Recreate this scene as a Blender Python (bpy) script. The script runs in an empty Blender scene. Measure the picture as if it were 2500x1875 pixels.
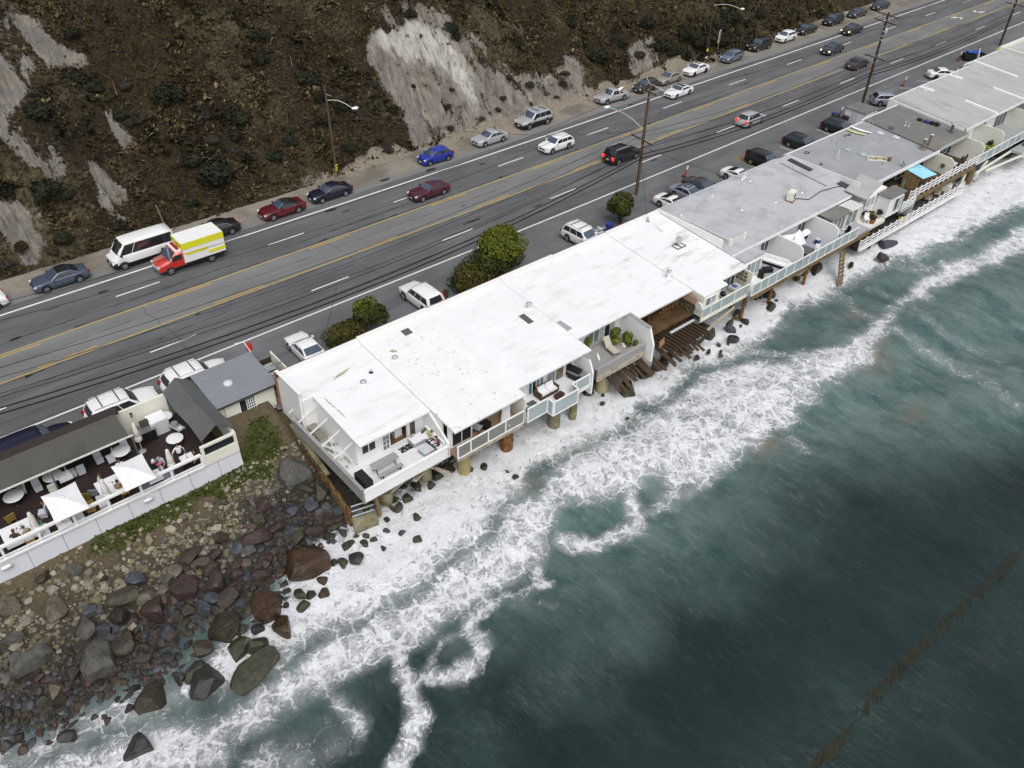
import bpy, bmesh, math, random
import numpy as np
from mathutils import Vector, Matrix, noise as mnoise

random.seed(7)
RNG = np.random.default_rng(11)
SC = bpy.context.scene
COL = SC.collection
R_ = math.radians

# ------------------------------------------------------------------ camera
cam_d = bpy.data.cameras.new('camera')
cam = bpy.data.objects.new('camera', cam_d)
COL.objects.link(cam)
cam_d.sensor_fit = 'HORIZONTAL'
cam_d.sensor_width = 36.0
cam_d.lens = 29.117
cam_d.clip_start = 0.5
cam_d.clip_end = 12000
RX = Vector((0.75783349, -0.65197441, 0.02485492))
RY = Vector((0.39517202, 0.48898081, 0.77764828))
RZ = -Vector((0.51916036, 0.57950594, -0.62820808))
cm = Matrix.Identity(4)
for i in range(3):
    cm[i][0], cm[i][1], cm[i][2] = RX[i], RY[i], RZ[i]
cm[0][3], cm[1][3], cm[2][3] = 0.0, 0.0, 46.5
cam.matrix_world = cm
SC.camera = cam

# ------------------------------------------------------------------ sky, sun, exposure
world = bpy.data.worlds.new("World")
SC.world = world
world.use_nodes = True
wn = world.node_tree
wn.nodes.clear()
sky = wn.nodes.new('ShaderNodeTexSky')
sky.sky_type = 'NISHITA'
sky.sun_disc = False
SUN_EL, SUN_ROT = R_(58), R_(205)
sky.sun_elevation = SUN_EL
sky.sun_rotation = SUN_ROT
sky.air_density = 1.0
sky.dust_density = 4.0
sky.ozone_density = 1.0
hs = wn.nodes.new('ShaderNodeHueSaturation')
hs.inputs['Saturation'].default_value = 0.30
bg = wn.nodes.new('ShaderNodeBackground')
bg.inputs['Strength'].default_value = 0.13
wo = wn.nodes.new('ShaderNodeOutputWorld')
wn.links.new(sky.outputs[0], hs.inputs['Color'])
wn.links.new(hs.outputs[0], bg.inputs[0])
wn.links.new(bg.outputs[0], wo.inputs[0])
sun_d = bpy.data.lights.new('sun', 'SUN')
sun_d.energy = 1.1
sun_d.angle = R_(40)
sun_d.color = (1.0, 0.97, 0.93)
sun = bpy.data.objects.new('sun', sun_d)
COL.objects.link(sun)
az = SUN_ROT
sd = Vector((math.sin(az) * math.cos(SUN_EL), math.cos(az) * math.cos(SUN_EL), math.sin(SUN_EL)))
sun.rotation_euler = sd.to_track_quat('Z', 'Y').to_euler()
sun.location = (0, 0, 120)
SC.view_settings.view_transform = 'Standard'
SC.view_settings.look = 'None'
SC.view_settings.gamma = 1
SC.view_settings.use_curve_mapping = False
SC.view_settings.exposure = 0.2

# ------------------------------------------------------------------ helpers
class MB:
    """collects faces; builds one mesh object"""
    def __init__(s, o=(0, 0, 0)):
        s.o = Vector(o); s.v = []; s.f = []; s.m = []; s.mi = 0; s.sm = []; s.smooth = False
    def add(s, vs, fs, smooth=None):
        n = len(s.v)
        s.v.extend([tuple(p) for p in vs])
        k = s.smooth if smooth is None else smooth
        for q in fs:
            s.f.append(tuple(i + n for i in q)); s.m.append(s.mi); s.sm.append(k)
        return s
    def box(s, x0, y0, z0, x1, y1, z1):
        vs = [(x0, y0, z0), (x1, y0, z0), (x1, y1, z0), (x0, y1, z0), (x0, y0, z1), (x1, y0, z1), (x1, y1, z1), (x0, y1, z1)]
        return s.add(vs, [(0, 3, 2, 1), (4, 5, 6, 7), (0, 1, 5, 4), (1, 2, 6, 5), (2, 3, 7, 6), (3, 0, 4, 7)], False)
    def obb(s, c, size, rz=0.0, rx=0.0, ry=0.0):
        M_ = Matrix.Rotation(rz, 3, 'Z') @ Matrix.Rotation(rx, 3, 'X') @ Matrix.Rotation(ry, 3, 'Y')
        c = Vector(c); a, b, d = size[0] / 2, size[1] / 2, size[2] / 2
        vs = [c + M_ @ Vector(p) for p in ((-a, -b, -d), (a, -b, -d), (a, b, -d), (-a, b, -d), (-a, -b, d), (a, -b, d), (a, b, d), (-a, b, d))]
        return s.add(vs, [(0, 3, 2, 1), (4, 5, 6, 7), (0, 1, 5, 4), (1, 2, 6, 5), (2, 3, 7, 6), (3, 0, 4, 7)], False)
    def beam(s, p, q, w, h):
        p, q = Vector(p), Vector(q); d = (q - p)
        L = d.length; d.normalize()
        up = Vector((0, 0, 1)) if abs(d.z) < .95 else Vector((0, 1, 0))
        sx = d.cross(up).normalized(); uz = sx.cross(d).normalized()
        a, b = sx * w / 2, uz * h / 2
        vs = [p - a - b, p + a - b, p + a + b, p - a + b, q - a - b, q + a - b, q + a + b, q - a + b]
        return s.add(vs, [(0, 1, 2, 3), (4, 7, 6, 5), (0, 4, 5, 1), (1, 5, 6, 2), (2, 6, 7, 3), (3, 7, 4, 0)], False)
    def tube(s, p, q, r0, r1=None, n=8, caps=True):
        r1 = r0 if r1 is None else r1
        p, q = Vector(p), Vector(q); d = (q - p).normalized()
        up = Vector((0, 0, 1)) if abs(d.z) < .95 else Vector((0, 1, 0))
        a = d.cross(up).normalized(); b = a.cross(d)
        vs = []
        for c, r in ((p, r0), (q, r1)):
            for i in range(n):
                t = 2 * math.pi * i / n
                vs.append(c + a * math.cos(t) * r + b * math.sin(t) * r)
        s.add(vs, [(i, (i + 1) % n, n + (i + 1) % n, n + i) for i in range(n)], True)
        if caps:
            s.add(vs, [tuple(range(n - 1, -1, -1)), tuple(range(n, 2 * n))], False)
        return s
    def path(s, pts, r, n=5):
        for a, b in zip(pts[:-1], pts[1:]):
            s.tube(a, b, r, r, n, False)
        return s
    def prism(s, poly, z0, z1):
        n = len(poly)
        vs = [(x, y, z0) for x, y in poly] + [(x, y, z1) for x, y in poly]
        fs = [tuple(range(n - 1, -1, -1)), tuple(range(n, 2 * n))] + [(i, (i + 1) % n, n + (i + 1) % n, n + i) for i in range(n)]
        return s.add(vs, fs, False)
    def lathe(s, prof, cx=0, cy=0, n=16, sx=1, sy=1, smooth=True):
        vs = []
        for r, z in prof:
            for i in range(n):
                t = 2 * math.pi * i / n
                vs.append((cx + r * math.cos(t) * sx, cy + r * math.sin(t) * sy, z))
        fs = []
        for j in range(len(prof) - 1):
            for i in range(n):
                fs.append((j * n + i, j * n + (i + 1) % n, (j + 1) * n + (i + 1) % n, (j + 1) * n + i))
        s.add(vs, fs, smooth)
        k = (len(prof) - 1) * n
        s.add(vs, [tuple(range(n - 1, -1, -1)), tuple(range(k, k + n))], False)
        return s
    def quad(s, a, b, c, d):
        return s.add([a, b, c, d], [(0, 1, 2, 3)], False)
    def slab(s, a, b, c, d, t):
        """quad a b c d with thickness t along -normal"""
        a, b, c, d = map(Vector, (a, b, c, d))
        n = (b - a).cross(d - a).normalized() * t
        vs = [a - n, b - n, c - n, d - n, a, b, c, d]
        return s.add(vs, [(0, 3, 2, 1), (4, 5, 6, 7), (0, 1, 5, 4), (1, 2, 6, 5), (2, 3, 7, 6), (3, 0, 4, 7)], False)
    def grid(s, rows, smooth=True, close=False):
        n = len(rows[0]); vs = [p for r in rows for p in r]
        fs = []
        for j in range(len(rows) - 1):
            for i in range(n - 1 if not close else n):
                fs.append((j * n + i, j * n + (i + 1) % n, (j + 1) * n + (i + 1) % n, (j + 1) * n + i))
        return s.add(vs, fs, smooth)
    def blob(s, c, r, squash=(1, 1, 1), n=8, m=6, jit=0.0):
        rows = []
        for j in range(m + 1):
            ph = math.pi * j / m
            row = []
            for i in range(n):
                t = 2 * math.pi * i / n
                k = r * (1 + random.uniform(-jit, jit))
                row.append((c[0] + k * math.sin(ph) * math.cos(t) * squash[0], c[1] + k * math.sin(ph) * math.sin(t) * squash[1], c[2] - k * math.cos(ph) * squash[2]))
            rows.append(row)
        return s.grid(rows, True, True)
    def build(s, name, mats, parent=None, **kw):
        me = bpy.data.meshes.new(name)
        o = s.o
        me.from_pydata([(x - o.x, y - o.y, z - o.z) for x, y, z in s.v], [], s.f)
        if not isinstance(mats, (list, tuple)):
            mats = [mats]
        for m in mats:
            me.materials.append(m)
        if len(mats) > 1:
            me.polygons.foreach_set('material_index', s.m)
        me.polygons.foreach_set('use_smooth', s.sm)
        me.update()
        ob = bpy.data.objects.new(name, me)
        COL.objects.link(ob)
        if parent is not None:
            ob.parent = parent
        else:
            ob.location = o
        for k, v in kw.items():
            ob[k] = v
        return ob

def thing(name, label, cat, loc=(0, 0, 0), rz=0.0, group=None):
    e = bpy.data.objects.new(name, None)
    e.empty_display_size = 0.3
    COL.objects.link(e)
    e.location = loc
    e.rotation_euler = (0, 0, rz)
    e['label'] = label; e['category'] = cat
    if group: e['group'] = group
    return e

def tag(o, label, cat, group=None):
    o['label'] = label; o['category'] = cat
    if group: o['group'] = group
    return o

def struct(mb, name, mats):
    return mb.build(name, mats, None, kind='structure')

def copy_thing(src, loc, rz, label, group=None, scale=None):
    c = src.copy(); COL.objects.link(c)
    c.location = loc; c.rotation_euler = (0, 0, rz)
    if scale: c.scale = (scale,) * 3
    c['label'] = label
    if group: c['group'] = group
    for ch in list(src.children):
        d = ch.copy(); COL.objects.link(d); d.parent = c
        for g in list(ch.children):
            e = g.copy(); COL.objects.link(e); e.parent = d
    return c

# ------------------------------------------------------------------ materials
def M(name, col, rough=.6, metal=0.0, var=.12, vs=1.5, bump=0.0, bs=12.0, col2=None, c2=(.55, .65), c2s=.5, c2st=(1, 1, 1), coat=0.0, spec=.4, alpha=1.0, det=6.0, st=(1, 1, 1)):
    m = bpy.data.materials.new(name); m.use_nodes = True
    nt = m.node_tree; N = nt.nodes; L = nt.links
    b = N['Principled BSDF']
    b.inputs['Roughness'].default_value = rough
    b.inputs['Metallic'].default_value = metal
    b.inputs['Specular IOR Level'].default_value = spec
    b.inputs['Coat Weight'].default_value = coat
    b.inputs['Coat Roughness'].default_value = .08
    b.inputs['Alpha'].default_value = alpha
    geo = N.new('ShaderNodeNewGeometry')
    def coords(sc):
        mp = N.new('ShaderNodeMapping'); mp.inputs['Scale'].default_value = sc
        L.new(geo.outputs['Position'], mp.inputs['Vector']); return mp.outputs[0]
    no = N.new('ShaderNodeTexNoise'); no.inputs['Scale'].default_value = vs; no.inputs['Detail'].default_value = det
    no.inputs['Roughness'].default_value = .65
    L.new(coords(st), no.inputs['Vector'])
    r = N.new('ShaderNodeMapRange'); r.inputs[1].default_value = .25; r.inputs[2].default_value = .75
    r.inputs[3].default_value = 1 - var; r.inputs[4].default_value = 1 + var
    L.new(no.outputs[0], r.inputs[0])
    mx = N.new('ShaderNodeMix'); mx.data_type = 'RGBA'; mx.blend_type = 'MULTIPLY'; mx.inputs[0].default_value = 1
    mx.inputs[6].default_value = (*col, 1)
    L.new(r.outputs[0], mx.inputs[7])
    out = mx.outputs[2]
    if col2 is not None:
        n2 = N.new('ShaderNodeTexNoise'); n2.inputs['Scale'].default_value = c2s; n2.inputs['Detail'].default_value = 8
        n2.inputs['Roughness'].default_value = .7
        L.new(coords(c2st), n2.inputs['Vector'])
        rr = N.new('ShaderNodeMapRange'); rr.inputs[1].default_value = c2[0]; rr.inputs[2].default_value = c2[1]
        L.new(n2.outputs[0], rr.inputs[0])
        m2 = N.new('ShaderNodeMix'); m2.data_type = 'RGBA'
        L.new(rr.outputs[0], m2.inputs[0]); L.new(out, m2.inputs[6]); m2.inputs[7].default_value = (*col2, 1)
        out = m2.outputs[2]
    L.new(out, b.inputs['Base Color'])
    if bump:
        nb = N.new('ShaderNodeTexNoise'); nb.inputs['Scale'].default_value = bs; nb.inputs['Detail'].default_value = 5
        L.new(coords(st), nb.inputs['Vector'])
        bp = N.new('ShaderNodeBump'); bp.inputs['Strength'].default_value = bump; bp.inputs['Distance'].default_value = .05
        L.new(nb.outputs[0], bp.inputs['Height']); L.new(bp.outputs[0], b.inputs['Normal'])
    return m

class Nt:
    """small shader-graph writer"""
    def __init__(s, name):
        s.m = bpy.data.materials.new(name); s.m.use_nodes = True
        s.t = s.m.node_tree; s.N = s.t.nodes; s.L = s.t.links; s.b = s.N['Principled BSDF']
        s.geo = s.N.new('ShaderNodeNewGeometry')
        s.pos = s.geo.outputs['Position']
    def inp(s, sock, v):
        if isinstance(v, (int, float)): sock.default_value = v
        elif isinstance(v, tuple): sock.default_value = (*v, 1) if (len(v) == 3 and sock.type == 'RGBA') else v
        else: s.L.new(v, sock)
    def map(s, v, scale=(1, 1, 1), rot=(0, 0, 0), loc=(0, 0, 0)):
        n = s.N.new('ShaderNodeMapping'); s.L.new(v, n.inputs[0])
        n.inputs['Scale'].default_value = scale; n.inputs['Rotation'].default_value = rot; n.inputs['Location'].default_value = loc
        return n.outputs[0]
    def noise(s, v, scale, det=5, rough=.6, dist=0, col=False):
        n = s.N.new('ShaderNodeTexNoise'); s.L.new(v, n.inputs['Vector'])
        n.inputs['Scale'].default_value = scale; n.inputs['Detail'].default_value = det; n.inputs['Roughness'].default_value = rough
        n.inputs['Distortion'].default_value = dist
        return n.outputs[1 if col else 0]
    def voro(s, v, scale, feat='DISTANCE_TO_EDGE'):
        n = s.N.new('ShaderNodeTexVoronoi'); n.feature = feat; s.L.new(v, n.inputs['Vector']); n.inputs['Scale'].default_value = scale
        return n.outputs[0]
    def math(s, op, a, b=0.0, c=0.0, clamp=False):
        n = s.N.new('ShaderNodeMath'); n.operation = op; n.use_clamp = clamp
        for i, v in enumerate((a, b, c)): s.inp(n.inputs[i], v)
        return n.outputs[0]
    def rng(s, v, a, b, c=0.0, d=1.0, smooth=False):
        n = s.N.new('ShaderNodeMapRange')
        if smooth: n.interpolation_type = 'SMOOTHSTEP'
        for i, x in enumerate((v, a, b, c, d)): s.inp(n.inputs[i], x)
        return n.outputs[0]
    def mix(s, f, a, b, mode='MIX'):
        n = s.N.new('ShaderNodeMix'); n.data_type = 'RGBA'; n.blend_type = mode
        s.inp(n.inputs[0], f); s.inp(n.inputs[6], a); s.inp(n.inputs[7], b)
        return n.outputs[2]
    def vadd(s, a, b, k=1.0):
        n = s.N.new('ShaderNodeVectorMath'); n.operation = 'MULTIPLY_ADD'
        s.L.new(b, n.inputs[0]); n.inputs[1].default_value = (k, k, k); s.L.new(a, n.inputs[2])
        return n.outputs[0]
    def attr(s, name, col=False):
        n = s.N.new('ShaderNodeAttribute'); n.attribute_name = name
        return n.outputs['Color' if col else 'Fac']
    def bump(s, h, st, dist):
        n = s.N.new('ShaderNodeBump'); n.inputs['Strength'].default_value = st; n.inputs['Distance'].default_value = dist
        s.L.new(h, n.inputs['Height']); return n.outputs[0]

def np_mesh(name, verts, faces, mats, attrs=None, smooth=True, **kw):
    """verts (n,3), faces (m,4) or (m,3) numpy arrays"""
    me = bpy.data.meshes.new(name)
    k = faces.shape[1]
    me.vertices.add(len(verts)); me.vertices.foreach_set('co', np.ascontiguousarray(verts, dtype=np.float32).ravel())
    me.loops.add(faces.size); me.loops.foreach_set('vertex_index', np.ascontiguousarray(faces, dtype=np.int32).ravel())
    me.polygons.add(len(faces))
    me.polygons.foreach_set('loop_start', np.arange(0, faces.size, k, dtype=np.int32))
    me.polygons.foreach_set('use_smooth', np.full(len(faces), smooth))
    for m in (mats if isinstance(mats, (list, tuple)) else [mats]): me.materials.append(m)
    for an, av in (attrs or {}).items():
        if av.ndim == 1:
            a = me.attributes.new(an, 'FLOAT', 'POINT'); a.data.foreach_set('value', av.astype(np.float32))
        else:
            a = me.attributes.new(an, 'FLOAT_COLOR', 'POINT'); a.data.foreach_set('color', np.concatenate([av, np.ones((len(av), 1))], 1).astype(np.float32).ravel())
    me.update(calc_edges=True); me.validate()
    ob = bpy.data.objects.new(name, me); COL.objects.link(ob)
    for a, b in kw.items(): ob[a] = b
    return ob

def grid_faces(nx, ny):
    i = np.arange(nx - 1)[None, :] + (np.arange(ny - 1) * nx)[:, None]
    i = i.ravel()
    return np.stack([i, i + 1, i + nx + 1, i + nx], 1)

def vnoise(x, y, seed=0, octv=4, gain=.5):
    """tileable-free value noise in numpy"""
    out = np.zeros_like(x, dtype=float); amp = 1.0; tot = 0.0
    for o in range(octv):
        xi = np.floor(x).astype(np.int64); yi = np.floor(y).astype(np.int64)
        fx = x - xi; fy = y - yi
        fx = fx * fx * (3 - 2 * fx); fy = fy * fy * (3 - 2 * fy)
        def h(a, b):
            n = (a * 374761393 + b * 668265263 + (seed + o) * 974634777) & 0x7fffffff
            n = ((n ^ (n >> 13)) * 1274126177) & 0x7fffffff
            return ((n ^ (n >> 16)) & 0xffff) / 65535.0
        v = (h(xi, yi) * (1 - fx) + h(xi + 1, yi) * fx) * (1 - fy) + (h(xi, yi + 1) * (1 - fx) + h(xi + 1, yi + 1) * fx) * fy
        out += v * amp; tot += amp
        amp *= gain; x = x * 2.03 + 17.3; y = y * 2.03 - 9.1
    return out / tot

def in_poly(x, y, poly):
    r = np.zeros(x.shape, bool); n = len(poly); j = n - 1
    for i in range(n):
        xi, yi = poly[i]; xj, yj = poly[j]
        c = ((yi > y) != (yj > y)) & (x < (xj - xi) * (y - yi) / ((yj - yi) or 1e-9) + xi)
        r ^= c; j = i
    return r

def sstep(a, b, x):
    t = np.clip((x - a) / (b - a), 0, 1); return t * t * (3 - 2 * t)

def bend(x):
    """gentle curve of the highway towards the right of the scene"""
    return 0.02 * np.logaddexp(0, (np.asarray(x, float) - 48) / 8) * 8
def bd(x): return float(bend(x))
# ================================================================== SETTING
ZR = 6.0      # road level
ZS = 2.2      # mean sea level

# ---- asphalt / dirt
def asphalt_mat(name, base, dark=.5, patch=0.25):
    g = Nt(name)
    n1 = g.noise(g.map(g.pos, (.35, .9, 1)), .35, 6, .62)
    n2 = g.noise(g.pos, 22, 3, .7)
    n3 = g.noise(g.map(g.pos, (.06, 1.4, 1)), 1.0, 4, .55)
    c = g.mix(g.rng(n1, .35, .7), tuple(x * (1 - patch) for x in base), tuple(x * (1 + patch) for x in base))
    c = g.mix(g.rng(n3, .45, .72, 0, .5), c, tuple(x * dark for x in base))
    c = g.mix(.55, c, g.mix(g.rng(n2, .3, .7), (.55, .55, .55), (1.35, 1.35, 1.35)), 'MULTIPLY')
    g.L.new(c, g.b.inputs['Base Color'])
    g.b.inputs['Roughness'].default_value = .82
    g.b.inputs['Specular IOR Level'].default_value = .3
    g.L.new(g.bump(n2, .35, .02), g.b.inputs['Normal'])
    return g.m
m_lane = asphalt_mat('asphalt_lane', (.128, .130, .136), .5, .22)
m_med = asphalt_mat('asphalt_median', (.190, .190, .191), .75, .16)
m_apron = asphalt_mat('asphalt_apron', (.150, .153, .160), .7, .28)

gs = Nt('shoulder_dirt')
sv = gs.attr('v')
nd = gs.noise(gs.pos, .9, 6, .65)
edge = gs.rng(gs.math('ADD', sv, gs.math('MULTIPLY', gs.math('SUBTRACT', nd, .5), 2.6)), 73.2, 74.9, 0, 1, True)
nf = gs.noise(gs.pos, 7, 6, .7)
dirt = gs.mix(gs.rng(nf, .3, .72), (.17, .145, .115), (.34, .305, .25))
dirt = gs.mix(gs.rng(gs.noise(gs.pos, .22, 3), .42, .6), dirt, gs.mix(nf, (.10, .085, .065), (.2, .175, .14)))
asp = gs.mix(gs.rng(nf, .3, .7), (.15, .147, .142), (.22, .215, .205))
gs.L.new(gs.mix(edge, asp, dirt), gs.b.inputs['Base Color'])
gs.b.inputs['Roughness'].default_value = .9
gs.L.new(gs.bump(nf, .6, .06), gs.b.inputs['Normal'])

XS = np.concatenate([np.array([-400, -150, -60.]), np.arange(-30, 230, 3.0), np.array([240, 270, 320, 400, 520.])])
def road_strip(name, ys, mats, z=ZR, matidx=None, bend_on=True, xs=None):
    XS_ = XS if xs is None else xs
    X, V = np.meshgrid(XS_, np.array(ys, float))
    Y = V + (bend(X) if bend_on else 0)
    vs = np.stack([X, Y, np.full_like(X, z)], -1).reshape(-1, 3)
    fs = grid_faces(len(XS_), len(ys))
    o = np_mesh(name, vs, fs, mats, {'v': V.ravel()}, False, kind='structure')
    if matidx is not None:
        o.data.polygons.foreach_set('material_index', np.repeat(matidx, len(XS) - 1).astype(np.int32))
    return o
road_strip('road', [55.2, 61.7, 65.8, 72.6], [m_lane, m_med], ZR, [0, 1, 0])
road_strip('dirt_shoulder', [72.6, 73.5, 74.5, 76, 78, 81, 86], gs.m)
road_strip('parking_apron', [50.36, 55.2], m_apron, xs=XS[XS < 21])
road_strip('parking_apron', [45.9, 48, 50.36, 55.2], m_apron, xs=XS[XS > 17])
# base land below everything on the shore side
struct(MB().box(-2500, 46.8, -6, 6000, 900, 5.2), 'land', M('land_soil', (.09, .075, .055), .95))

# ---- painted markings
m_white = M('road_paint_white', (.74, .74, .73), .6, var=.10, vs=3, col2=(.30, .30, .30), c2=(.60, .70), c2s=2.2)
m_yellow = M('road_paint_yellow', (.50, .34, .055), .6, var=.2, vs=3, col2=(.24, .2, .13), c2=(.54, .66), c2s=1.6)
def stripe(mb, v, w, x0, x1, z, step=3.0):
    n = max(1, int((x1 - x0) / step)); xs = [x0 + (x1 - x0) * i / n for i in range(n + 1)]
    mb.grid([[(x, v + bd(x) - w / 2, z), (x, v + bd(x) + w / 2, z)] for x in xs][::-1], False)
for nm, v, w in (('edge_line', 71.5, .21), ('edge_line', 55.4, .19)):
    q = MB(); stripe(q, v, w, -60, 230, ZR + .004); struct(q, nm, m_white)
for v, s in ((68.42, 14.4), (58.68, 13.5)):
    q = MB()
    for k in range(-4, 14):
        stripe(q, v, .15, s + 14.64 * k, s + 14.64 * k + 3.9, ZR + .004, 2)
    struct(q, 'lane_dashes', m_white)
for v, vi, s in ((65.62, 65.30, 2.5), (61.86, 62.18, 6.0)):
    q = MB(); stripe(q, v, .12, -60, 230, ZR + .004)
    for k in range(-4, 14):
        stripe(q, vi, .12, s + 14.64 * k, s + 14.64 * k + 4.6, ZR + .004, 2)
    struct(q, 'centre_line', m_yellow)
# turn arrows in the median
def arrow(cx, cy, flip):
    q = MB(); s = flip
    arc = []
    for i in range(9):
        t = -math.pi / 2 + math.pi * .62 * i / 8
        arc.append((math.cos(t), math.sin(t)))
    rows = []
    for (c, n_) in arc:
        rows.append([(cx + s * (1.1 * c - .3 - .0), cy + s * (.62 + .62 * n_ - .7), ZR + .006), (cx + s * (1.1 * c * .62 - .3), cy + s * (.62 + .62 * n_ * .55 - .7 + .0), ZR + .006)])
    q.grid(rows, False)
    hx, hy = cx + s * (-.35), cy + s * .55
    q.add([(hx + s * .75, hy - s * .55, ZR + .006), (hx + s * .55, hy + s * .35, ZR + .006), (hx - s * 1.0, hy + s * .4, ZR + .006)], [(0, 1, 2)])
    struct(q, 'turn_arrow', m_white)
arrow(164.6, 66.3, 1); arrow(171.9, 66.3, -1)
# parking bay lines
q = MB()
for x0, y0, x1, y1 in ((89.5, 52.0, 89.5, 47.5), (97.95, 52.2, 97.7, 48.0), (121.5, 53.7, 125.6, 50.1), (126.2, 53.8, 130.2, 50.3), (117.2, 53.0, 121, 49.6), (83.7, 51.6, 83.6, 47.5)):
    d = Vector((x1 - x0, y1 - y0, 0)).normalized(); n_ = Vector((-d.y, d.x, 0)) * .05
    a, b = Vector((x0, y0, ZR + .004)), Vector((x1, y1, ZR + .004))
    q.quad(a + n_, a - n_, b - n_, b + n_)
struct(q, 'parking_line', m_white)
# tar-filled cracks and patches
m_tar = M('tar', (.022, .022, .023), .5, var=.3)
q = MB()
def crack(v, x0, x1, w, wob, seed):
    r = random.Random(seed); x = x0; rows = []; off = 0
    while x < x1:
        off += r.uniform(-wob, wob); off *= .93
        ww = w * r.choice((.25, .5, .7, 1, 1, 1.5))
        y = v + bd(x) + off
        rows.append([(x, y - ww / 2, ZR + .0025), (x, y + ww / 2, ZR + .0025)]); x += r.uniform(.25, .7)
    q.grid(rows[::-1], False)
crack(67.15, -10, 26, .10, .05, 1); crack(67.0, 30, 52, .12, .05, 2); crack(67.6, 56, 110, .09, .06, 3)
crack(63.9, -15, 130, .05, .05, 4); crack(65.9, 10, 60, .10, .03, 5); crack(66.1, 66, 100, .14, .05, 6)
crack(61.6, -5, 120, .07, .03, 7); crack(60.2, -10, 130, .06, .03, 8); crack(57.0, -10, 90, .05, .04, 9)
crack(52.0, 18, 34, .08, .07, 10); crack(51.2, 60, 74, .07, .06, 11)
for k in range(46):
    r = random.Random(200 + k); x = r.uniform(-5, 150); v = r.choice((65.95, 61.5, 67.3, 60.0, 63.2, 58.2, 69.9)) + r.uniform(-.1, .1)
    L = r.uniform(.4, 1.7); w = r.uniform(.08, .2)
    crack(v, x, x + L, w * 1.6, .05, 300 + k)
for k in range(5):
    r = random.Random(70 + k); x = 12 + k * 24 + r.uniform(-5, 5); rows = []
    y = 55.5
    while y < 66:
        x += r.uniform(-.18, .18); rows.append([(x - .02, y, ZR + .003), (x + .02, y, ZR + .003)]); y += .5
    q.grid(rows, False)
struct(q, 'tar_crack', m_tar)
q = MB()
for x, y, r_ in ((51.6, 71.7 + .9, .55), (46, 73.6, .5), (37.6, 71.0, .5), (85, 72.8, .35)):
    n = 12; q.add([(x + r_ * math.cos(6.283 * i / n) * (1.4 + .3 * math.sin(i * 2.1)), y + r_ * .6 * math.sin(6.283 * i / n), ZR + .005) for i in range(n)], [tuple(range(n))])
struct(q, 'oil_stain', M('oil', (.035, .033, .03), .6))

# ================================================================== HILL
HP = dict(
 cliff=[(54.7,88.0),(57.6,88.8),(60.7,88.6),(63.5,87.4),(65.5,85.2),(66.1,83.5),(70.2,84.3),(72.8,82.5),(75.4,80.4),(79.2,77.9),(74.6,77.8),(69.4,77.5),(65.9,77.8),(58.1,78.2),(54.0,78.3),(53.8,79.7),(54.6,81.8),(52.8,83.6),(52.2,85.9)],
 right=[(82.0,82.5),(83.0,80.5),(82.1,77.6),(74.2,78.1),(71.9,80.6),(77.0,81.4)],
 notch=[(93.1,81.7),(98.3,81.7),(96.6,78.9),(93.5,78.5),(91.6,79.2)],
 streak=[(19.5,84.5),(20.7,82.6),(21.2,81.3),(19.9,80.2),(18.8,79.9),(17.6,80.3),(19.0,81.8),(19.0,83.2)],
 left=[(17.6,96.2),(20.6,95.2),(21.3,92.7),(23.9,91.9),(24.1,91.1),(20.2,91.5),(17.3,89.8),(17.1,88.9),(15.4,88.4),(15.8,85.1),(17.9,83.1),(15.4,83.8),(13.5,84.8),(12.0,86.4)],
 low=[(10.0,82.6),(12.3,82.2),(13.5,81.3),(12.2,80.0),(10.6,78.2),(9.9,78.1),(9.5,79.6),(8.5,80.1)],
 up=[(55.7,90.5),(62.6,90.3),(66.4,88.7),(69.4,86.7),(70.3,84.5),(66.4,83.8),(63.5,87.4),(60.2,88.7),(56.9,89.1)],
 midl=[(22.1,87.3),(24.1,84.1),(22.6,83.8),(21.4,84.9)])
HWHITE = [(55.4,88.2),(57.5,88.6),(59.4,88.1),(62.4,87.8),(63.9,87.1),(65.4,85.6),(65.7,83.8),(65.2,81.9),(64.5,79.9),(63.6,79.4),(63.3,80.8),(62.8,82.7),(61.8,84.9),(59.7,85.6),(58.1,85.6),(57.5,86.5),(55.7,86.9)]

def blur(a, s):
    if s <= 0: return a
    r = int(3 * s) + 1; k = np.exp(-.5 * (np.arange(-r, r + 1) / s) ** 2); k /= k.sum()
    for ax in (0, 1):
        p = [(0, 0), (0, 0)]; p[ax] = (r, r)
        b = np.pad(a, p, mode='edge'); a = np.apply_along_axis(lambda m: np.convolve(m, k, 'valid'), ax, b)
    return a
hx = np.concatenate([np.array([-700, -300, -120, -60, -30.]), np.arange(-8, 172, .30), np.array([174, 178, 184, 192, 202, 216, 235, 260, 300, 380, 520, 800.])])
hv = np.concatenate([np.array([-1.6, -1.0, -.5]), np.arange(0, 24, .28), np.array([24.5, 25.5, 27, 30, 34, 40, 50, 65, 90, 130.])])
HX, HV = np.meshgrid(hx, hv)
def toe(x): return 77.0 + 3.6 * sstep(108, 145, np.asarray(x, float)) + .018 * np.maximum(0, np.asarray(x, float) - 145)
HY = toe(HX) + HV
wx = HX + 1.6 * (vnoise(HX * .35, HY * .35, 5) - .5); wy = HY + 1.6 * (vnoise(HX * .35 + 40, HY * .35, 6) - .5)
rock = np.zeros_like(HX); white = np.zeros_like(HX)
for nm, pl in HP.items():
    rock = np.maximum(rock, in_poly(wx, wy, pl) * (1.0 if nm in ('cliff', 'streak', 'notch', 'low') else .75 if nm in ('right', 'midl', 'left') else .6))
white = in_poly(wx, wy, HWHITE).astype(float)
rock = blur(rock, 1.3); white = blur(white, 1.0)
patch = sstep(.70, .80, vnoise(HX * .22 + 9, HY * .3, 21, 5)) * .55 * (HV > 1.5)
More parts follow.
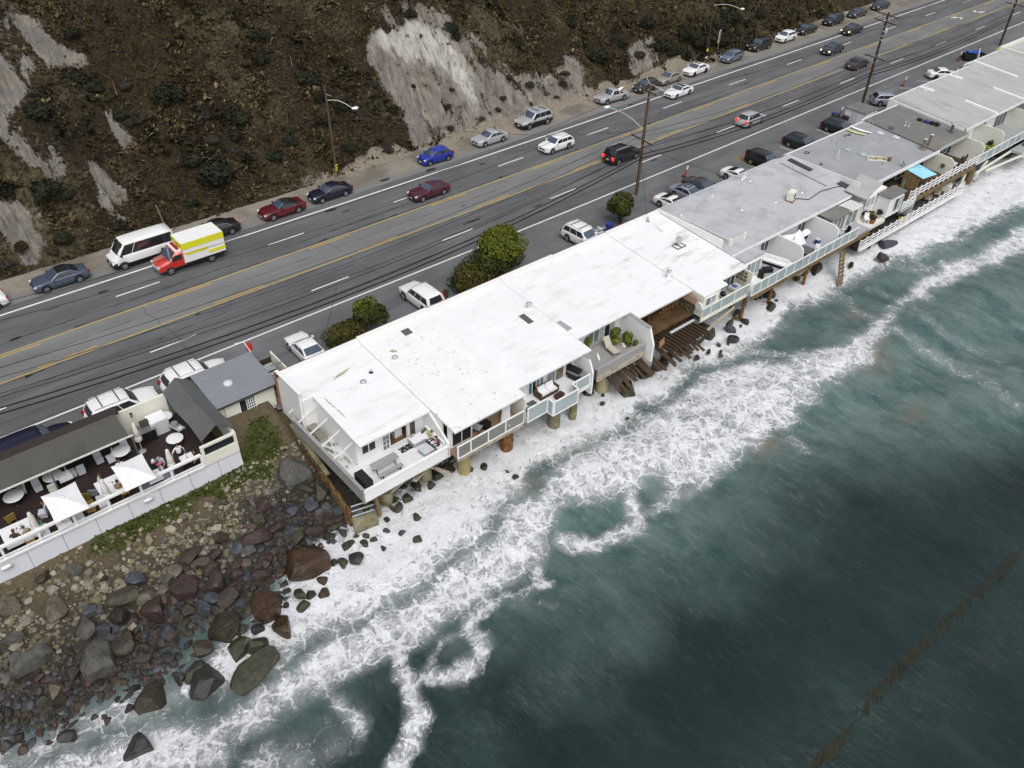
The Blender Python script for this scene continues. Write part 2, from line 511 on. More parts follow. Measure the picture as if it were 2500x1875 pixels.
rock = np.clip(np.maximum(rock, patch * sstep(.45, .6, vnoise(HX * .9, HY * .9, 3, 3))), 0, 1)
# scrub islands growing inside the bare cliff
isl = sstep(.55, .63, vnoise((HX + .22 * HV) * .8 + 3, HY * .30, 31, 5)) * (1 - .8 * white)
rock = rock * (1 - .6 * isl)
lump = (vnoise(HX * .16, HY * .16, 1, 5) - .5) * 3.8 + (vnoise(HX * .7, HY * .7, 2, 4) - .5) * 1.9 - .9 * (1 - sstep(0, .22, np.abs(vnoise(HX * .20 + .05 * HV, HV * .06, 14, 3) - .5)))
u = HX + .22 * HV + .8 * (vnoise(HX * .3, HV * .15, 8) - .5)
rill = np.abs(vnoise(u * 1.15, HV * .10, 12, 3, .6) - .5) * 2
rill2 = np.abs(vnoise(u * 2.9, HV * .22, 13, 2) - .5) * 2
rills = -(1 - sstep(0, .28, rill)) * 1.0 - (1 - sstep(0, .3, rill2)) * .4
fade = sstep(0.0, 2.2, HV)
big = 2.2 * np.sin(HX * .11 + 1.0) * sstep(3, 14, HV)
HZ = ZR - .25 + np.clip(HV, -1.6, 24) * 1.0 + np.maximum(0, HV - 24) * .75
HZ = HZ + fade * (lump * (1 - .75 * rock) + rills * rock * 1.15) + .35 * (vnoise(HX * 1.3, HV * 1.3, 4, 3) - .4) * sstep(-.6, .6, HV)
HZ = np.where(HV < -.4, ZR - .4, HZ)
dirt = (1 - sstep(.7, 2.2, HV + 1.6 * (vnoise(HX * .25, HY * .25, 44) - .5))) * sstep(28, 50, HX) * (1 - sstep(104, 118, HX))
g = Nt('hill_ground')
P = g.pos
ar = g.attr('rock'); aw = g.attr('white'); ad = g.attr('dirt')
n1 = g.noise(P, .5, 8, .68); n2 = g.noise(P, 3.2, 8, .72); n3 = g.noise(g.map(P, (1.2, .5, .5), (0, 0, 0)), 1.1, 6, .6); n4 = g.noise(P, 9, 4, .7)
nb = g.noise(P, .13, 5, .6)
scr = g.mix(g.rng(n1, .38, .62), (.021, .016, .010), (.047, .036, .019))
scr = g.mix(g.rng(n2, .48, .74), scr, (.085, .066, .035))
scr = g.mix(g.rng(g.math('ADD', g.math('MULTIPLY', nb, .6), g.math('MULTIPLY', n2, .4)), .50, .60, 0, .75), scr, (.135, .115, .068))
scr = g.mix(g.rng(n2, .30, .42, 1, 0), scr, (.009, .008, .006))
n5 = g.noise(g.map(P, (1, .13, .13)), 2.4, 6, .65)
rk = g.mix(g.rng(n3, .35, .65), (.20, .185, .155), (.36, .335, .285))
rk = g.mix(g.rng(n1, .48, .62), rk, (.25, .225, .225))
rk = g.mix(aw, rk, g.mix(g.rng(n3, .3, .6), (.44, .43, .385), (.63, .62, .56)))
rk = g.mix(g.rng(n5, .52, .66, 0, .8), rk, (.145, .125, .10))
rk = g.mix(g.rng(n2, .60, .72, 0, .85), rk, (.12, .10, .065))
rk = g.mix(g.rng(n4, .3, .42, .6, 0), rk, (.14, .115, .08))
fac = g.rng(g.math('ADD', ar, g.math('ADD', g.math('MULTIPLY', g.math('SUBTRACT', n2, .5), 1.3), g.math('MULTIPLY', g.math('SUBTRACT', n5, .5), .9))), .30, .55, 0, 1, True)
c = g.mix(fac, scr, rk)
dcol = g.mix(g.rng(n2, .3, .7), (.20, .165, .12), (.40, .36, .29))
c = g.mix(g.rng(g.math('ADD', ad, g.math('MULTIPLY', g.math('SUBTRACT', n2, .5), .7)), .4, .6), c, dcol)
g.L.new(c, g.b.inputs['Base Color']); g.b.inputs['Roughness'].default_value = .95; g.b.inputs['Specular IOR Level'].default_value = .15
g.L.new(g.bump(g.math('ADD', g.math('ADD', n2, g.math('MULTIPLY', n4, .4)), g.math('MULTIPLY', n5, 1.2)), 1.0, .30), g.b.inputs['Normal'])
np_mesh('hillside', np.stack([HX, HY, HZ], -1).reshape(-1, 3), grid_faces(len(hx), len(hv)), g.m, {'rock': rock.ravel(), 'white': white.ravel(), 'dirt': dirt.ravel()}, True, kind='structure')

def bil(arr, gx, gv, x, v):
    i = np.clip(np.searchsorted(gx, x) - 1, 0, len(gx) - 2); j = np.clip(np.searchsorted(gv, v) - 1, 0, len(gv) - 2)
    fx = np.clip((x - gx[i]) / (gx[i + 1] - gx[i]), 0, 1); fv = np.clip((v - gv[j]) / (gv[j + 1] - gv[j]), 0, 1)
    return (arr[j, i] * (1 - fx) + arr[j, i + 1] * fx) * (1 - fv) + (arr[j + 1, i] * (1 - fx) + arr[j + 1, i + 1] * fx) * fv
def hill_z(x, y):
    x = np.asarray(x, float); y = np.asarray(y, float)
    return bil(HZ, hx, hv, x, y - toe(x))

# ---- dry scrub: tens of thousands of little tufts, nobody could count them
def tuft_mesh(name, xyz, size, tint, label, blades=6, mat=None, upward=.75, seed=3):
    r = np.random.default_rng(seed); n = len(xyz)
    a = r.uniform(0, 2 * np.pi, (n, blades)); tilt = r.uniform(.15, 1.25, (n, blades)); L = size[:, None] * r.uniform(.55, 1.2, (n, blades))
    base = xyz[:, None, :] + np.stack([r.normal(0, .16, (n, blades)), r.normal(0, .16, (n, blades)), np.zeros((n, blades))], -1) * size[:, None, None] * 2
    d = np.stack([np.cos(a) * np.sin(tilt), np.sin(a) * np.sin(tilt), np.cos(tilt) * upward], -1)
    sd_ = np.stack([-np.sin(a), np.cos(a), np.zeros_like(a)], -1) * (L * r.uniform(.12, .34, (n, blades)))[..., None]
    mid = base + d * (L * .55)[..., None]; tip = base + d * L[..., None] + np.stack([0 * a, 0 * a, -.18 * L * np.sin(tilt)], -1)
    V = np.stack([base - sd_ * .35, base + sd_ * .35, mid + sd_, tip, mid - sd_], 2).reshape(-1, 3)
    k = np.arange(n * blades)[:, None] * 5
    F = np.concatenate([k + np.array([[0, 1, 2]]), k + np.array([[0, 2, 4]]), k + np.array([[4, 2, 3]])], 0)
    C = np.repeat(np.repeat(tint[:, None, :], blades, 1) * r.uniform(.75, 1.3, (n, blades, 1)), 5, 1).reshape(-1, 3)
    return np_mesh(name, V, F, mat, {'tint': C}, False, kind='stuff')
gt = Nt('dry_scrub_leaf')
gt.L.new(gt.attr('tint', True), gt.b.inputs['Base Color']); gt.b.inputs['Roughness'].default_value = .9
gt.b.inputs['Specular IOR Level'].default_value = .1
N = 52000
tx = RNG.uniform(-6, 150, N) ; tv = RNG.uniform(.3, 23, N) ** 1.0
ty = toe(tx) + tv
rk_ = bil(rock, hx, hv, tx, tv); dn = vnoise(tx * .35, ty * .35, 77, 4); dd = bil(dirt, hx, hv, tx, tv)
keep = (RNG.uniform(0, 1, N) > np.clip(rk_ * 1.75, 0, .97)) & (RNG.uniform(0, 1, N) < .35 + 1.3 * (dn - .2)) & (RNG.uniform(0, 1, N) > dd * .95)
tx, ty, tv, dn = tx[keep], ty[keep], tv[keep], dn[keep]
tz = hill_z(tx, ty) - .04
hue = vnoise(tx * .18 + 5, ty * .18, 91, 4)[:, None]; fine = RNG.uniform(0, 1, len(tx))[:, None]
c_brown = np.array([.066, .047, .023]); c_dark = np.array([.017, .016, .010]); c_straw = np.array([.13, .105, .055]); c_green = np.array([.034, .037, .017])
t = sstep(.40, .60, hue)
tint = c_brown * (1 - t) + c_dark * t
tint = np.where(fine > .86, c_straw, tint); tint = np.where((fine < .25) & (hue > .5), c_green, tint)
tint *= RNG.uniform(.6, 1.4, (len(tx), 1))
tint = np.where(vnoise(tx * .33, ty * .4, 93, 4)[:, None] > .60, tint * .5 + np.array([.062, .052, .03]), tint)
tuft_mesh('scrub', np.stack([tx, ty, tz], -1), RNG.uniform(.16, .46, len(tx)) * np.where(vnoise(tx * .5, ty * .5, 94, 3) > .55, 1.75, 1.0), tint, '', 6, gt.m)

# ---- bushes that can be told apart on the slope
def leaf_cloud(n, radii, leaf, lumps=7, seed=1, flat=.0, shell=.55):
    """quads spread through a lumpy crown (returns verts, faces)"""
    r = np.random.default_rng(seed)
    lc = r.normal(0, 1, (lumps, 3)); lc /= np.linalg.norm(lc, axis=1)[:, None]; lc *= r.uniform(.25, .62, (lumps, 1)); lc[:, 2] = np.abs(lc[:, 2]) * .8
    lr = r.uniform(.38, .62, lumps)
    k = r.integers(0, lumps, n); d = r.normal(0, 1, (n, 3)); d /= np.linalg.norm(d, axis=1)[:, None]
    p = (lc[k] + d * (lr[k] * r.uniform(shell, 1.0, n) ** .5)[:, None])
    p[:, 2] = np.maximum(p[:, 2], -.28 + .1 * r.uniform(0, 1, n))
    P_ = p * np.array(radii)
    nrm = d + r.normal(0, .55, (n, 3)) + np.array([0, 0, .35]); nrm /= np.linalg.norm(nrm, axis=1)[:, None]
    a = np.cross(nrm, r.normal(0, 1, (n, 3))); a /= np.linalg.norm(a, axis=1)[:, None]; b = np.cross(nrm, a)
    s = leaf * r.uniform(.6, 1.35, n)[:, None]
    V = np.stack([P_ - a * s * .5, P_ + b * s * .42, P_ + a * s * .75, P_ - b * s * .42], 1).reshape(-1, 3)
    F = np.arange(n * 4).reshape(n, 4)
    return V, F
def leaf_mat(name, c1, c2, c3=None):
    g = Nt(name); n1 = g.noise(g.pos, 1.1, 4, .6); n2 = g.noise(g.pos, 9, 2, .6)
    c = g.mix(g.rng(n1, .4, .62), c1, c2)
    if c3: c = g.mix(g.rng(n2, .55, .66), c, c3)
    c = g.mix(.6, c, g.mix(g.rng(n2, .3, .7), (.45, .45, .45), (1.5, 1.5, 1.5)), 'MULTIPLY')
    g.L.new(c, g.b.inputs['Base Color']); g.b.inputs['Roughness'].default_value = .75; g.b.inputs['Specular IOR Level'].default_value = .2
    return g.m
m_bush = [leaf_mat('chaparral_leaf', (.014, .016, .009), (.030, .033, .016)), leaf_mat('brown_bush_leaf', (.030, .022, .012), (.062, .046, .022)), leaf_mat('grey_bush_leaf', (.034, .030, .024), (.060, .054, .042))]
m_twig = M('bush_twig', (.10, .08, .06), .9)
BUSH = []
for k in range(6):
    V, F = leaf_cloud(1500, (1, 1, .8), .15, 9, 40 + k)
    q = MB(); r = random.Random(k)
    for j in range(7):
        t = 6.283 * j / 7 + r.uniform(-.3, .3); L = r.uniform(.5, .95)
        q.tube((0, 0, -.2), (math.cos(t) * L, math.sin(t) * L, r.uniform(.2, .75)), .025, .008, 4, False)
    BUSH.append((V, F, q))
bush_pos = [(16.8,87.5,2.1),(23.4,93.4,1.3),(29.2,87.5,2.5),(35.1,84.8,2.5),(29.9,80.2,3.0),(14.4,82.8,2.3),(28.5,81.8,1.7),(41.6,90.3,1.5),(44.9,86.7,2.3),(46.9,82.8,2.1),(65.8,87.6,1.9),(65.9,86.3,1.3),(61.0,88.9,1.3),(41.8,89.1,.9),(44.0,81.9,1.6),(45.0,79.2,1.3),(68.3,84.4,1.0),(86.2,80.8,2.4),(86.0,82.1,1.8),(99.7,80.4,2.3),(79.0,85.4,1.1),(85.7,85.8,1.7),(94.4,80.2,1.2),(100.8,79.3,1.9),(98.5,83.2,2.4),(105.8,81.8,2.5),(108.4,80.5,2.3),(113.6,81.6,2.5),(117.6,82.4,2.7),(113.1,79.6,1.7),(117.2,80.0,1.4),(71.0,82.0,.9),(73.8,80.8,1.0),(75.9,81.7,.9),(91.7,82.3,2.1),(104.1,79.4,1.6),(107.6,79.2,1.3),(125.7,81.9,1.5),(128.3,80.8,1.0),(10.2,79.4,1.2),(14.0,78.9,1.4),(19.1,79.1,1.3),(21.5,78.4,.8),(12.4,78.2,.9),(8.5,78.6,1.1),
 (57.2,83.4,.7),(60.2,80.6,.8),(62.0,82.1,.6),(59.5,79.2,.8),(68.8,80.4,.7),(66.9,79.0,.7),(72.5,79.1,.6),(51.0,81.0,1.0),(49.5,79.6,.9),(38.0,78.9,.8),(33.6,79.0,1.0),(80.2,80.6,.9),(88.4,78.9,.9),(64.0,78.6,.55),(77.0,78.9,.6)]
CARX = ((9, 'the white car at left edge'), (15, 'the slate blue sedan'), (22, 'the white passenger van'), (29, 'the ambulance'), (36, 'the red convertible'), (41, 'the navy sedan'), (47, 'the lamp pole'), (57, 'the blue hatchback'), (66, 'the silver sedan'), (77, 'the silver utility vehicle'), (87, 'the pickup truck'), (93, 'the boxy grey car'), (99, 'the beige sedan'), (106, 'the white sedan'), (115, 'the road sign'), (123, 'the black utility vehicle'), (999, 'the small white hatchback'))
rb = random.Random(31)
while len(bush_pos) < 118:
    x, v = rb.uniform(8, 128), rb.uniform(1.5, 15)
    if v > 16 - x * .085 or float(bil(rock, hx, hv, np.array([x]), np.array([v]))[0]) > .3: continue
    bush_pos.append((x, float(toe(x)) + v, rb.choice((.8, .9, 1.0, 1.1, 1.3, 1.5))))
for i, (x, y, r) in enumerate(bush_pos):
    V, F, tw = BUSH[i % 6]
    z = float(hill_z(x, y))
    k = 0 if r > 1.25 else (1 if i % 2 else 2)
    if r < .95: k = 1
    word = ('large dark green', 'small rusty brown', 'medium grey brown')[k]
    if r < 1.0 and k == 0: word = 'small dark green'
    v = y - 77
    zw = 'low on the slope' if v < 3.2 else 'midway up the slope' if v < 6 else 'high on the slope' if v < 10 else 'near the top edge'
    if 52 < x < 80 and r < 1.1: zw = 'on the pale cliff'
    lab = f'{word} bush {zw} above ' + next(n for k_, n in CARX if x < k_)
    t = thing('chaparral_bush', lab, 'bush', (x, y, z + .02), random.uniform(0, 6), 'bushes: ' + lab)
    sc_ = r * .80
    if i < 6:
        cr = np_mesh('crown', V, F, m_bush[k], None, False); q = MB(); st = tw.build('stem', m_twig, t)
        cr.parent = t; BUSH[i] = (cr.data, st.data, None)
    else:
        cr = bpy.data.objects.new('crown', V); COL.objects.link(cr); cr.parent = t
        st = bpy.data.objects.new('stem', F); COL.objects.link(st); st.parent = t
    cr.material_slots[0].link = 'OBJECT'; cr.material_slots[0].material = m_bush[k]
    t.scale = (sc_, sc_, sc_ * .92)

# ---- tall dry yucca stalks
m_straw = M('dry_straw', (.30, .25, .13), .8)
m_yucca = M('yucca_leaf', (.10, .10, .045), .8)
for x, y, h, lb in ((43.9, 87.9, 1.5, 'tall straw coloured yucca stalk on the brown slope left of the lamp pole'), (66.9, 86.6, 2.2, 'tall straw coloured yucca stalk beside the dark bush atop the pale cliff'), (43.0, 80.9, 1.3, 'short dry yucca stalk low on the slope behind the wooden lamp pole'), (24.6, 88.3, 1.6, 'dry yucca stalk on the far left slope')):
    z = float(hill_z(x, y)); t = thing('yucca', lb, 'plant', (x, y, z), 0, 'dry yucca plants on the hillside')
    q = MB((x, y, z)); q.tube((x, y, z), (x - .08, y, z + h), .04, .015, 5); q.build('flower_stalk', m_straw, t)
    q = MB((x, y, z))
    for j in range(16):
        a = 6.283 * j / 16; L = random.uniform(.45, .75); el = random.uniform(.2, 1.2)
        d = Vector((math.cos(a) * math.cos(el), math.sin(a) * math.cos(el), math.sin(el))) * L; s = Vector((-math.sin(a), math.cos(a), 0)) * .035
        p = Vector((x, y, z)); q.add([p - s, p + s, p + d], [(0, 1, 2)])
    q.build('leaf', m_yucca, t, kind='stuff')
# ================================================================== SEA AND SHORE
SHX = [-40, -6, 0, 5.5, 10.5, 12, 14.8, 17.3, 25.7, 33.4, 40.6, 47.7, 54, 62, 70.5, 79, 84, 97, 112, 130, 160]
SHY = [34, 33.7, 32.4, 33.0, 32.8, 34.6, 35.5, 35.4, 36.2, 37.2, 37.4, 36.9, 37.5, 36.5, 37.5, 36.8, 34.6, 35.0, 35.4, 37.3, 38]
def shore_y(x): return np.interp(x, SHX, SHY)
def shore_z(x, y):
    x = np.asarray(x, float); y = np.asarray(y, float)
    ys = shore_y(x); t = (y - ys) / (43.4 - ys)
    up = np.where(x < 17.8, 2.75, 2.0)
    z = ZS + np.where(t > 0, up * np.clip(t, 0, 1.3) ** 1.12, t * 2.6)
    z = z + np.where((x > 13) & (x < 18.6), np.clip(y - 43.0, 0, 4) * .24 * sstep(13, 13.8, x), 0)
    return z
sx = np.concatenate([np.array([-160, -80, -40, -20.]), np.arange(-10, 134, .4), np.array([136, 150, 180, 240.])]); sy = np.concatenate([np.array([8, 18.]), np.arange(25, 47.3, .3)])
SX, SY = np.meshgrid(sx, sy)
SZ = shore_z(SX, SY) + .28 * (vnoise(SX * .8, SY * .8, 61, 4) - .5) * (SX < 60)

def shz(x, y): return float(bil(SZ, sx, sy, np.array([x]), np.array([y]))[0])
gr_poly = [(9.5, 43.3), (11.5, 41.6), (13.2, 41.9), (14.6, 41.7), (16.8, 43.2), (17.2, 45.4), (15.5, 45.6), (13.7, 43.4)]
gr_poly2 = [(2.5, 43.3), (3.2, 41.8), (5.5, 41.7), (7.5, 42.0), (9.5, 41.9), (9.8, 43.4)]
wgx = SX + 1.2 * (vnoise(SX * .9, SY * .9, 15) - .5); wgy = SY + 1.2 * (vnoise(SX * .9 + 7, SY * .9, 16) - .5)
grass = blur(np.maximum(in_poly(wgx, wgy, gr_poly), .8 * in_poly(wgx, wgy, gr_poly2)).astype(float), .8)
g = Nt('shore_ground')
P = g.pos; n1 = g.noise(P, .8, 7, .65); n2 = g.noise(P, 5, 6, .7); sep = g.N.new('ShaderNodeSeparateXYZ'); g.L.new(P, sep.inputs[0])
hz = g.math('ADD', sep.outputs[2], g.math('MULTIPLY', g.math('SUBTRACT', n1, .5), .9))
soil = g.mix(g.rng(n2, .3, .7), (.058, .042, .024), (.135, .105, .062))
wet = g.mix(g.rng(n2, .3, .7), (.020, .017, .014), (.05, .042, .033))
sand = g.mix(g.rng(n2, .3, .7), (.060, .050, .036), (.10, .086, .066))
low = g.mix(g.rng(sep.outputs[0], 62, 74), wet, sand)
c = g.mix(g.rng(hz, 3.4, 4.8, 0, 1, True), low, soil)
gcol = g.mix(g.rng(n2, .35, .65), (.022, .032, .008), (.07, .082, .018))
c = g.mix(g.rng(g.math('ADD', g.attr('grass'), g.math('MULTIPLY', g.math('SUBTRACT', n2, .5), .9)), .35, .6), c, gcol)
g.L.new(c, g.b.inputs['Base Color']); g.b.inputs['Roughness'].default_value = .8
g.L.new(g.rng(hz, 2.3, 3.2, .28, .9), g.b.inputs['Roughness'])
g.L.new(g.bump(n2, .8, .12), g.b.inputs['Normal'])
np_mesh('shore', np.stack([SX, SY, SZ], -1).reshape(-1, 3), grid_faces(len(sx), len(sy)), g.m, {'grass': grass.ravel()}, True, kind='structure')

# ---- grass and ice-plant on the bank below the terrace wall
N = 5200
gx = RNG.uniform(1.5, 17.8, N); gy = RNG.uniform(40.8, 46, N)
k = bil(grass, sx, sy, gx, gy) > RNG.uniform(.15, .75, N); gx, gy = gx[k], gy[k]
gz = bil(SZ, sx, sy, gx, gy)
tint = np.where(RNG.uniform(0, 1, (len(gx), 1)) > .45, np.array([.034, .045, .009]), np.array([.075, .085, .018])) * RNG.uniform(.6, 1.3, (len(gx), 1))
tuft_mesh('bank_grass', np.stack([gx, gy, gz - .02], -1), RNG.uniform(.10, .26, len(gx)), tint, '', 5, gt.m, seed=8)

# ---- sea
D1 = [(-8,35.6),(-4.3,34.6),(0.2,33.0),(3.3,33.2),(5.5,33.7),(7.5,33.5),(10.5,33.4),(11.8,35.2),(14.8,36.4),(17.5,36.4),(25.5,37),(33.4,38.2),(40.8,38.6),(47.7,38.2),(54.0,38.6),(62.0,38),(70.5,39),(81.0,38),(84.7,35.4),(94.9,35.4),(112.1,36.6),(132.1,39),(112,27.2),(96.7,28.3),(88.4,29.0),(82.3,30.4),(74.4,31.5),(66.2,31.4),(57.9,31.1),(52.6,30.7),(50.6,32.3),(46.3,31.4),(38.8,30.9),(33.5,31.0),(27.6,30.4),(23.0,29.3),(18.8,28.8),(14.5,29.0),(11.2,29.4),(8.5,29.5),(6.1,29.0),(2.9,30.1),(-1.1,31.6),(-8.0,33.2)]
D2 = [(-8.0,33.2),(-0.2,31.1),(6.1,29.0),(11.2,29.4),(14.5,29.0),(18.8,28.8),(23.0,29.3),(27.6,30.4),(34.3,31.0),(46.3,31.4),(52.6,30.7),(56.4,29.9),(61.8,27.1),(67.8,26.5),(85.8,27.7),(92.9,26.5),(118,24.4),(98.8,21.9),(81.1,25.2),(69.3,25.3),(65.1,22.9),(56.4,23.2),(54.0,22.4),(48.3,23.2),(46.5,22.7),(41.0,22.1),(37.2,23.6),(38.8,25.0),(34.2,26.6),(30.1,27.4),(26.7,26.3),(25.2,24.3),(22.5,24.4),(20.6,25.1),(19.1,25.2),(16.6,25.0),(14.0,25.6),(11.9,25.9),(8.6,26.0),(5.6,26.0),(3.2,25.0),(-3.3,28.3),(-10,31)]
D3 = [(3.2,25.0),(5.6,26.0),(8.4,25.5),(11.1,24.6),(10.6,23.0),(8.6,22.0),(6.6,20.8),(2.7,24.0)]
STROKES = [([(14.9,26.4),(14.4,25.6),(14.2,24.6),(13.7,23.6),(13.2,22.1),(12.8,21.2),(11.8,20.8),(10.7,20.2),(9.6,19.3),(8.5,18.5)], .62, .80),
 ([(14.5,23.3),(15.4,22.6),(16.5,22.1),(17.6,22.1),(18.4,22.6),(18.7,23.3),(18.5,24.1),(19.3,24.7),(20.5,24.9),(21.9,24.5),(23.5,24.0),(24.5,23.9),(25.0,24.9)], .60, .78),
 ([(18.5,24.1),(17.2,24.6),(15.9,24.1),(14.7,23.3)], .35, .55),
 ([(28.4,26.0),(28.8,25.3),(29.4,24.3),(30.2,23.7),(31.7,23.3),(33.3,23.4),(34.2,24.0),(34.4,24.9),(35.5,25.6)], .70, .80),
 ([(34.2,24.0),(36.0,23.4),(37.1,23.5),(38.7,23.0),(40.7,23.0)], .8, .66),
 ([(71.7,32.6),(69.9,25.7),(69.3,21.2),(69.3,18.0),(68.9,15.2),(67.3,11.7)], .9, .44),
 ([(75.7,32.6),(74.9,25.7),(73.3,21.2),(73.3,18.0),(72.9,14.2)], .7, .36),
 ([(49.4,22.9),(49.5,20.6),(49.8,18.9)], .8, .48), ([(82.3,30.4),(84.2,26.8),(89.4,24.9),(94.7,22.8)], 1.2, .50),
 ([(22.7,23.5),(23.9,22.0)], .3, .5), ([(9.9,24.8),(9.8,23.1),(8.8,22.3),(7.6,22.6)], .7, .66), ([(6.5,23.6),(7.6,22.7),(9.4,22.9)], .6, .62),
 ([(20.5,27.5),(22.5,26.8),(24.5,27.3),(27,28.0)], .6, .70), ([(36,29.3),(42,28.2),(49,28.3),(56,27.0)], .9, .74), ([(10.5,27.6),(13,27.0),(15.5,26.6),(17.5,26.6)], .6, .68),
 ([(57,30.5),(60,27),(61,24.5)], .8, .6), ([(3,28.5),(7,27.4),(11,27.5)], .5, .66), ([(41,26.5),(46,25.2),(52,25.6)], .9, .62)]
MILK = [(-6.4,31.4),(3.8,24.5),(7.7,24.2),(13.4,24.7),(17.2,20.9),(23.5,22.4),(28.3,20.9),(35.0,19.4),(42.5,19.8),(52.0,18.9),(58.1,15.2),(65.2,10.1),(76.6,11.4),(120,20),(118,40),(71.1,40),(42.9,40),(21.5,40),(10.6,36),(-6,36)]
MILK2 = [(20.5,22.4),(25.2,17.8),(30.5,15.7),(39.9,14.5),(48.5,14.9),(55.3,12.0),(64.2,7.7),(100,12),(110,30),(30.5,30)]
ox = np.concatenate([np.array([-6000, -1500, -400, -120, -40, -16.]), np.arange(-9, 132, .26), np.array([134, 140, 155, 190, 300, 900, 6000.])])
oy = np.concatenate([np.array([-7000, -2000, -500, -120, -30, -12, -6.]), np.arange(-4, 41, .26), np.array([42.0])])
OX, OY = np.meshgrid(ox, oy)
wx = OX + 2.4 * (vnoise(OX * .45, OY * .45, 51, 4) - .5); wy = OY + 2.4 * (vnoise(OX * .45 + 30, OY * .45, 52, 4) - .5)
s_land = OY - shore_y(OX)
foam = blur(in_poly(wx, wy, D1) * 1.0, 4.0)
foam = np.maximum(foam, blur(in_poly(wx, wy, D2) * .84, 2.2))
foam = np.maximum(foam, blur(in_poly(wx, wy, D3) * .60, 3.0))
wx2 = OX + 1.3 * (vnoise(OX * .9, OY * .9, 53, 4) - .5); wy2 = OY + 1.3 * (vnoise(OX * .9 + 30, OY * .9, 54, 4) - .5)
for pl, w, st in STROKES:
    d = np.full(OX.shape, 1e9)
    for (ax, ay), (bx_, by_) in zip(pl[:-1], pl[1:]):
        ex, ey = bx_ - ax, by_ - ay
        t = np.clip(((wx2 - ax) * ex + (wy2 - ay) * ey) / (ex * ex + ey * ey), 0, 1)
        d = np.minimum(d, np.hypot(wx2 - ax - t * ex, wy2 - ay - t * ey))
    foam = np.maximum(foam, (st + .02) * (1 - sstep(w * .1, w * 2.1, d)))
foam = foam * (1 - .42 * sstep(.48, .70, vnoise(OX * .26, OY * .26, 71, 4)) * (1 - sstep(.72, .9, foam)))
milk = np.clip(.62 * blur(in_poly(wx, wy, MILK).astype(float), 7) + .38 * blur(in_poly(wx, wy, MILK2).astype(float), 9), 0, 1)
milk = np.maximum(milk, .35 * np.exp(-((OX - 26) ** 2 / 90 + (OY - 19) ** 2 / 14)))
brown = np.zeros_like(OX)
for bx_, by_, r in ((47.4,22.6,1.7),(64.0,23.0,2.2),(60.0,16.9,1.4),(35.2,29.6,1.2),(29.7,31.4,1.0),(26.4,26.0,1.0),(66.5,24.5,1.6),(44.5,24.5,1.0),(13.5,27.4,.9),(70,28,1.3)):
    brown = np.maximum(brown, np.exp(-(((wx2 - bx_) / r) ** 2 + ((wy2 - by_) / (r * .7)) ** 2)))
inner = (OX > -12) & (OX < 133) & (OY > -8)
wv = .10 * (vnoise(OX * .55, OY * .22, 81, 4) - .5) * 2 + .22 * (vnoise(OX * .12, OY * .2, 82, 2) - .5)
chop = foam * .42 * (vnoise(OX * .9, OY * .9, 83, 4) - .45)
swell = .30 * np.sin((OY + .18 * OX + 1.5 * vnoise(OX * .05, OY * .05, 84)) * .55) * sstep(36, 24, OY)
OZ = ZS + np.where(inner, wv + chop + swell, 0) + .22 * sstep(-7, 1, s_land) + np.clip(s_land, 0, 2.2) * .10
g = Nt('sea_water')
P = g.pos
fo = g.attr('foam'); mi = g.attr('milk'); br = g.attr('brown')
sepP = g.N.new('ShaderNodeSeparateXYZ'); g.L.new(P, sepP.inputs[0])
flat = g.map(P, (1, 1, 0))
w1 = g.noise(flat, .55, 4, .6, 0, True); w2 = g.noise(flat, 2.0, 3, .55, 0, True)
c0 = g.vadd(g.vadd(flat, w1, 1.9), w2, .38)
d1 = g.voro(c0, .62); d2 = g.voro(g.map(c0, (1, 1, 1), (0, 0, .6), (7, 3, 0)), 1.55); d3 = g.voro(g.map(c0, (1, 1, 1), (0, 0, 1.1), (2, 9, 0)), 3.6)
l1 = g.rng(d1, .0, .20, 1, 0, True); l2 = g.rng(d2, .0, .22, 1, 0, True); l3 = g.rng(d3, 0, .30, 1, 0, True)
nz = g.noise(c0, .8, 8, .62); nfine = g.noise(c0, 4.2, 7, .72); ridge = g.math('SUBTRACT', 1, g.math('MULTIPLY', g.math('ABSOLUTE', g.math('SUBTRACT', g.noise(c0, 1.05, 6, .6), .5)), 4.2), 0, True)
lace = g.math('MAXIMUM', g.math('MULTIPLY', l1, .80), g.math('MAXIMUM', g.math('MULTIPLY', l2, .66), g.math('MULTIPLY', l3, .50)))
lace = g.math('MAXIMUM', lace, g.math('MULTIPLY', ridge, .62))
pat = g.math('ADD', g.math('MULTIPLY', lace, .52), g.math('ADD', g.math('MULTIPLY', nz, .46), g.math('MULTIPLY', g.math('SUBTRACT', nfine, .5), .62)))
thr = g.math('SUBTRACT', .895, g.math('MULTIPLY', fo, .60))
f1 = g.rng(g.math('SUBTRACT', pat, thr), -.13, .17, 0, 1, True)
thin = g.math('MULTIPLY', g.rng(fo, .2, .95, 0, .50), g.rng(nz, .28, .62))
fac = g.math('MAXIMUM', f1, thin)
fac = g.math('MULTIPLY', fac, g.rng(fo, .02, .16))
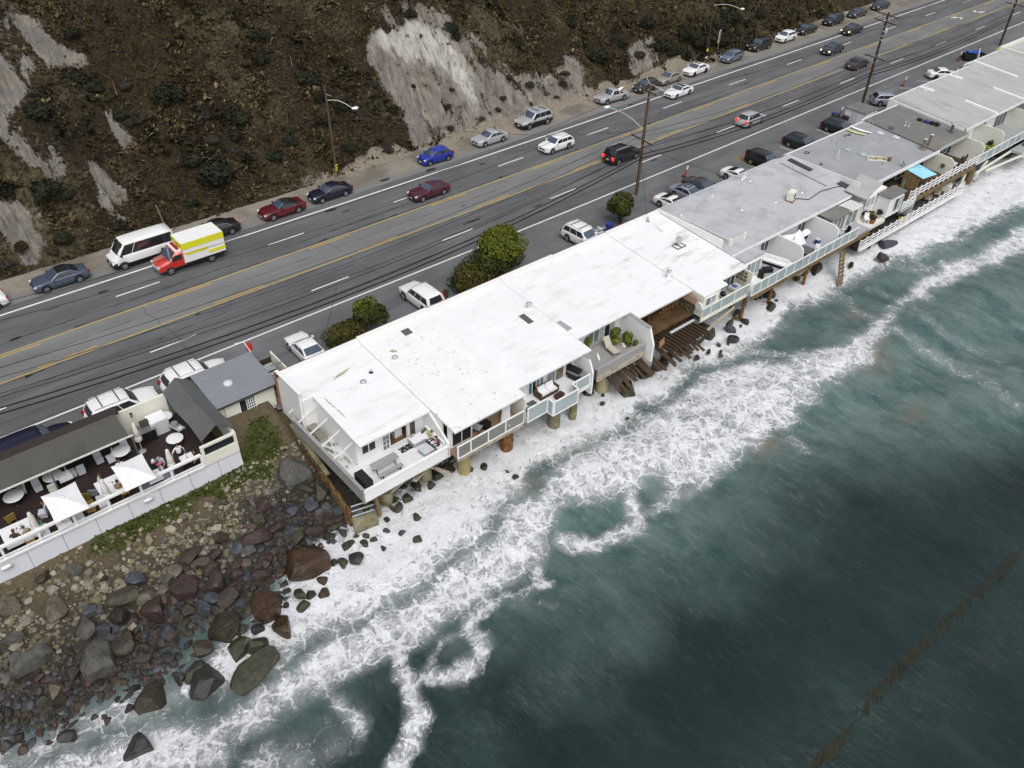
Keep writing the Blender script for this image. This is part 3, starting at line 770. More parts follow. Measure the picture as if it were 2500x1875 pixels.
# water body colour: deep green black offshore, milky green grey where sand and bubbles are stirred up
big = g.noise(g.map(flat, (1, .6, 1)), .16, 5, .6); mid = g.noise(g.map(c0, (1, .55, 1)), .5, 5, .6)
deep = g.mix(g.rng(big, .35, .65), (.0100, .0210, .0208), (.0170, .0345, .0330))
milkc = g.mix(g.rng(mid, .32, .66), (.046, .090, .088), (.128, .186, .176))
mf = g.math('ADD', mi, g.math('MULTIPLY', g.math('SUBTRACT', big, .5), .75), 0, True)
wc = g.mix(g.rng(mf, .06, .96), deep, milkc)
wc = g.mix(g.math('MULTIPLY', br, .75), wc, (.150, .140, .105))
wc = g.mix(g.rng(fo, .42, .92, 0, .72), wc, g.mix(g.rng(mid, .3, .7), (.20, .225, .212), (.44, .46, .46)))
streak = g.math('ADD', g.math('MULTIPLY', g.noise(g.map(flat, (1.5, .30, 1), (0, 0, .12)), 1.5, 5, .68), .55), g.math('MULTIPLY', g.noise(g.map(flat, (1.3, .42, 1), (0, 0, .22)), 4.5, 4, .65), .45))  # thin foam streaks; they also paint the ripples' sky reflection into the colour
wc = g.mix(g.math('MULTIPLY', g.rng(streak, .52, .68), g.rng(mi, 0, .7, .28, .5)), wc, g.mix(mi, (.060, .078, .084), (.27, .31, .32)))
fcol = g.mix(g.rng(nfine, .3, .7), (.66, .68, .72), (.86, .87, .89))
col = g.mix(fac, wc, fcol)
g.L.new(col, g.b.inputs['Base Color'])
g.L.new(g.rng(fac, 0, 1, .16, .8), g.b.inputs['Roughness'])
g.b.inputs['IOR'].default_value = 1.33
g.b.inputs['Specular IOR Level'].default_value = .5
rip = g.noise(g.map(flat, (1.25, .45, 1), (0, 0, .15)), 2.6, 6, .62); rip2 = g.noise(g.map(flat, (1, .5, 1), (0, 0, -.3)), .55, 4, .6)
h = g.math('ADD', g.math('MULTIPLY', rip, .12), g.math('ADD', g.math('MULTIPLY', rip2, .30), g.math('MULTIPLY', fac, g.math('ADD', .10, g.math('MULTIPLY', nfine, .22)))))
g.L.new(g.bump(h, .75, .9), g.b.inputs['Normal'])
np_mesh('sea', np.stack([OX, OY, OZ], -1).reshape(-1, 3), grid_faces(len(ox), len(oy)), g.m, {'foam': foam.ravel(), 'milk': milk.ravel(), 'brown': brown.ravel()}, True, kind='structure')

# ---- kelp line floating offshore
m_kelp = M('kelp', (.020, .020, .010), .5, var=.4)
q = MB(); r = random.Random(5)
kp = [(-3, 0), (0, 0)]
kl = [(28.0, 5.3), (30.4, 5.1), (33.1, 5.4), (36.1, 5.3), (38.4, 5.2), (41.3, 5.1), (44.8, 5.0), (48.3, 4.7), (51.9, 4.4)]
for (ax, ay), (bx_, by_) in zip(kl[:-1], kl[1:]):
    for j in range(r.choice((8, 30, 55))):
        t = r.random(); s = abs(r.gauss(0, .35)); cx = ax + (bx_ - ax) * t + r.gauss(0, .28); cy = ay + (by_ - ay) * t + r.gauss(0, .16)
        L = r.uniform(.25, .8); a = r.gauss(0, .35); w = r.uniform(.03, .10)
        dx_, dy_ = math.cos(a), math.sin(a); zz = ZS + .28
        zz = float(bil(OZ, ox, oy, np.array([cx]), np.array([cy]))[0]) + .02
        q.add([(cx - dx_ * L, cy - dy_ * L, zz), (cx - dy_ * w, cy + dx_ * w, zz), (cx + dx_ * L, cy + dy_ * L, zz), (cx + dy_ * w, cy - dx_ * w, zz)], [(0, 3, 2, 1)])
q.build('kelp', m_kelp, None, kind='stuff')

# ---- rocks
def rock_mat(name, c1, c2, rough=.6, top=None):
    g = Nt(name); n1 = g.noise(g.pos, 2.2, 7, .65); n2 = g.noise(g.pos, 11, 4, .7)
    c = g.mix(g.rng(n1, .35, .65), c1, c2); c = g.mix(g.rng(n2, .56, .72, 0, .55), c, top or tuple(min(1, x * 2.0 + .02) for x in c2))
    g.L.new(c, g.b.inputs['Base Color']); g.b.inputs['Roughness'].default_value = rough
    g.L.new(g.bump(g.math('ADD', n1, g.math('MULTIPLY', n2, .5)), .7, .10), g.b.inputs['Normal'])
    return g.m
RK = {'dark': rock_mat('rock_dark', (.014, .013, .012), (.034, .032, .028), .45), 'maroon': rock_mat('rock_maroon', (.024, .014, .012), (.056, .032, .027), .55), 'blue': rock_mat('rock_blue_grey', (.028, .032, .041), (.062, .068, .082), .5),
      'olive': rock_mat('rock_olive', (.024, .022, .013), (.058, .053, .031), .6), 'tan': rock_mat('rock_tan', (.075, .065, .044), (.15, .13, .096), .7), 'rust': rock_mat('rock_rust', (.022, .012, .006), (.060, .031, .013), .45),
      'grey': rock_mat('rock_grey', (.042, .041, .036), (.098, .094, .083), .75), 'brown': rock_mat('rock_brown', (.018, .014, .009), (.045, .034, .021), .5), 'algae': rock_mat('rock_algae', (.014, .016, .008), (.046, .047, .020), .45)}
RNAME = {'dark': 'black wet', 'maroon': 'dark red', 'blue': 'blue grey', 'olive': 'olive green', 'tan': 'pale tan', 'rust': 'orange brown', 'grey': 'light grey', 'brown': 'dark brown', 'algae': 'algae covered'}
RMESH = []
for k in range(14):
    bm = bmesh.new(); bmesh.ops.create_icosphere(bm, subdivisions=3, radius=1.0); r = random.Random(900 + k)
    pl = []
    for j in range(r.randint(9, 14)):
        n_ = Vector((r.gauss(0, 1), r.gauss(0, 1), r.gauss(0, 1))).normalized(); pl.append((n_, r.uniform(.46, .82)))
    for v in bm.verts:
        p = v.co.normalized() * (1 + .10 * mnoise.noise(v.co * 1.7 + Vector((k * 7, 0, 0))))
        for n_, d in pl:
            e = p.dot(n_) - d
            if e > 0: p = p - n_ * e * .97
        v.co = p * 1.22 + Vector((mnoise.noise(v.co * 4 + Vector((k, 3, 0))), mnoise.noise(v.co * 4 + Vector((9, k, 0))), mnoise.noise(v.co * 4 + Vector((k, k, 5))))) * .045
    me = bpy.data.meshes.new('rock'); bm.to_mesh(me); bm.free()
    me.materials.append(RK['dark'])
    me.polygons.foreach_set('use_smooth', [False] * len(me.polygons)); RMESH.append(me)
_rc = [0]
def rock_thing(x, y, sx_, sy_, sz_, colr, label=None, group='boulders along the shore', z=None, rz=None, sink=.25, name='boulder'):
    me = RMESH[_rc[0] % len(RMESH)]; _rc[0] += 1
    o = bpy.data.objects.new(name, me); COL.objects.link(o)
    zz = max(shz(x, y), ZS + .16) if z is None else z
    o.location = (x, y, zz + sz_ * (.5 - sink)); o.scale = (sx_ / 2, sy_ / 2, sz_ / 2)
    o.rotation_euler = (random.uniform(-.35, .35), random.uniform(-.35, .35), random.uniform(0, 6.28) if rz is None else rz)
    o.material_slots[0].link = 'OBJECT'; o.material_slots[0].material = RK[colr]
    tag(o, label, 'rock', group); return o
# ---- boulders placed where the photograph shows them
ROCKS = [(13.4,34.5,2.32,2.21,'rust'),(9.9,33.1,1.7,1.81,'rust'),(9.8,31.2,1.22,1.11,'rust'),(6.9,33.4,2.02,1.57,'brown'),(7.4,29.8,3.25,1.19,'algae'),(4.7,30.8,1.85,1.2,'dark'),(1.8,31.8,1.54,1.21,'brown'),(0.2,29.5,1.61,0.96,'dark'),(7.1,31.7,1.22,0.99,'brown'),(6.1,37.1,1.62,1.62,'maroon'),(4.2,36.8,1.49,1.26,'maroon'),(8.0,36.4,1.27,1.27,'maroon'),(3.2,38.4,1.97,1.05,'olive'),(4.3,37.8,1.04,0.93,'tan'),(7.5,38.9,1.53,0.94,'maroon'),(11.6,37.9,1.54,0.94,'maroon'),(11.7,38.5,1.42,0.83,'maroon'),(9.8,39.1,1.06,0.71,'maroon'),(8.1,38.1,1.05,0.7,'maroon'),(8.3,37.4,0.93,0.7,'maroon'),(8.8,38.2,1.05,0.7,'maroon'),(10.6,35.5,1.27,0.75,'maroon'),(11.8,35.2,1.04,0.64,'rust'),(9.5,36.4,0.81,0.69,'maroon'),(0.6,35.6,1.81,2.04,'grey'),(-2.4,37.7,1.85,1.21,'grey'),(2.5,37.5,1.15,0.92,'dark'),(0.7,37.9,1.15,0.98,'grey'),(-2.1,35.5,0.91,0.68,'tan'),(-2.2,34.8,0.85,0.68,'brown'),(14.0,36.8,1.07,0.71,'olive'),(10.3,38.0,0.88,0.65,'blue'),(9.7,35.9,0.69,0.58,'blue'),(4.3,35.3,0.85,0.79,'blue'),(1.2,38.7,0.87,0.7,'blue'),(-2.9,39.5,1.29,0.7,'grey'),(8.3,35.2,1.37,0.91,'brown'),(4.6,31.9,1.43,0.88,'olive'),(1.3,37.3,0.92,0.8,'blue'),(6.7,35.5,0.8,0.68,'blue'),(5.8,35.8,0.91,0.57,'brown'),(2.0,35.9,1.36,1.02,'brown'),(5.5,33.0,1.01,0.89,'brown'),(-1.0,35.8,0.79,0.68,'brown'),(11.9,32.8,0.68,0.79,'algae'),(12.4,32.4,0.57,0.45,'algae'),(13.1,32.0,0.68,0.45,'rust'),(11.6,31.9,0.67,0.62,'algae'),(8.6,32.2,0.84,0.56,'dark'),(7.2,31.6,1.33,0.99,'algae'),(8.2,31.1,1.21,0.88,'algae'),(3.6,32.1,0.77,0.66,'dark'),(15.3,33.3,0.69,0.58,'algae'),(16.1,33.0,0.93,0.81,'dark'),(14.9,33.7,0.46,0.41,'dark'),(13.6,32.9,0.46,0.57,'rust'),(-0.3,39.9,1.06,1.29,'tan'),(-2.4,41.4,1.55,1.07,'tan'),(3.0,39.3,1.4,0.58,'dark'),(4.2,39.2,1.05,0.7,'blue'),(9.9,37.0,0.7,0.58,'maroon'),(11.3,36.1,0.81,0.47,'maroon'),(10.8,37.4,0.82,0.53,'grey'),(6.3,38.5,0.82,0.82,'tan'),(6.1,38.5,0.7,0.7,'olive'),(16.0,40.7,2.05,2.09,'grey'),(13.2,40.0,0.98,0.98,'maroon'),(16.0,38.4,0.9,0.63,'blue'),(14.6,38.8,0.98,0.8,'blue'),(17.1,38.9,1.17,0.99,'olive'),(16.4,39.5,0.63,0.81,'olive'),(13.1,38.2,1.68,0.62,'maroon'),(15.3,36.7,1.24,0.62,'maroon'),(13.9,36.7,1.05,0.79,'olive'),(12.6,39.1,0.8,0.71,'olive'),(13.6,38.6,0.71,0.53,'blue'),(14.1,37.7,0.44,0.35,'blue'),(11.5,37.9,1.22,0.79,'maroon'),(11.7,38.6,1.32,0.53,'maroon'),(16.8,37.8,0.72,0.54,'grey'),(16.7,37.6,0.36,0.45,'grey'),(16.5,36.4,0.8,0.53,'algae'),(14.5,36.3,0.61,0.53,'blue'),(21.5,33.5,0.53,0.44,'algae'),(20.3,31.8,0.52,0.52,'algae'),(19.8,33.0,0.52,0.35,'blue'),(19.1,33.8,0.4,0.35,'blue'),(19.7,34.7,0.31,0.53,'algae'),(17.8,34.3,0.48,0.35,'algae'),(18.0,33.7,0.44,0.35,'algae'),(17.3,33.8,0.52,0.43,'algae'),(17.2,34.7,0.44,0.35,'algae'),(18.1,32.7,0.35,0.35,'algae'),(16.4,34.4,0.78,0.52,'algae'),(21.0,36.0,0.72,0.54,'algae'),(21.0,35.1,0.72,0.54,'olive'),(21.9,35.4,0.73,0.63,'algae'),(23.1,35.8,0.73,0.64,'algae'),(25.0,35.8,0.83,0.56,'algae'),(26.0,35.9,1.03,0.65,'algae'),(27.3,34.9,0.47,0.47,'grey'),(28.2,34.4,0.56,0.56,'algae'),(27.2,35.6,0.66,0.56,'algae'),(30.8,36.1,0.68,0.48,'algae'),(31.7,35.4,0.58,0.48,'algae'),(31.7,36.3,0.59,0.49,'dark'),(24.1,35.4,0.73,0.55,'olive'),(31.1,35.0,0.58,0.34,'dark'),(31.2,36.1,0.78,0.58,'algae'),(31.6,35.3,0.58,0.58,'algae'),(31.1,35.0,0.58,0.29,'dark'),(40.5,34.0,0.46,0.46,'algae'),(41.3,34.7,0.31,0.31,'dark'),(40.8,31.4,0.25,0.25,'dark'),(43.4,33.8,1.26,1.16,'algae'),(40.7,35.8,0.94,0.73,'dark'),(42.1,36.1,0.74,0.63,'olive'),(41.6,36.1,0.63,0.74,'tan'),(53.7,35.1,1.39,1.16,'olive'),(55.2,35.1,1.77,1.3,'olive'),(51.5,34.4,1.36,0.91,'algae'),(49.4,34.7,1.23,0.78,'algae'),(57.4,33.9,0.95,0.95,'blue'),(58.5,34.6,0.85,0.73,'blue'),(56.3,32.7,0.82,0.7,'dark'),(60.1,35.1,0.98,0.61,'dark'),(59.6,33.9,0.73,0.61,'dark'),(59.4,34.7,0.49,0.49,'tan'),(53.2,33.0,0.57,0.29,'dark'),(53.6,32.0,0.34,0.34,'algae'),(54.0,32.3,0.46,0.23,'algae'),(51.6,33.1,0.56,0.34,'dark'),(55.6,32.7,0.29,0.23,'dark'),(54.7,33.1,0.46,0.35,'dark'),(29.3,32.9,0.28,0.28,'algae'),(29.4,32.1,0.56,0.37,'algae'),(47.5,34.4,0.77,0.66,'dark'),(46.0,34.3,0.86,0.65,'dark'),(46.1,35.1,1.09,0.87,'algae'),(48.3,34.2,0.99,0.66,'olive'),(65.1,35.1,1.1,0.87,'olive'),(66.3,35.3,0.47,0.41,'algae'),(70.2,35.2,0.67,0.48,'algae'),(61.9,35.7,0.51,0.39,'algae'),(62.5,35.9,0.28,0.23,'dark'),(63.7,35.6,0.34,0.29,'dark'),(64.3,35.5,0.4,0.35,'algae'),(63.3,33.7,0.79,0.62,'grey'),(65.1,34.2,0.35,0.23,'dark'),(58.4,34.6,0.92,0.49,'blue'),(57.5,34.0,0.81,0.65,'blue'),(59.7,34.1,0.49,0.44,'dark'),(59.8,33.8,0.33,0.27,'grey'),(59.4,34.7,0.49,0.44,'tan'),(60.1,35.1,0.77,0.39,'dark'),(58.8,33.7,0.33,0.22,'blue'),(73.0,35.0,1.98,0.99,'brown'),(70.3,35.2,0.71,0.45,'algae'),(80.9,34.8,1.83,0.92,'olive'),(82.3,34.5,1.14,0.78,'brown'),(76.4,33.4,1.01,0.41,'algae'),(66.1,35.4,0.5,0.31,'algae'),(70.8,36.1,0.72,0.33,'dark'),(76.9,33.2,1.09,0.47,'algae'),(80.8,31.9,1.74,0.87,'dark'),(84.2,34.6,1.66,1.06,'olive'),(84.0,33.0,1.65,1.05,'blue'),(85.4,35.7,1.38,0.92,'brown'),(70.2,35.2,0.74,0.54,'algae'),(65.1,35.2,1.16,0.9,'olive'),(63.6,33.8,1.01,0.76,'olive'),(121.7,35.5,3.0,1.8,'brown'),(118.8,36.2,2.55,1.77,'brown'),(125.3,36.4,1.85,1.23,'tan')]
SIZEW = ((1.7, 'huge'), (1.15, 'large'), (.75, 'medium'), (.5, 'small'), (0, 'very small'))
def rock_zone(x, y):
    if x < 18.2:
        t = y - float(shore_y(x))
        if t < .2: return 'in the foam at the foot of the rocky slope' if x > 9 else 'in the surf at the lower left of the rocky slope'
        if t < 2.2: return 'at the water line of the rocky slope'
        if t < 4.6: return 'midway down the rocky slope' + (' by the timber bulkhead' if x > 14.5 else ' left of the bulkhead' if x > 6 else ' at the far left')
        return 'high on the rocky slope under the terrace wall'
    if x < 26: return 'in the foam below the picnic table deck'
    if x < 32: return 'in the foam below the deck with the white lounger'
    if x < 40: return 'in the foam below the glass railed deck'
    if x < 45: return 'beside the concrete pile under the grey wood deck'
    if x < 52: return 'under the stripped deck boards'
    if x < 59: return 'in the foam below the cream enclosed deck'
    if x < 68: return 'in the wash below the glass balustrade'
    if x < 90: return 'in the wash beside the beach stairs'
    return 'on the beach below the far right houses'
_acc = []
def add_rock(x, y, w, h, c, extra=0):
    for a, b, s in _acc:
        if math.hypot(a - x, b - y) < .28 * (s + w): return
    _acc.append((x, y, w))
    sw = next(n for k, n in SIZEW if w >= k)
    lab = f'{sw} {RNAME[c]} boulder {rock_zone(x, y)}'
    k = 1.12 if extra == 0 else 1.0
    rock_thing(x, y, w * k, max(h * 1.25, w * .5) * k, min(.42 * w + .42 * h, h * .85 + .1) * k, c, lab, 'boulders: ' + lab, rz=random.uniform(-.5, .5))

ROCKS.sort(key=lambda t: -t[2])
add_rock(16.0, 40.7, 2.2, 1.8, 'grey')
for t_ in ROCKS: add_rock(*t_)
r = random.Random(77); n = 0
while n < 118:
    x = r.uniform(-6, 17.2); y = r.uniform(32, 42.6)
    t = y - float(shore_y(x))
    if t < -.5 or (t > 5.5 and r.random() < .75): continue
    w = r.uniform(.36, .95); c = r.choice(('dark', 'dark', 'maroon', 'maroon', 'blue', 'brown', 'brown', 'olive')) if t < 5 else r.choice(('tan', 'olive', 'brown', 'grey'))
    if t < .3: c = 'dark'
    m_ = len(_acc); add_rock(x, y, w, w * r.uniform(.5, .85), c, 1); n += 1
# ---- cobbles and gravel between the boulders: too many to count
def pebble_mesh(name, N, xr, yr, size, pick, seed, dens=None):
    rr = np.random.default_rng(seed)
    x = rr.uniform(*xr, N); y = rr.uniform(*yr, N); t = y - shore_y(x)
    k = (t > -.25) & (y < 43.3 - .0 * x)
    if dens is not None: k &= rr.uniform(0, 1, N) < dens(x, y, t)
    x, y, t = x[k], y[k], t[k]; n = len(x)
    z = bil(SZ, sx, sy, x, y)
    phi = (1 + 5 ** .5) / 2
    iv = np.array([(-1, phi, 0), (1, phi, 0), (-1, -phi, 0), (1, -phi, 0), (0, -1, phi), (0, 1, phi), (0, -1, -phi), (0, 1, -phi), (phi, 0, -1), (phi, 0, 1), (-phi, 0, -1), (-phi, 0, 1)]) / 1.902
    fi = np.array([(0, 11, 5), (0, 5, 1), (0, 1, 7), (0, 7, 10), (0, 10, 11), (1, 5, 9), (5, 11, 4), (11, 10, 2), (10, 7, 6), (7, 1, 8), (3, 9, 4), (3, 4, 2), (3, 2, 6), (3, 6, 8), (3, 8, 9), (4, 9, 5), (2, 4, 11), (6, 2, 10), (8, 6, 7), (9, 8, 1)])
    s = rr.uniform(*size, n) ** 1.0 * rr.choice([.7, 1, 1, 1.5], n)
    v = iv[None] * (1 + rr.uniform(-.25, .25, (n, 12, 1))) * (s[:, None] * np.array([1, 1, .7]))[:, None, :] if False else iv[None] * (1 + rr.uniform(-.28, .28, (n, 12, 1))) * np.stack([s, s * rr.uniform(.6, 1, n), s * rr.uniform(.45, .8, n)], 1)[:, None, :]
    a = rr.uniform(0, 6.28, n); ca, sa = np.cos(a)[:, None], np.sin(a)[:, None]
    v = np.stack([v[..., 0] * ca - v[..., 1] * sa, v[..., 0] * sa + v[..., 1] * ca, v[..., 2]], -1) + np.stack([x, y, z + s * .22], 1)[:, None, :]
    F = (fi[None] + (np.arange(n) * 12)[:, None, None]).reshape(-1, 3)
    C = np.repeat(pick(x, y, t, rr), 12, 0) * np.repeat(rr.uniform(.7, 1.3, (n, 1)), 12, 0)
    return np_mesh(name, v.reshape(-1, 3), F, m_peb, {'tint': C}, False, kind='stuff')
g = Nt('pebble'); g.L.new(g.mix(.5, g.attr('tint', True), g.mix(g.noise(g.pos, 14, 4), (.6, .6, .6), (1.4, 1.4, 1.4)), 'MULTIPLY'), g.b.inputs['Base Color']); g.b.inputs['Roughness'].default_value = .65
m_peb = g.m
def pk(x, y, t, rr):
    pal_lo = np.array([(.020, .018, .016), (.045, .025, .021), (.05, .055, .066), (.045, .038, .022), (.03, .026, .02)]); pal_hi = np.array([(.17, .145, .10), (.24, .215, .16), (.12, .10, .065), (.20, .19, .15), (.14, .12, .06)])
    i = rr.integers(0, 5, len(x)); k = sstep(4.2, 6.6, t + rr.normal(0, .6, len(x)))[:, None]
    return pal_lo[i] * (1 - k) + pal_hi[i] * k
pebble_mesh('cobbles', 9500, (-7, 17.6), (32, 43.2), (.07, .19), pk, 3, lambda x, y, t: np.clip(.25 + .9 * (vnoise(x * .5, y * .5, 19, 3) - .2), 0, 1) * np.where((t > 8.2), .25, 1))
pebble_mesh('cobbles', 2600, (-7, 17.6), (32, 42), (.16, .30), pk, 4, lambda x, y, t: np.where(t < 5.5, .6, .22))
pebble_mesh('cobbles', 2600, (19, 62), (35, 40), (.10, .32), lambda x, y, t, rr: np.array([(.03, .032, .018), (.05, .045, .025), (.02, .02, .017)])[rr.integers(0, 3, len(x))], 5)
# ================================================================== MATERIALS FOR BUILT THINGS
m_wall = M('white_stucco', (.80, .80, .79), .7, var=.05, vs=1.2, bump=.1, bs=30, col2=(.58, .56, .50), c2=(.68, .8), c2s=.7)
m_trim = M('white_trim', (.80, .80, .80), .5, var=.04)
m_cream = M('cream_stucco', (.74, .73, .64), .75, var=.06, vs=1, col2=(.5, .48, .38), c2=(.66, .8), c2s=.9)
m_roofw = M('white_roof_coating', (.775, .785, .80), .65, var=.05, vs=.5, col2=(.55, .545, .53), c2=(.52, .80), c2s=.6, c2st=(.5, 1.8, 1))
m_roofw2 = M('white_roof_stained', (.775, .785, .80), .65, var=.05, vs=.6, col2=(.42, .38, .31), c2=(.56, .76), c2s=.55, c2st=(.45, 1.7, 1))
m_roofg = M('grey_roof_felt', (.44, .45, .475), .75, var=.10, vs=.35, col2=(.36, .365, .38), c2=(.48, .62), c2s=.5, st=(.7, 1.4, 1))
m_roofb = M('blue_grey_roof', (.30, .305, .325), .7, var=.14, vs=.4, col2=(.37, .375, .39), c2=(.55, .7), c2s=.35)
m_roofd = M('dark_grey_roof', (.165, .163, .155), .8, var=.12, vs=.5, col2=(.22, .21, .19), c2=(.5, .66), c2s=.4)
m_roofl = M('pale_grey_roof', (.42, .42, .42), .75, var=.09, vs=.45, col2=(.31, .305, .295), c2=(.50, .70), c2s=.45, c2st=(1.6, .5, 1))
m_glass = M('dark_window_glass', (.022, .026, .028), .06, var=.2, spec=.7)
m_glassg = M('green_curtain_glass', (.16, .20, .17), .08, var=.35, vs=1.5, spec=.6)
m_panel = M('frosted_glass_panel', (.36, .42, .43), .12, var=.14, vs=.6, spec=.6)
m_panelb = M('smoked_glass_panel', (.20, .20, .18), .12, var=.12, vs=.6, spec=.6)
m_redtrim = M('oxide_red_trim', (.19, .065, .055), .7, var=.2)
m_woodg = M('weathered_grey_timber', (.30, .295, .285), .8, var=.22, vs=2.5, st=(.35, 3, 3), bump=.2)
m_woodb = M('raw_brown_timber', (.26, .16, .065), .7, var=.22, vs=2.5, st=(.4, 3, 3))
m_woodd = M('dark_wet_timber', (.060, .038, .022), .6, var=.35, vs=2, st=(3, .5, 3), col2=(.12, .08, .05), c2=(.55, .68), c2s=1.4)
m_woodo = M('ochre_timber', (.185, .130, .060), .75, var=.3, vs=3, col2=(.075, .052, .028), c2=(.5, .65), c2s=1.6)
m_pale = M('bleached_timber', (.40, .35, .27), .8, var=.25, vs=3, col2=(.16, .13, .09), c2=(.52, .66), c2s=1.8)
m_conc = M('concrete_mossy', (.27, .245, .165), .85, var=.2, vs=1.5, bump=.3, col2=(.13, .12, .05), c2=(.45, .62), c2s=1.1)
m_rusty = M('rusty_steel', (.16, .068, .025), .8, var=.35, vs=3, col2=(.32, .17, .05), c2=(.52, .62), c2s=2)
m_deckw = M('white_painted_deck', (.70, .71, .73), .6, var=.07, vs=1, col2=(.42, .41, .40), c2=(.62, .78), c2s=1.1)
m_black = M('black_fabric', (.012, .012, .013), .75, var=.2)
m_dkbrown = M('dark_maroon_decking', (.030, .019, .017), .6, var=.25, vs=1.5, st=(4, .6, 1))
m_canvas = M('dark_canvas_awning', (.085, .082, .070), .85, var=.12, vs=1.0, col2=(.06, .058, .05), c2=(.5, .66), c2s=.5)
m_tent = M('slate_canvas', (.105, .112, .112), .8, var=.16, vs=1.3, col2=(.16, .165, .16), c2=(.6, .7), c2s=2)
m_metalr = M('grey_sheet_roof', (.27, .285, .31), .45, metal=.3, var=.07, vs=.8)
m_linen = M('white_linen', (.74, .74, .76), .9, var=.05)
m_offw = M('off_white_canvas', (.66, .65, .60), .9, var=.08, vs=3)
m_panelw = M('pale_wall_panel', (.60, .62, .65), .6, var=.06, vs=.6)
m_steel = M('brushed_steel', (.42, .43, .44), .35, metal=.8, var=.1)
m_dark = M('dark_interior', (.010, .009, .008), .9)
m_greyp = M('grey_painted_metal', (.33, .35, .36), .5, var=.1)
m_ltgrey = M('light_grey_upholstery', (.50, .52, .56), .9, var=.08)
m_slate = M('slate_blue_vinyl', (.20, .235, .25), .6, var=.12)
m_wick = M('brown_wicker', (.085, .050, .030), .75, var=.3, vs=14)
m_bamboo = M('bamboo_cane', (.25, .16, .04), .7, var=.25, vs=8)
m_blackm = M('black_metal', (.018, .018, .02), .4, metal=.3)
m_plast = M('white_plastic', (.80, .80, .80), .4, var=.02)
m_leafg = leaf_mat('pot_plant_leaf', (.055, .085, .012), (.15, .17, .03), (.22, .21, .05))
m_terra = M('terracotta', (.30, .12, .06), .8, var=.15)
m_skin = M('skin', (.42, .24, .16), .6, var=.05)
m_clay = M('ochre_floor', (.17, .095, .045), .5, var=.3, vs=3, st=(.5, 4, 1))

def plain(name, mat, label, cat, mb, group=None):
    return tag(mb.build(name, mat), label, cat, group)

# ------------------------------------------------------------------ people
def bodymesh(J, Rr, E, col_of, mats):
    """one continuous skinned body; J joints, Rr radii, E bones, col_of[bone]->material index"""
    me = bpy.data.meshes.new('tmp'); names = list(J); ix = {n: i for i, n in enumerate(names)}
    me.from_pydata([J[n] for n in names], [(ix[a], ix[b]) for a, b in E], [])
    ob = bpy.data.objects.new('tmp', me); COL.objects.link(ob)
    md = ob.modifiers.new('s', 'SKIN'); md.use_smooth_shade = True
    for i, n in enumerate(names):
        sv = me.skin_vertices[0].data[i]; rr = Rr[n]; sv.radius = rr if isinstance(rr, tuple) else (rr, rr); sv.use_root = (n == 'pelvis')
    ob.modifiers.new('d', 'SUBSURF').levels = 1
    dg = bpy.context.evaluated_depsgraph_get(); ev = ob.evaluated_get(dg)
    m2 = bpy.data.meshes.new_from_object(ev)
    bpy.data.objects.remove(ob); bpy.data.meshes.remove(me)
    segs = [(Vector(J[a]), Vector(J[b]), col_of.get((a, b), 0)) for a, b in E]
    m2.materials.clear()
    for m in mats: m2.materials.append(m)
    mi = []
    for p in m2.polygons:
        c = p.center; best = 1e9; k = 0
        for a, b, col in segs:
            ab = b - a; t = max(0, min(1, (c - a).dot(ab) / max(1e-9, ab.length_squared))); d = (c - a - ab * t).length
            if d < best: best, k = d, col
        mi.append(k)
    m2.polygons.foreach_set('material_index', mi); m2.polygons.foreach_set('use_smooth', [True] * len(mi)); m2.update()
    return m2
_cl = {}
def cloth(c):
    if c not in _cl: _cl[c] = M('cloth_%d' % len(_cl), c, .85, var=.1, vs=6)
    return _cl[c]
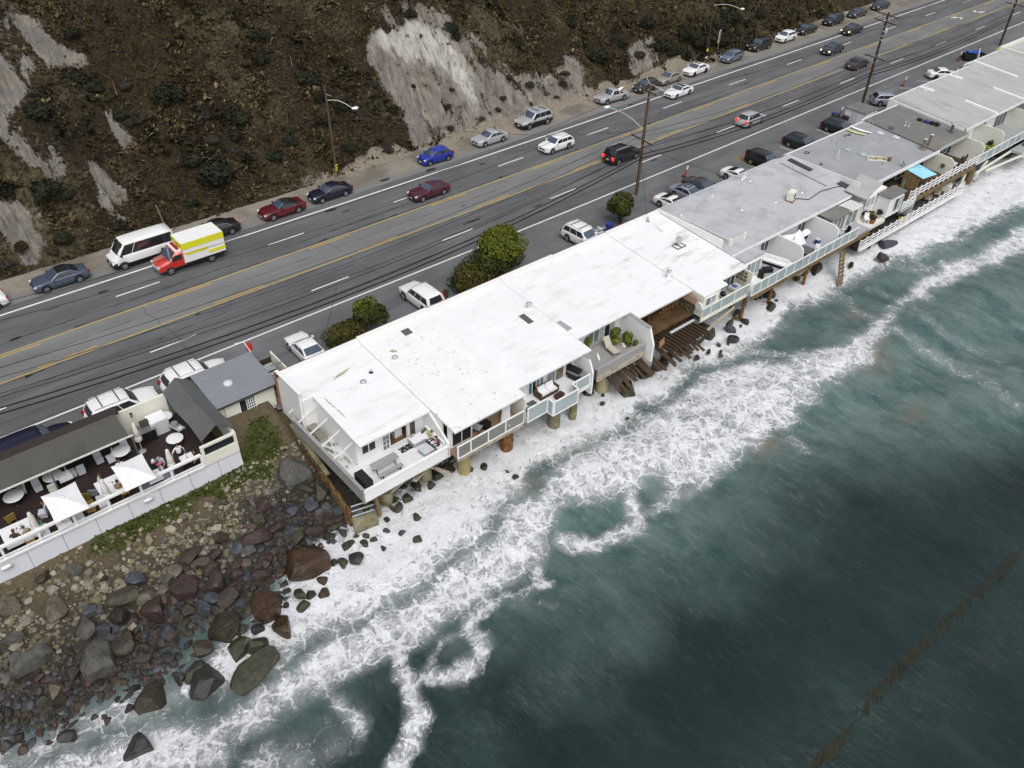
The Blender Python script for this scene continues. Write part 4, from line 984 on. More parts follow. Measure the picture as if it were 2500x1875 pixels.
def person(label, loc, rz, seated, top, legs, hair, armL=(.30, .22, .95), armR=(-.30, .22, .95), lean=0.0, hat=None, long_hair=False, bare_arms=True, dz=0):
    """faces +y locally; arm targets are wrist positions relative to hip height 0"""
    t = thing('person', label, 'person', loc, rz, 'people on the decks')
    hz_ = .50 if seated else .92
    sp = lambda z: lean * (z - hz_)
    J = dict(pelvis=(0, 0, hz_), waist=(0, sp(hz_ + .2), hz_ + .20), chest=(0, sp(hz_ + .40), hz_ + .40), neck=(0, sp(hz_ + .56) + .01, hz_ + .555), head0=(0, sp(hz_ + .62) + .025, hz_ + .635), head1=(0, sp(hz_ + .74) + .03, hz_ + .745))
    Rr = dict(pelvis=(.165, .12), waist=(.145, .105), chest=(.17, .115), neck=.055, head0=.078, head1=.085)
    E = [('pelvis', 'waist'), ('waist', 'chest'), ('chest', 'neck'), ('neck', 'head0'), ('head0', 'head1')]
    C = {('pelvis', 'waist'): 1, ('waist', 'chest'): 1, ('chest', 'neck'): 1}
    for s, arm in ((1, armL), (-1, armR)):
        k = 'l' if s > 0 else 'r'
        sh = Vector((s * .19, sp(hz_ + .47), hz_ + .47)); wr = Vector((arm[0], arm[1], hz_ - .92 + arm[2]))
        mid = (sh + wr) / 2 + Vector((s * .09, -.06, -.07))
        J['sh' + k] = sh; J['el' + k] = mid; J['wr' + k] = wr; J['ha' + k] = wr + (wr - mid).normalized() * .085
        Rr['sh' + k] = .062; Rr['el' + k] = .043; Rr['wr' + k] = .029; Rr['ha' + k] = (.038, .022)
        E += [('chest', 'sh' + k), ('sh' + k, 'el' + k), ('el' + k, 'wr' + k), ('wr' + k, 'ha' + k)]
        C[('chest', 'sh' + k)] = 1; C[('sh' + k, 'el' + k)] = 1
        if not bare_arms: C[('el' + k, 'wr' + k)] = 1
        if seated:
            J['hp' + k] = (s * .10, .06, hz_ - .02); J['kn' + k] = (s * .13, .46, hz_ - .02); J['an' + k] = (s * .12, .44, .09); J['to' + k] = (s * .13, .60, .045)
        else:
            J['hp' + k] = (s * .10, 0, hz_ - .08); J['kn' + k] = (s * .115, .03 * s, .49); J['an' + k] = (s * .12, .04 * s - .01, .09); J['to' + k] = (s * .13, .04 * s + .15, .045)
        Rr['hp' + k] = .092; Rr['kn' + k] = .062; Rr['an' + k] = .043; Rr['to' + k] = (.045, .03)
        for a, b in (('pelvis', 'hp' + k), ('hp' + k, 'kn' + k), ('kn' + k, 'an' + k)):
            E.append((a, b)); C[(a, b)] = 2
        E.append(('an' + k, 'to' + k)); C[('an' + k, 'to' + k)] = 3
    me = bodymesh(J, Rr, E, C, [m_skin, cloth(top), cloth(legs), m_blackm])
    # fingers, nose and ears join the same mesh
    q = MB()
    for k, s in (('l', 1), ('r', -1)):
        d = (Vector(J['ha' + k]) - Vector(J['wr' + k])).normalized(); sd_ = d.cross(Vector((0, 0, 1)))
        sd_ = sd_.normalized() if sd_.length > .1 else Vector((1, 0, 0))
        h = Vector(J['ha' + k])
        for i, L in enumerate((.065, .075, .07, .055)):
            a = h + sd_ * (i - 1.5) * .019; b = a + d * L * .6; c_ = b + (d - Vector((0, 0, .6))).normalized() * L * .5
            q.tube(a, b, .009, .008, 5); q.tube(b, c_, .008, .006, 5)
        a = Vector(J['wr' + k]) + d * .03 + sd_ * s * .03; q.tube(a, a + (d + sd_ * s * .9).normalized() * .06, .011, .008, 5)
    hc = Vector(J['head1'])
    q.tube(hc + Vector((0, .075, -.01)), hc + Vector((0, .105, -.035)), .010, .014, 5)
    for s in (1, -1): q.blob(hc + Vector((s * .085, -.005, -.03)), .022, (.5, 1, 1.3), 6, 4)
    bm = bmesh.new(); bm.from_mesh(me); n0 = len(bm.faces)
    vs = [bm.verts.new(v) for v in q.v]
    for f in q.f:
        try: fc = bm.faces.new([vs[i] for i in f]); fc.material_index = 0; fc.smooth = True
        except ValueError: pass
    bm.to_mesh(me); bm.free()
    b = bpy.data.objects.new('body', me); COL.objects.link(b); b.parent = t
    q = MB()
    rows = []
    for j in range(6):
        ph = math.pi * .58 * j / 5; row = []
        for i in range(12):
            a = 6.283 * i / 12; rr_ = .108
            front = max(0, math.sin(a)); z = math.cos(ph) * rr_ + (.05 * front * (j / 5))
            row.append((hc.x + math.sin(ph) * math.cos(a) * rr_, hc.y - .012 + math.sin(ph) * math.sin(a) * rr_ * (1 - .12 * front), hc.z + z))
        rows.append(row)
    q.grid(rows[::-1], True, True)
    if long_hair: q.tube(hc + Vector((0, -.09, .0)), hc + Vector((0, -.13, -.30)), .075, .03, 8)
    q.build('hair', cloth(hair), t)
    if hat:
        q = MB(); q.lathe([(.118, hc.z + .01), (.122, hc.z + .06), (.09, hc.z + .115), (.02, hc.z + .13)], hc.x, hc.y - .01, 12)
        q.obb((hc.x, hc.y + .14, hc.z + .02), (.16, .12, .012)); q.build('cap', cloth(hat), t)
    return t

# ------------------------------------------------------------------ small furniture
def chair(label, loc, rz, mat, skirt=True, group=None, legm=None, arms=False):
    t = thing('dining_chair', label, 'chair', loc, rz, group)
    MB().obb((0, 0, .44), (.50, .50, .10)).build('seat', mat, t)
    q = MB(); q.obb((0, -.24, .72), (.48, .07, .52), 0, R_(8)); q.build('backrest', mat, t)
    if skirt: MB().box(-.235, -.235, .10, .235, .235, .392).build('skirt', mat, t)
    for sx_, sy_ in ((1, 1), (-1, 1), (1, -1), (-1, -1)):
        MB().box(sx_ * .21 - .02, sy_ * .21 - .02, 0, sx_ * .21 + .02, sy_ * .21 + .02, .395 if not skirt else .12).build('leg', legm or m_blackm, t)
    if arms:
        for s in (1, -1): MB().box(s * .27 - .025, -.22, .60, s * .27 + .025, .2, .64).build('armrest', mat, t)
    return t
def round_table(label, loc, r, mat, group=None):
    t = thing('round_table', label, 'table', loc, 0, group)
    MB().lathe([(r * .97, .71), (r, .72), (r, .745), (r * .96, .755), (.02, .758)], 0, 0, 24).build('tabletop', mat, t)
    MB().tube((0, 0, .04), (0, 0, .71), .035, .035, 8).build('pedestal', m_blackm, t)
    MB().lathe([(.28, 0), (.28, .03), (.05, .05)], 0, 0, 14).build('base', m_blackm, t)
    return t
def square_table(label, loc, rz, w, d, mat, group=None, cloth_=True):
    t = thing('dining_table', label, 'table', loc, rz, group)
    MB().box(-w / 2, -d / 2, .72, w / 2, d / 2, .75).build('tabletop', mat, t)
    for sx_, sy_ in ((1, 1), (-1, 1), (1, -1), (-1, -1)):
        MB().box(sx_ * (w / 2 - .06) - .03, sy_ * (d / 2 - .06) - .03, 0, sx_ * (w / 2 - .06) + .03, sy_ * (d / 2 - .06) + .03, .718).build('leg', m_blackm, t)
    if cloth_:
        q = MB(); a, b = w / 2 + .012, d / 2 + .012
        q.box(-a, -b, .753, a, b, .760); q.box(-a, -b, .50, a, -b + .008, .752); q.box(-a, b - .008, .50, a, b, .752); q.box(-a, -b + .009, .50, -a + .008, b - .009, .752); q.box(a - .008, -b + .009, .50, a, b - .009, .752)
        q.build('tablecloth', mat, t)
    return t
def plate_set(cx, cy, z, n, lab, rad=.3, seed=0):
    r = random.Random(seed)
    t = thing('place_setting', lab, 'tableware', (cx, cy, z), r.uniform(0, 6), 'tableware on the terrace tables')
    for i in range(n):
        a = 6.283 * i / n; x, y = rad * math.cos(a), rad * math.sin(a)
        MB().lathe([(.07, 0), (.125, .012), (.13, .02), (.06, .016)], x, y, 14).build('plate', m_plast, t)
        MB().lathe([(.03, 0), (.033, .10), (.036, .11)], x * .55 + .05, y * .55, 8).build('glass', m_glassg, t)
def patio_umbrella_closed(label, loc, h=2.6, lean=(0, 0), zb=.95):
    t = thing('patio_umbrella', label, 'umbrella', loc, random.uniform(0, 6), 'closed patio umbrellas on the terrace')
    MB().tube((0, 0, .06), (0, 0, h), .024, .02, 8).build('pole', m_trim, t)
    MB().lathe([(.26, 0), (.26, .06), (.05, .09)], 0, 0, 14).build('base', m_greyp, t)
    q = MB(); rows = []
    for j, (z, r) in enumerate(((zb, .17), (zb + .15, .23), (zb + .45, .20), (zb + .50, .15), (zb + .56, .20), (zb + 1.0, .16), (h - .22, .105), (h - .05, .085), (h + .02, .02))):
        rows.append([(math.cos(6.283 * i / 16) * r * (1 + .22 * (i % 2)), math.sin(6.283 * i / 16) * r * (1 + .22 * (i % 2)), z + (.05 * (i % 2) if j == 0 else 0)) for i in range(16)])
    q.grid(rows, True, True); q.build('canopy', m_offw, t)
    q = MB(); q.lathe([(.155, zb + .47), (.175, zb + .50), (.155, zb + .53)], 0, 0, 12); q.build('tie', m_offw, t)
    return t
def patio_umbrella_open(label, loc, w, d, h, tilt):
    t = thing('patio_umbrella', label, 'umbrella', loc, 0, 'open square patio umbrellas on the terrace')
    MB().tube((0, 0, .06), (0, 0, h + .25), .028, .024, 8).build('pole', m_trim, t)
    MB().lathe([(.3, 0), (.3, .07), (.05, .1)], 0, 0, 14).build('base', m_greyp, t)
    q = MB(); c = Vector((0, 0, h + .28)); k = math.tan(tilt)
    cs = [Vector((sx_ * w / 2, sy_ * d / 2, h - .16 + k * sy_ * d / 2)) for sx_, sy_ in ((-1, -1), (1, -1), (1, 1), (-1, 1))]
    n = 6
    for a, b in zip(cs, cs[1:] + cs[:1]):
        rows = []
        for i in range(n + 1):
            s = i / n; row = []
            for j in range(n + 1):
                u = j / n; p = c.lerp(a.lerp(b, u), s); sag = -.10 * math.sin(math.pi * u) * s + .0
                row.append((p.x * (1 - .05 * math.sin(math.pi * u) * s), p.y * (1 - .05 * math.sin(math.pi * u) * s), p.z + sag * .3))
            rows.append(row)
        q.grid(rows, False)
    q.build('canopy', m_linen, t)
    q = MB(); q.lathe([(.10, h + .29), (.09, h + .34), (.02, h + .38)], 0, 0, 10); q.build('finial', m_linen, t)
    for a in cs: MB().tube(c - Vector((0, 0, .06)), a - Vector((0, 0, .03)), .010, .008, 5).build('rib', m_woodb, t)
    return t

# ================================================================== RESTAURANT TERRACE
F_ = 6.0
t = thing('restaurant_terrace', 'open restaurant terrace with dark floor, pale outer wall and white railing above the rocks', 'terrace', (4, 46, F_))
o_ = t.location
MB(o_).box(-34, 43.62, 5.86, 13.75, 50.3, F_).build('floor', m_dkbrown, t)
MB(o_).box(-34, 43.66, 4.1, 13.75, 46.0, 5.855).build('foundation', m_conc, t)
for k, x in enumerate(np.arange(-33.2, 13.5, 2.06)):
    x1 = min(x + 2.035, 13.72)
    q = MB(o_); q.slab((x, 43.28, 4.72), (x1, 43.28, 4.72), (x1, 43.50, 6.30), (x, 43.50, 6.30), .05); q.build('wall_panel', m_panelw, t)
MB(o_).box(-34, 43.36, 6.302, 11.15, 43.62, 6.42).build('sill', m_trim, t)
MB(o_).box(-34, 43.42, 6.60, 11.12, 43.50, 6.66).build('lower_rail', m_trim, t)
MB(o_).box(-34, 43.40, 7.28, 11.12, 43.62, 7.42).build('top_rail', m_trim, t)
for x in np.arange(-7.6, 11.3, 2.08):
    MB(o_).box(x - .08, 43.44, 6.422, x + .08, 43.60, 7.278).build('post', m_trim, t)
# end wind screen with window
q = MB(o_); q.box(11.2, 43.40, 6.302, 13.72, 43.60, 7.15); q.box(11.2, 43.40, 7.85, 13.72, 43.60, 8.0); q.box(11.2, 43.40, 7.152, 11.40, 43.60, 7.848); q.box(13.52, 43.40, 7.152, 13.72, 43.60, 7.848)
q.build('wind_screen', m_cream, t)
MB(o_).box(11.402, 43.50, 7.152, 13.518, 43.53, 7.848).build('screen_glass', m_glass, t)
MB(o_).box(13.55, 43.62, 5.0, 13.75, 46.6, 7.95).build('side_wall', m_cream, t)
MB(o_).box(-34, 50.1, 5.9, 11.6, 50.3, 8.15).build('back_wall', m_cream, t)
for x in (7.1, -1.53):
    q = MB(o_); q.lathe([(.10, 0), (.26, .05), (.27, .16), (.12, .2)], 0, 0, 12)
    q.v = [(x + a * 1.25, 43.20 - c_ * .9 + .12, 5.95 + b * .55) for a, b, c_ in q.v]; q.build('wall_light', m_plast, t)
# awning
t = thing('awning', 'long dark olive canvas awning over the back of the restaurant terrace', 'awning', (0, 48, F_))
o_ = t.location
q = MB(o_); rows = []
for x in np.arange(-34, 8.3, 1.05):
    rows.append([(x, 47.25, 8.28), (x, 47.9, 8.43), (x, 48.6, 8.56), (x, 49.5, 8.68)])
q.grid(rows[::-1], True); rows2 = [[(a, b, c_ - .04) for a, b, c_ in r_] for r_ in rows]; q.grid(rows2, True); q.build('canvas', m_canvas, t)
MB(o_).box(-34, 47.18, 8.16, 8.25, 47.26, 8.27).build('front_beam', m_offw, t)
MB(o_).box(-34, 49.5, 8.55, 8.25, 50.32, 8.70).build('back_board', M('dark_brown_board', (.035, .028, .025), .7), t)
for x in (8.15, 2.9, -2.4): MB(o_).box(x - .05, 47.19, 6.0, x + .05, 47.25, 8.158).build('post', m_steel, t)
# gable tent
t = thing('canopy_tent', 'slate grey gabled canopy beside the cream cabin at the terrace end', 'canopy', (12.6, 47, F_))
o_ = t.location
q = MB(o_)
def tent(u, v):   # u 0..1 along y, v -1..1 across
    y = 43.75 + u * 6.6; w = 1.15
    return (12.65 + v * w + .04 * math.sin(u * 9 + v), y, 9.0 - .82 * abs(v) - .05 * math.sin(math.pi * ((u * 4) % 1)) * (1 - abs(v)) * 2 * abs(v))
q.grid([[tent(i / 24, -1 + j / 5) for j in range(11)] for i in range(25)][::-1], False)
q.grid([[(a, b, c_ - .03) for a, b, c_ in (tent(i / 24, -1 + j / 5) for j in range(11))] for i in range(25)], False)
q.build('canvas', m_tent, t)
for x, y in ((11.55, 43.85), (13.65, 43.85), (11.55, 50.2), (13.65, 50.2)): MB(o_).tube((x, y, 6.0), (x, y, 8.16), .03, .03, 6).build('post', m_steel, t)
# cabin
t = thing('cabin', 'cream cabin with grey sheet roof and white barred window beside the terrace', 'building', (16, 48.5, 5))
o_ = t.location
q = MB(o_); q.box(13.9, 46.6, 4.9, 18.25, 46.75, 8.05); q.box(13.9, 50.2, 4.9, 18.25, 50.35, 8.35); q.box(13.9, 46.752, 4.9, 14.02, 50.198, 8.05); q.box(18.13, 46.752, 4.9, 18.25, 50.198, 8.05); q.build('wall', m_cream, t)
ys_ = [46.3, 47.3, 48.35, 49.3, 50.5]; zs_ = [8.10, 8.19, 8.28, 8.36, 8.46]
for a in range(4):
    q = MB(o_); zo = .012 * (a % 2)
    q.slab((13.75, ys_[a], zs_[a] + zo), (18.5, ys_[a], zs_[a] + zo), (18.5, ys_[a + 1] + .04, zs_[a + 1] + zo), (13.75, ys_[a + 1] + .04, zs_[a + 1] + zo), .07); q.build('roof_sheet', m_metalr, t)
MB(o_).box(13.75, 46.26, 7.92, 18.5, 46.33, 8.10).build('gutter', M('dark_green_gutter', (.06, .065, .05), .5), t)
q = MB(o_); q.lathe([(.34, 8.20), (.33, 8.34), (.26, 8.40), (.05, 8.43)], 15.6, 48.3, 18); q.build('roof_vent', m_panelw, t)
wf = MB(o_); x0, x1, z0, z1 = 15.5, 16.68, 6.62, 7.72; y_ = 46.55
wf.box(x0 - .06, y_ - .02, z0 - .06, x1 + .06, y_ + .048, z0); wf.box(x0 - .06, y_ - .02, z1, x1 + .06, y_ + .048, z1 + .06); wf.box(x0 - .06, y_ - .02, z0 + .001, x0, y_ + .048, z1 - .001); wf.box(x1, y_ - .02, z0 + .001, x1 + .06, y_ + .048, z1 - .001)
w_ = wf.build('window', m_trim, t)
MB(o_).box(x0 + .001, y_ + .02, z0 + .001, x1 - .001, y_ + .04, z1 - .001).build('pane', m_glass, w_)
for i in range(5): MB(o_).box(15.98 + i * .16, y_ - .03, z0 + .001, 16.03 + i * .16, y_ - .005, z1 - .001).build('bar', m_trim, w_)
for i in range(4): MB(o_).box(15.96, y_ - .055, z0 + .16 + i * .24, x1 - .001, y_ - .032, z0 + .20 + i * .24).build('bar', m_trim, w_)
MB(o_).tube((14.35, 46.5, 5.2), (14.3, 46.5, 8.0), .03, .03, 6).build('downpipe', m_greyp, t)
# yard between cabin and the white row
t = thing('bin_enclosure', 'open timber bin yard frame between the cream cabin and the white house row', 'fence', (19.4, 49.2, 6.0))
o_ = t.location
for y in (50.45, 49.2, 48.05): MB(o_).box(18.55, y - .03, 7.45, 20.3, y + .03, 7.52).build('cross_bar', m_steel, t)
q = MB(o_); q.slab((20.05, 50.6, 7.75), (20.05, 50.6, 6.0), (20.4, 47.6, 6.0), (20.4, 47.6, 7.0), .09); q.build('partition', m_cream, t)
MB(o_).box(18.5, 50.48, 6.0, 20.0, 50.55, 7.3).build('gate_board', m_woodd, t)
MB(o_).box(20.45, 47.4, 6.0, 20.55, 48.6, 7.1).build('side_board', m_woodb, t)
MB(o_).box(18.35, 46.4, 4.6, 18.5, 50.6, 6.3).build('kerb_wall', m_conc, t)
for i, (y, lb) in enumerate(((49.75, 'grey lidded waste bin in the timber yard nearest the road'), (48.6, 'grey lidded waste bin in the timber yard nearest the sea'))):
    t = thing('waste_bin', lb, 'bin', (19.3, y, 6.0), 0, 'waste bins in the timber yard')
    MB().box(-.5, -.42, 0, .5, .42, .95).build('body', m_blackm, t); MB().box(-.54, -.46, .952, .54, .46, 1.02).build('lid', m_greyp, t)
    MB().box(-.2, -.2, 1.022, .25, .15, 1.06).build('lid_panel', m_ltgrey, t)

# furniture on the terrace
patio_umbrella_open('open white square umbrella nearest the canopy tent, over the rail', (6.95, 43.75, F_), 2.0, 2.1, 2.35, R_(16))
patio_umbrella_open('open white square umbrella at the left of the terrace', (2.75, 43.85, F_), 2.05, 2.1, 2.35, R_(16))
for x, y, lb in ((9.3, 44.0, 'closed white umbrella by the waiter at the railing'), (5.05, 43.95, 'closed white umbrella left of the open umbrella by the white table'), (.75, 43.9, 'closed white umbrella at the far left by the railing'), (8.6, 47.9, 'closed white umbrella at the end of the dark awning by the bar')):
    patio_umbrella_closed(lb, (x, y, F_), 2.62)
for x, y, lb in ((7.3, 48.0, 'round white table half under the awning near the bar'), (3.0, 48.45, 'round white table half under the awning in its middle'), (.5, 48.15, 'round white table half under the awning at far left'), (10.65, 46.9, 'round white table alone on the bare floor by the tent')):
    round_table(lb, (x, y, F_), .62 if x < 10 else .58, m_linen, 'round tables on the terrace')
for x, y, w, d, lb in ((5.55, 45.2, 1.5, 1.6, 'large white clothed table where the brown clad diner sits'), (-.05, 44.8, 2.0, 1.7, 'long white clothed table at the far left with two diners'), (3.6, 48.0, .8, .7, 'small lilac white table beside the middle round table'), (10.5, 44.6, .85, .6, 'small white table beside the standing waiter'), (8.1, 44.3, .9, .9, 'white table by the railing under the umbrella edge'), (2.2, 44.0, .8, .8, 'small table under the left open umbrella')):
    square_table(lb, (x, y, F_), 0, w, d, m_linen, 'clothed dining tables on the terrace')
for i, (x, y, z, n, lb) in enumerate(((5.9, 45.3, 6.765, 3, 'plates and glasses on the brown clad diner\'s table'), (-.05, 45.0, 6.765, 3, 'plates and glasses on the far left long table'), (8.1, 44.4, 6.765, 3, 'plates and glasses on the table by the pink cap diner'), (10.5, 44.6, 6.765, 2, 'plates on the small table beside the waiter'), (2.2, 44.0, 6.765, 2, 'plates on the table below the left umbrella'))):
    plate_set(x, y, z, n, lb, .25, i)
chs = [(5.95, 48.6, 3.14, m_ltgrey, 'slipcovered grey chair left of the round table near the bar'), (6.6, 48.2, 1.57, m_linen, 'white chair tucked at the left of the round table near the bar'), (7.75, 48.5, 3.14, m_linen, 'tall white chair behind the round table near the bar'), (4.65, 48.3, 0, m_ltgrey, 'grey chair by the awning post with white plates behind'), (4.1, 48.4, -1.57, m_offw, 'cream chair right of the small lilac table'), (1.95, 48.5, 3.14, m_ltgrey, 'grey chair between the two left round tables'), (2.65, 47.7, 0, m_offw, 'cream chair in front of the middle round table'), (1.05, 48.9, 1.57, m_offw, 'cream chair right of the far left round table'), (1.5, 45.9, 1.2, m_ltgrey, 'pale grey chair standing alone left of the open left umbrella'), (4.6, 45.5, -.5, m_slate, 'slate chair beside the left end of the large white table'), (4.65, 44.2, 3.1, m_panelw, 'pale blue chair by the rail left of the closed umbrella'), (3.15, 43.95, 3.1, m_panelw, 'pale blue chair by the rail under the left open umbrella'), (1.1, 43.95, 3.1, m_panelw, 'pale blue chair by the rail right of the far left closed umbrella'), (8.8, 44.0, 1.3, m_slate, 'slate blue chair by the rail behind the pink cap diner'), (7.4, 43.95, 3.1, m_slate, 'slate blue chair by the rail right of the second railing post'), (2.5, 43.95, 2.8, m_slate, 'slate blue chair by the rail next to the pale blue one')]
for x, y, a, m, lb in chs: chair(lb, (x, y, F_), a, m, m is not m_slate, 'chairs on the terrace')
for x, y, a, lb in ((1.95, 46.5, .3, 'bamboo armchair left of the open left umbrella'), (4.1, 45.5, -.4, 'bamboo armchair right of the open left umbrella'), (3.95, 44.2, 2.9, 'bamboo chair by the rail between two pale blue chairs'), (6.15, 44.4, 3.0, 'bamboo chair by the rail under the brown clad diner'), (-.2, 46.6, .2, 'bamboo armchair behind the far left long table'), (.2, 43.95, 3.0, 'bamboo chair by the rail at far left')):
    chair(lb, (x, y, F_), a, m_bamboo, False, 'bamboo chairs on the terrace', m_bamboo, True)
# bar counter, white boards, drink trolley
t = thing('bar_counter', 'dark bar counter with steel top below the beige back wall', 'counter', (9.3, 48.9, F_))
MB().box(-.65, -.45, 0, .65, .45, .95).build('cabinet', m_blackm, t); MB().box(-.7, -.5, .952, .7, .5, 1.0).build('worktop', m_steel, t); MB().box(-.1, .1, 1.002, .5, .42, 1.42).build('coffee_machine', M('bronze_case', (.05, .045, .035), .4), t); MB().box(-.5, .1, 1.002, -.25, .3, 1.2).build('grinder', m_blackm, t)
t = thing('sideboard', 'low white fridge cabinet beside the bar counter', 'cabinet', (10.4, 49.3, F_))
MB().box(-.62, -.55, 0, .62, .55, 1.2).build('carcass', m_plast, t); MB().box(-.6, -.555, .05, .6, -.552, 1.15).build('door', m_panelw, t)
t = thing('service_trolley', 'small service trolley with blue grey tub by the tent', 'trolley', (11.25, 47.9, F_), .3)
MB().box(-.28, -.55, .75, .28, .55, .80).build('tray', m_greyp, t); MB().lathe([(.2, .802), (.25, 1.05), (.23, 1.06)], 0, .2, 14).build('tub', m_slate, t); MB().box(-.1, -.45, .802, .15, -.25, .86).build('napkins', m_linen, t)
for sx_, sy_ in ((1, 1), (-1, 1), (1, -1), (-1, -1)): MB().box(sx_ * .24 - .02, sy_ * .5 - .02, 0, sx_ * .24 + .02, sy_ * .5 + .02, .748).build('leg', m_steel, t)
t = thing('wall_lantern', 'small amber wall lantern on the beige back wall', 'lamp', (9.05, 50.05, 7.6))
MB().box(-.06, -.09, -.15, .06, .03, .15).build('case', m_terra, t); MB().box(-.08, -.11, .152, .08, .04, .19).build('cap', m_blackm, t)
t = thing('round_lamp_table', 'round white table by the back wall left of the tent', 'table', (11.0, 49.3, F_ + .25))
MB().lathe([(.52, .71), (.55, .73), (.5, .76), (.02, .765)], 0, 0, 22).build('tabletop', m_linen, t); MB().tube((0, 0, -.25), (0, 0, .71), .04, .04, 8).build('pedestal', m_blackm, t)
# diners and waiter
person('waiter in a white shirt and black trousers standing on the dark terrace floor', (10.25, 45.15, F_), math.pi, False, (.75, .75, .78), (.015, .015, .017), (.02, .015, .012), (.52, .18, .95), (-.36, .05, .82))
person('seated diner in a white cap with long blonde hair under the umbrella edge', (8.5, 45.1, F_), 2.6, True, (.02, .02, .022), (.03, .03, .04), (.42, .30, .13), hat=(.70, .70, .74), long_hair=True)
person('seated diner in a pink cap and pale grey top by the railing', (8.75, 44.55, F_), 1.7, True, (.42, .44, .50), (.1, .1, .12), (.04, .025, .02), hat=(.55, .09, .16))
person('seated diner with a pale sleeve arching over the chair back', (9.0, 45.35, F_), 2.2, True, (.5, .5, .54), (.03, .03, .03), (.03, .02, .015), bare_arms=False)
person('seated diner in a pale grey shirt at the left of the large white table', (5.1, 46.15, F_), -1.9, True, (.45, .48, .48), (.12, .13, .16), (.05, .03, .02), lean=.25)
person('brown clad diner leaning over the large white table with arms folded', (5.75, 44.55, F_), -.9, True, (.23, .17, .10), (.05, .04, .03), (.025, .018, .012), (.12, .34, 1.1), (-.12, .34, 1.1), .35, bare_arms=False)
person('seated diner in a green top beside the far left closed umbrella', (1.15, 44.5, F_), 1.2, True, (.05, .22, .11), (.03, .03, .03), (.06, .03, .02))
person('seated diner in dark brown with loose hair at the far left table', (-.45, 44.4, F_), -.4, True, (.035, .025, .022), (.02, .02, .02), (.11, .055, .025), long_hair=True, lean=.2)
person('seated diner in grey beige at the long far left table', (.25, 44.3, F_), .5, True, (.28, .26, .22), (.04, .04, .04), (.06, .05, .04), lean=.2)
person('diner in white half hidden behind the large open umbrella', (6.75, 46.6, F_), 3.0, True, (.70, .70, .72), (.04, .04, .05), (.05, .035, .02))
person('dark clad diner seated at the table beside the wind screen', (11.0, 44.35, F_), 1.6, True, (.02, .016, .016), (.02, .02, .02), (.03, .02, .015))
# ================================================================== BEACH HOUSES
def rz(y, off=0.0): return 8.3 + (y - 36) * .0825 + off
def roof_slab(t, x0, x1, y0, y1, mat, off=0.0, th=.16, name='roof'):
    q = MB(t.location); q.slab((x0, y0, rz(y0, off)), (x1, y0, rz(y0, off)), (x1, y1, rz(y1, off)), (x0, y1, rz(y1, off)), th)
    return q.build(name, mat, t)
def wbox(t, name, x0, y0, z0, x1, y1, z1, mat):
    return MB(t.location).box(x0, y0, z0, x1, y1, z1).build(name, mat, t)
def window(t, x0, x1, z0, z1, y, n=2, glass=None, fr=.07, frm=None, name='window'):
    """window on a wall facing the sea at plane y"""
    o = t.location; q = MB(o); frm = frm or m_trim
    q.box(x0, y - .05, z0, x1, y + .02, z0 + fr); q.box(x0, y - .05, z1 - fr, x1, y + .02, z1)
    w = (x1 - x0 - fr) / n
    for i in range(n + 1): q.box(x0 + i * w, y - .048, z0 + fr + .001, x0 + i * w + fr, y + .018, z1 - fr - .001)
    f = q.build(name, frm, t)
    for i in range(n):
        MB(o).box(x0 + i * w + fr + .001, y - .022, z0 + fr + .002, x0 + (i + 1) * w - .001, y - .008, z1 - fr - .002).build('pane', (glass[i % len(glass)] if isinstance(glass, list) else glass) or m_glass, f)
    return f
def glass_rail(t, xs, y, z0, z1, panel, frm=None, cap=.11, along='x', fixed=None):
    """railing of framed panels; xs are post positions"""
    o = t.location; frm = frm or m_trim
    def bx(a0, b0, c0, a1, b1, c1):
        return (a0, b0, c0, a1, b1, c1) if along == 'x' else (b0, a0, c0, b1, a1, c1)
    r_ = MB(o); r_.box(*bx(xs[0] - .05, y - cap / 2, z1 - .07, xs[-1] + .05, y + cap / 2, z1)); r_.build('top_rail', frm, t)
    r_ = MB(o); r_.box(*bx(xs[0] - .05, y - cap / 2 + .01, z0, xs[-1] + .05, y + cap / 2 - .01, z0 + .10)); r_.build('bottom_rail', frm, t)
    for x in xs: MB(o).box(*bx(x - .05, y - .05, z0 + .101, x + .05, y + .05, z1 - .071)).build('rail_post', frm, t)
    for a, b in zip(xs[:-1], xs[1:]):
        MB(o).box(*bx(a + .051, y - .012, z0 + .102, b - .051, y + .012, z1 - .072)).build('rail_panel', panel, t)
def pile(label, x, y, z0, z1, r0, r1, mat, band=None):
    t = thing('pile', label, 'pile', (x, y, z0), random.uniform(0, 6), 'piles under the beach houses')
    MB().lathe([(r0, 0), (r0 * 1.02, .3 * (z1 - z0)), (r1, z1 - z0 - .05), (r1 * .9, z1 - z0)], 0, 0, 18).build('shaft', mat, t)
    q = MB()
    for i in range(4): a = i * 1.57 + .4; q.tube((math.cos(a) * r1 * .5, math.sin(a) * r1 * .5, z1 - z0 - .02), (math.cos(a) * r1 * .5, math.sin(a) * r1 * .5, z1 - z0 + .12), .03, .03, 5)
    q.build('anchor_bolt', m_rusty, t); return t
def joists(t, xs, y0, y1, z, mat, w=.10, h=.26):
    for x in xs: wbox(t, 'joist', x - w / 2, y0, z - h, x + w / 2, y1, z, mat)

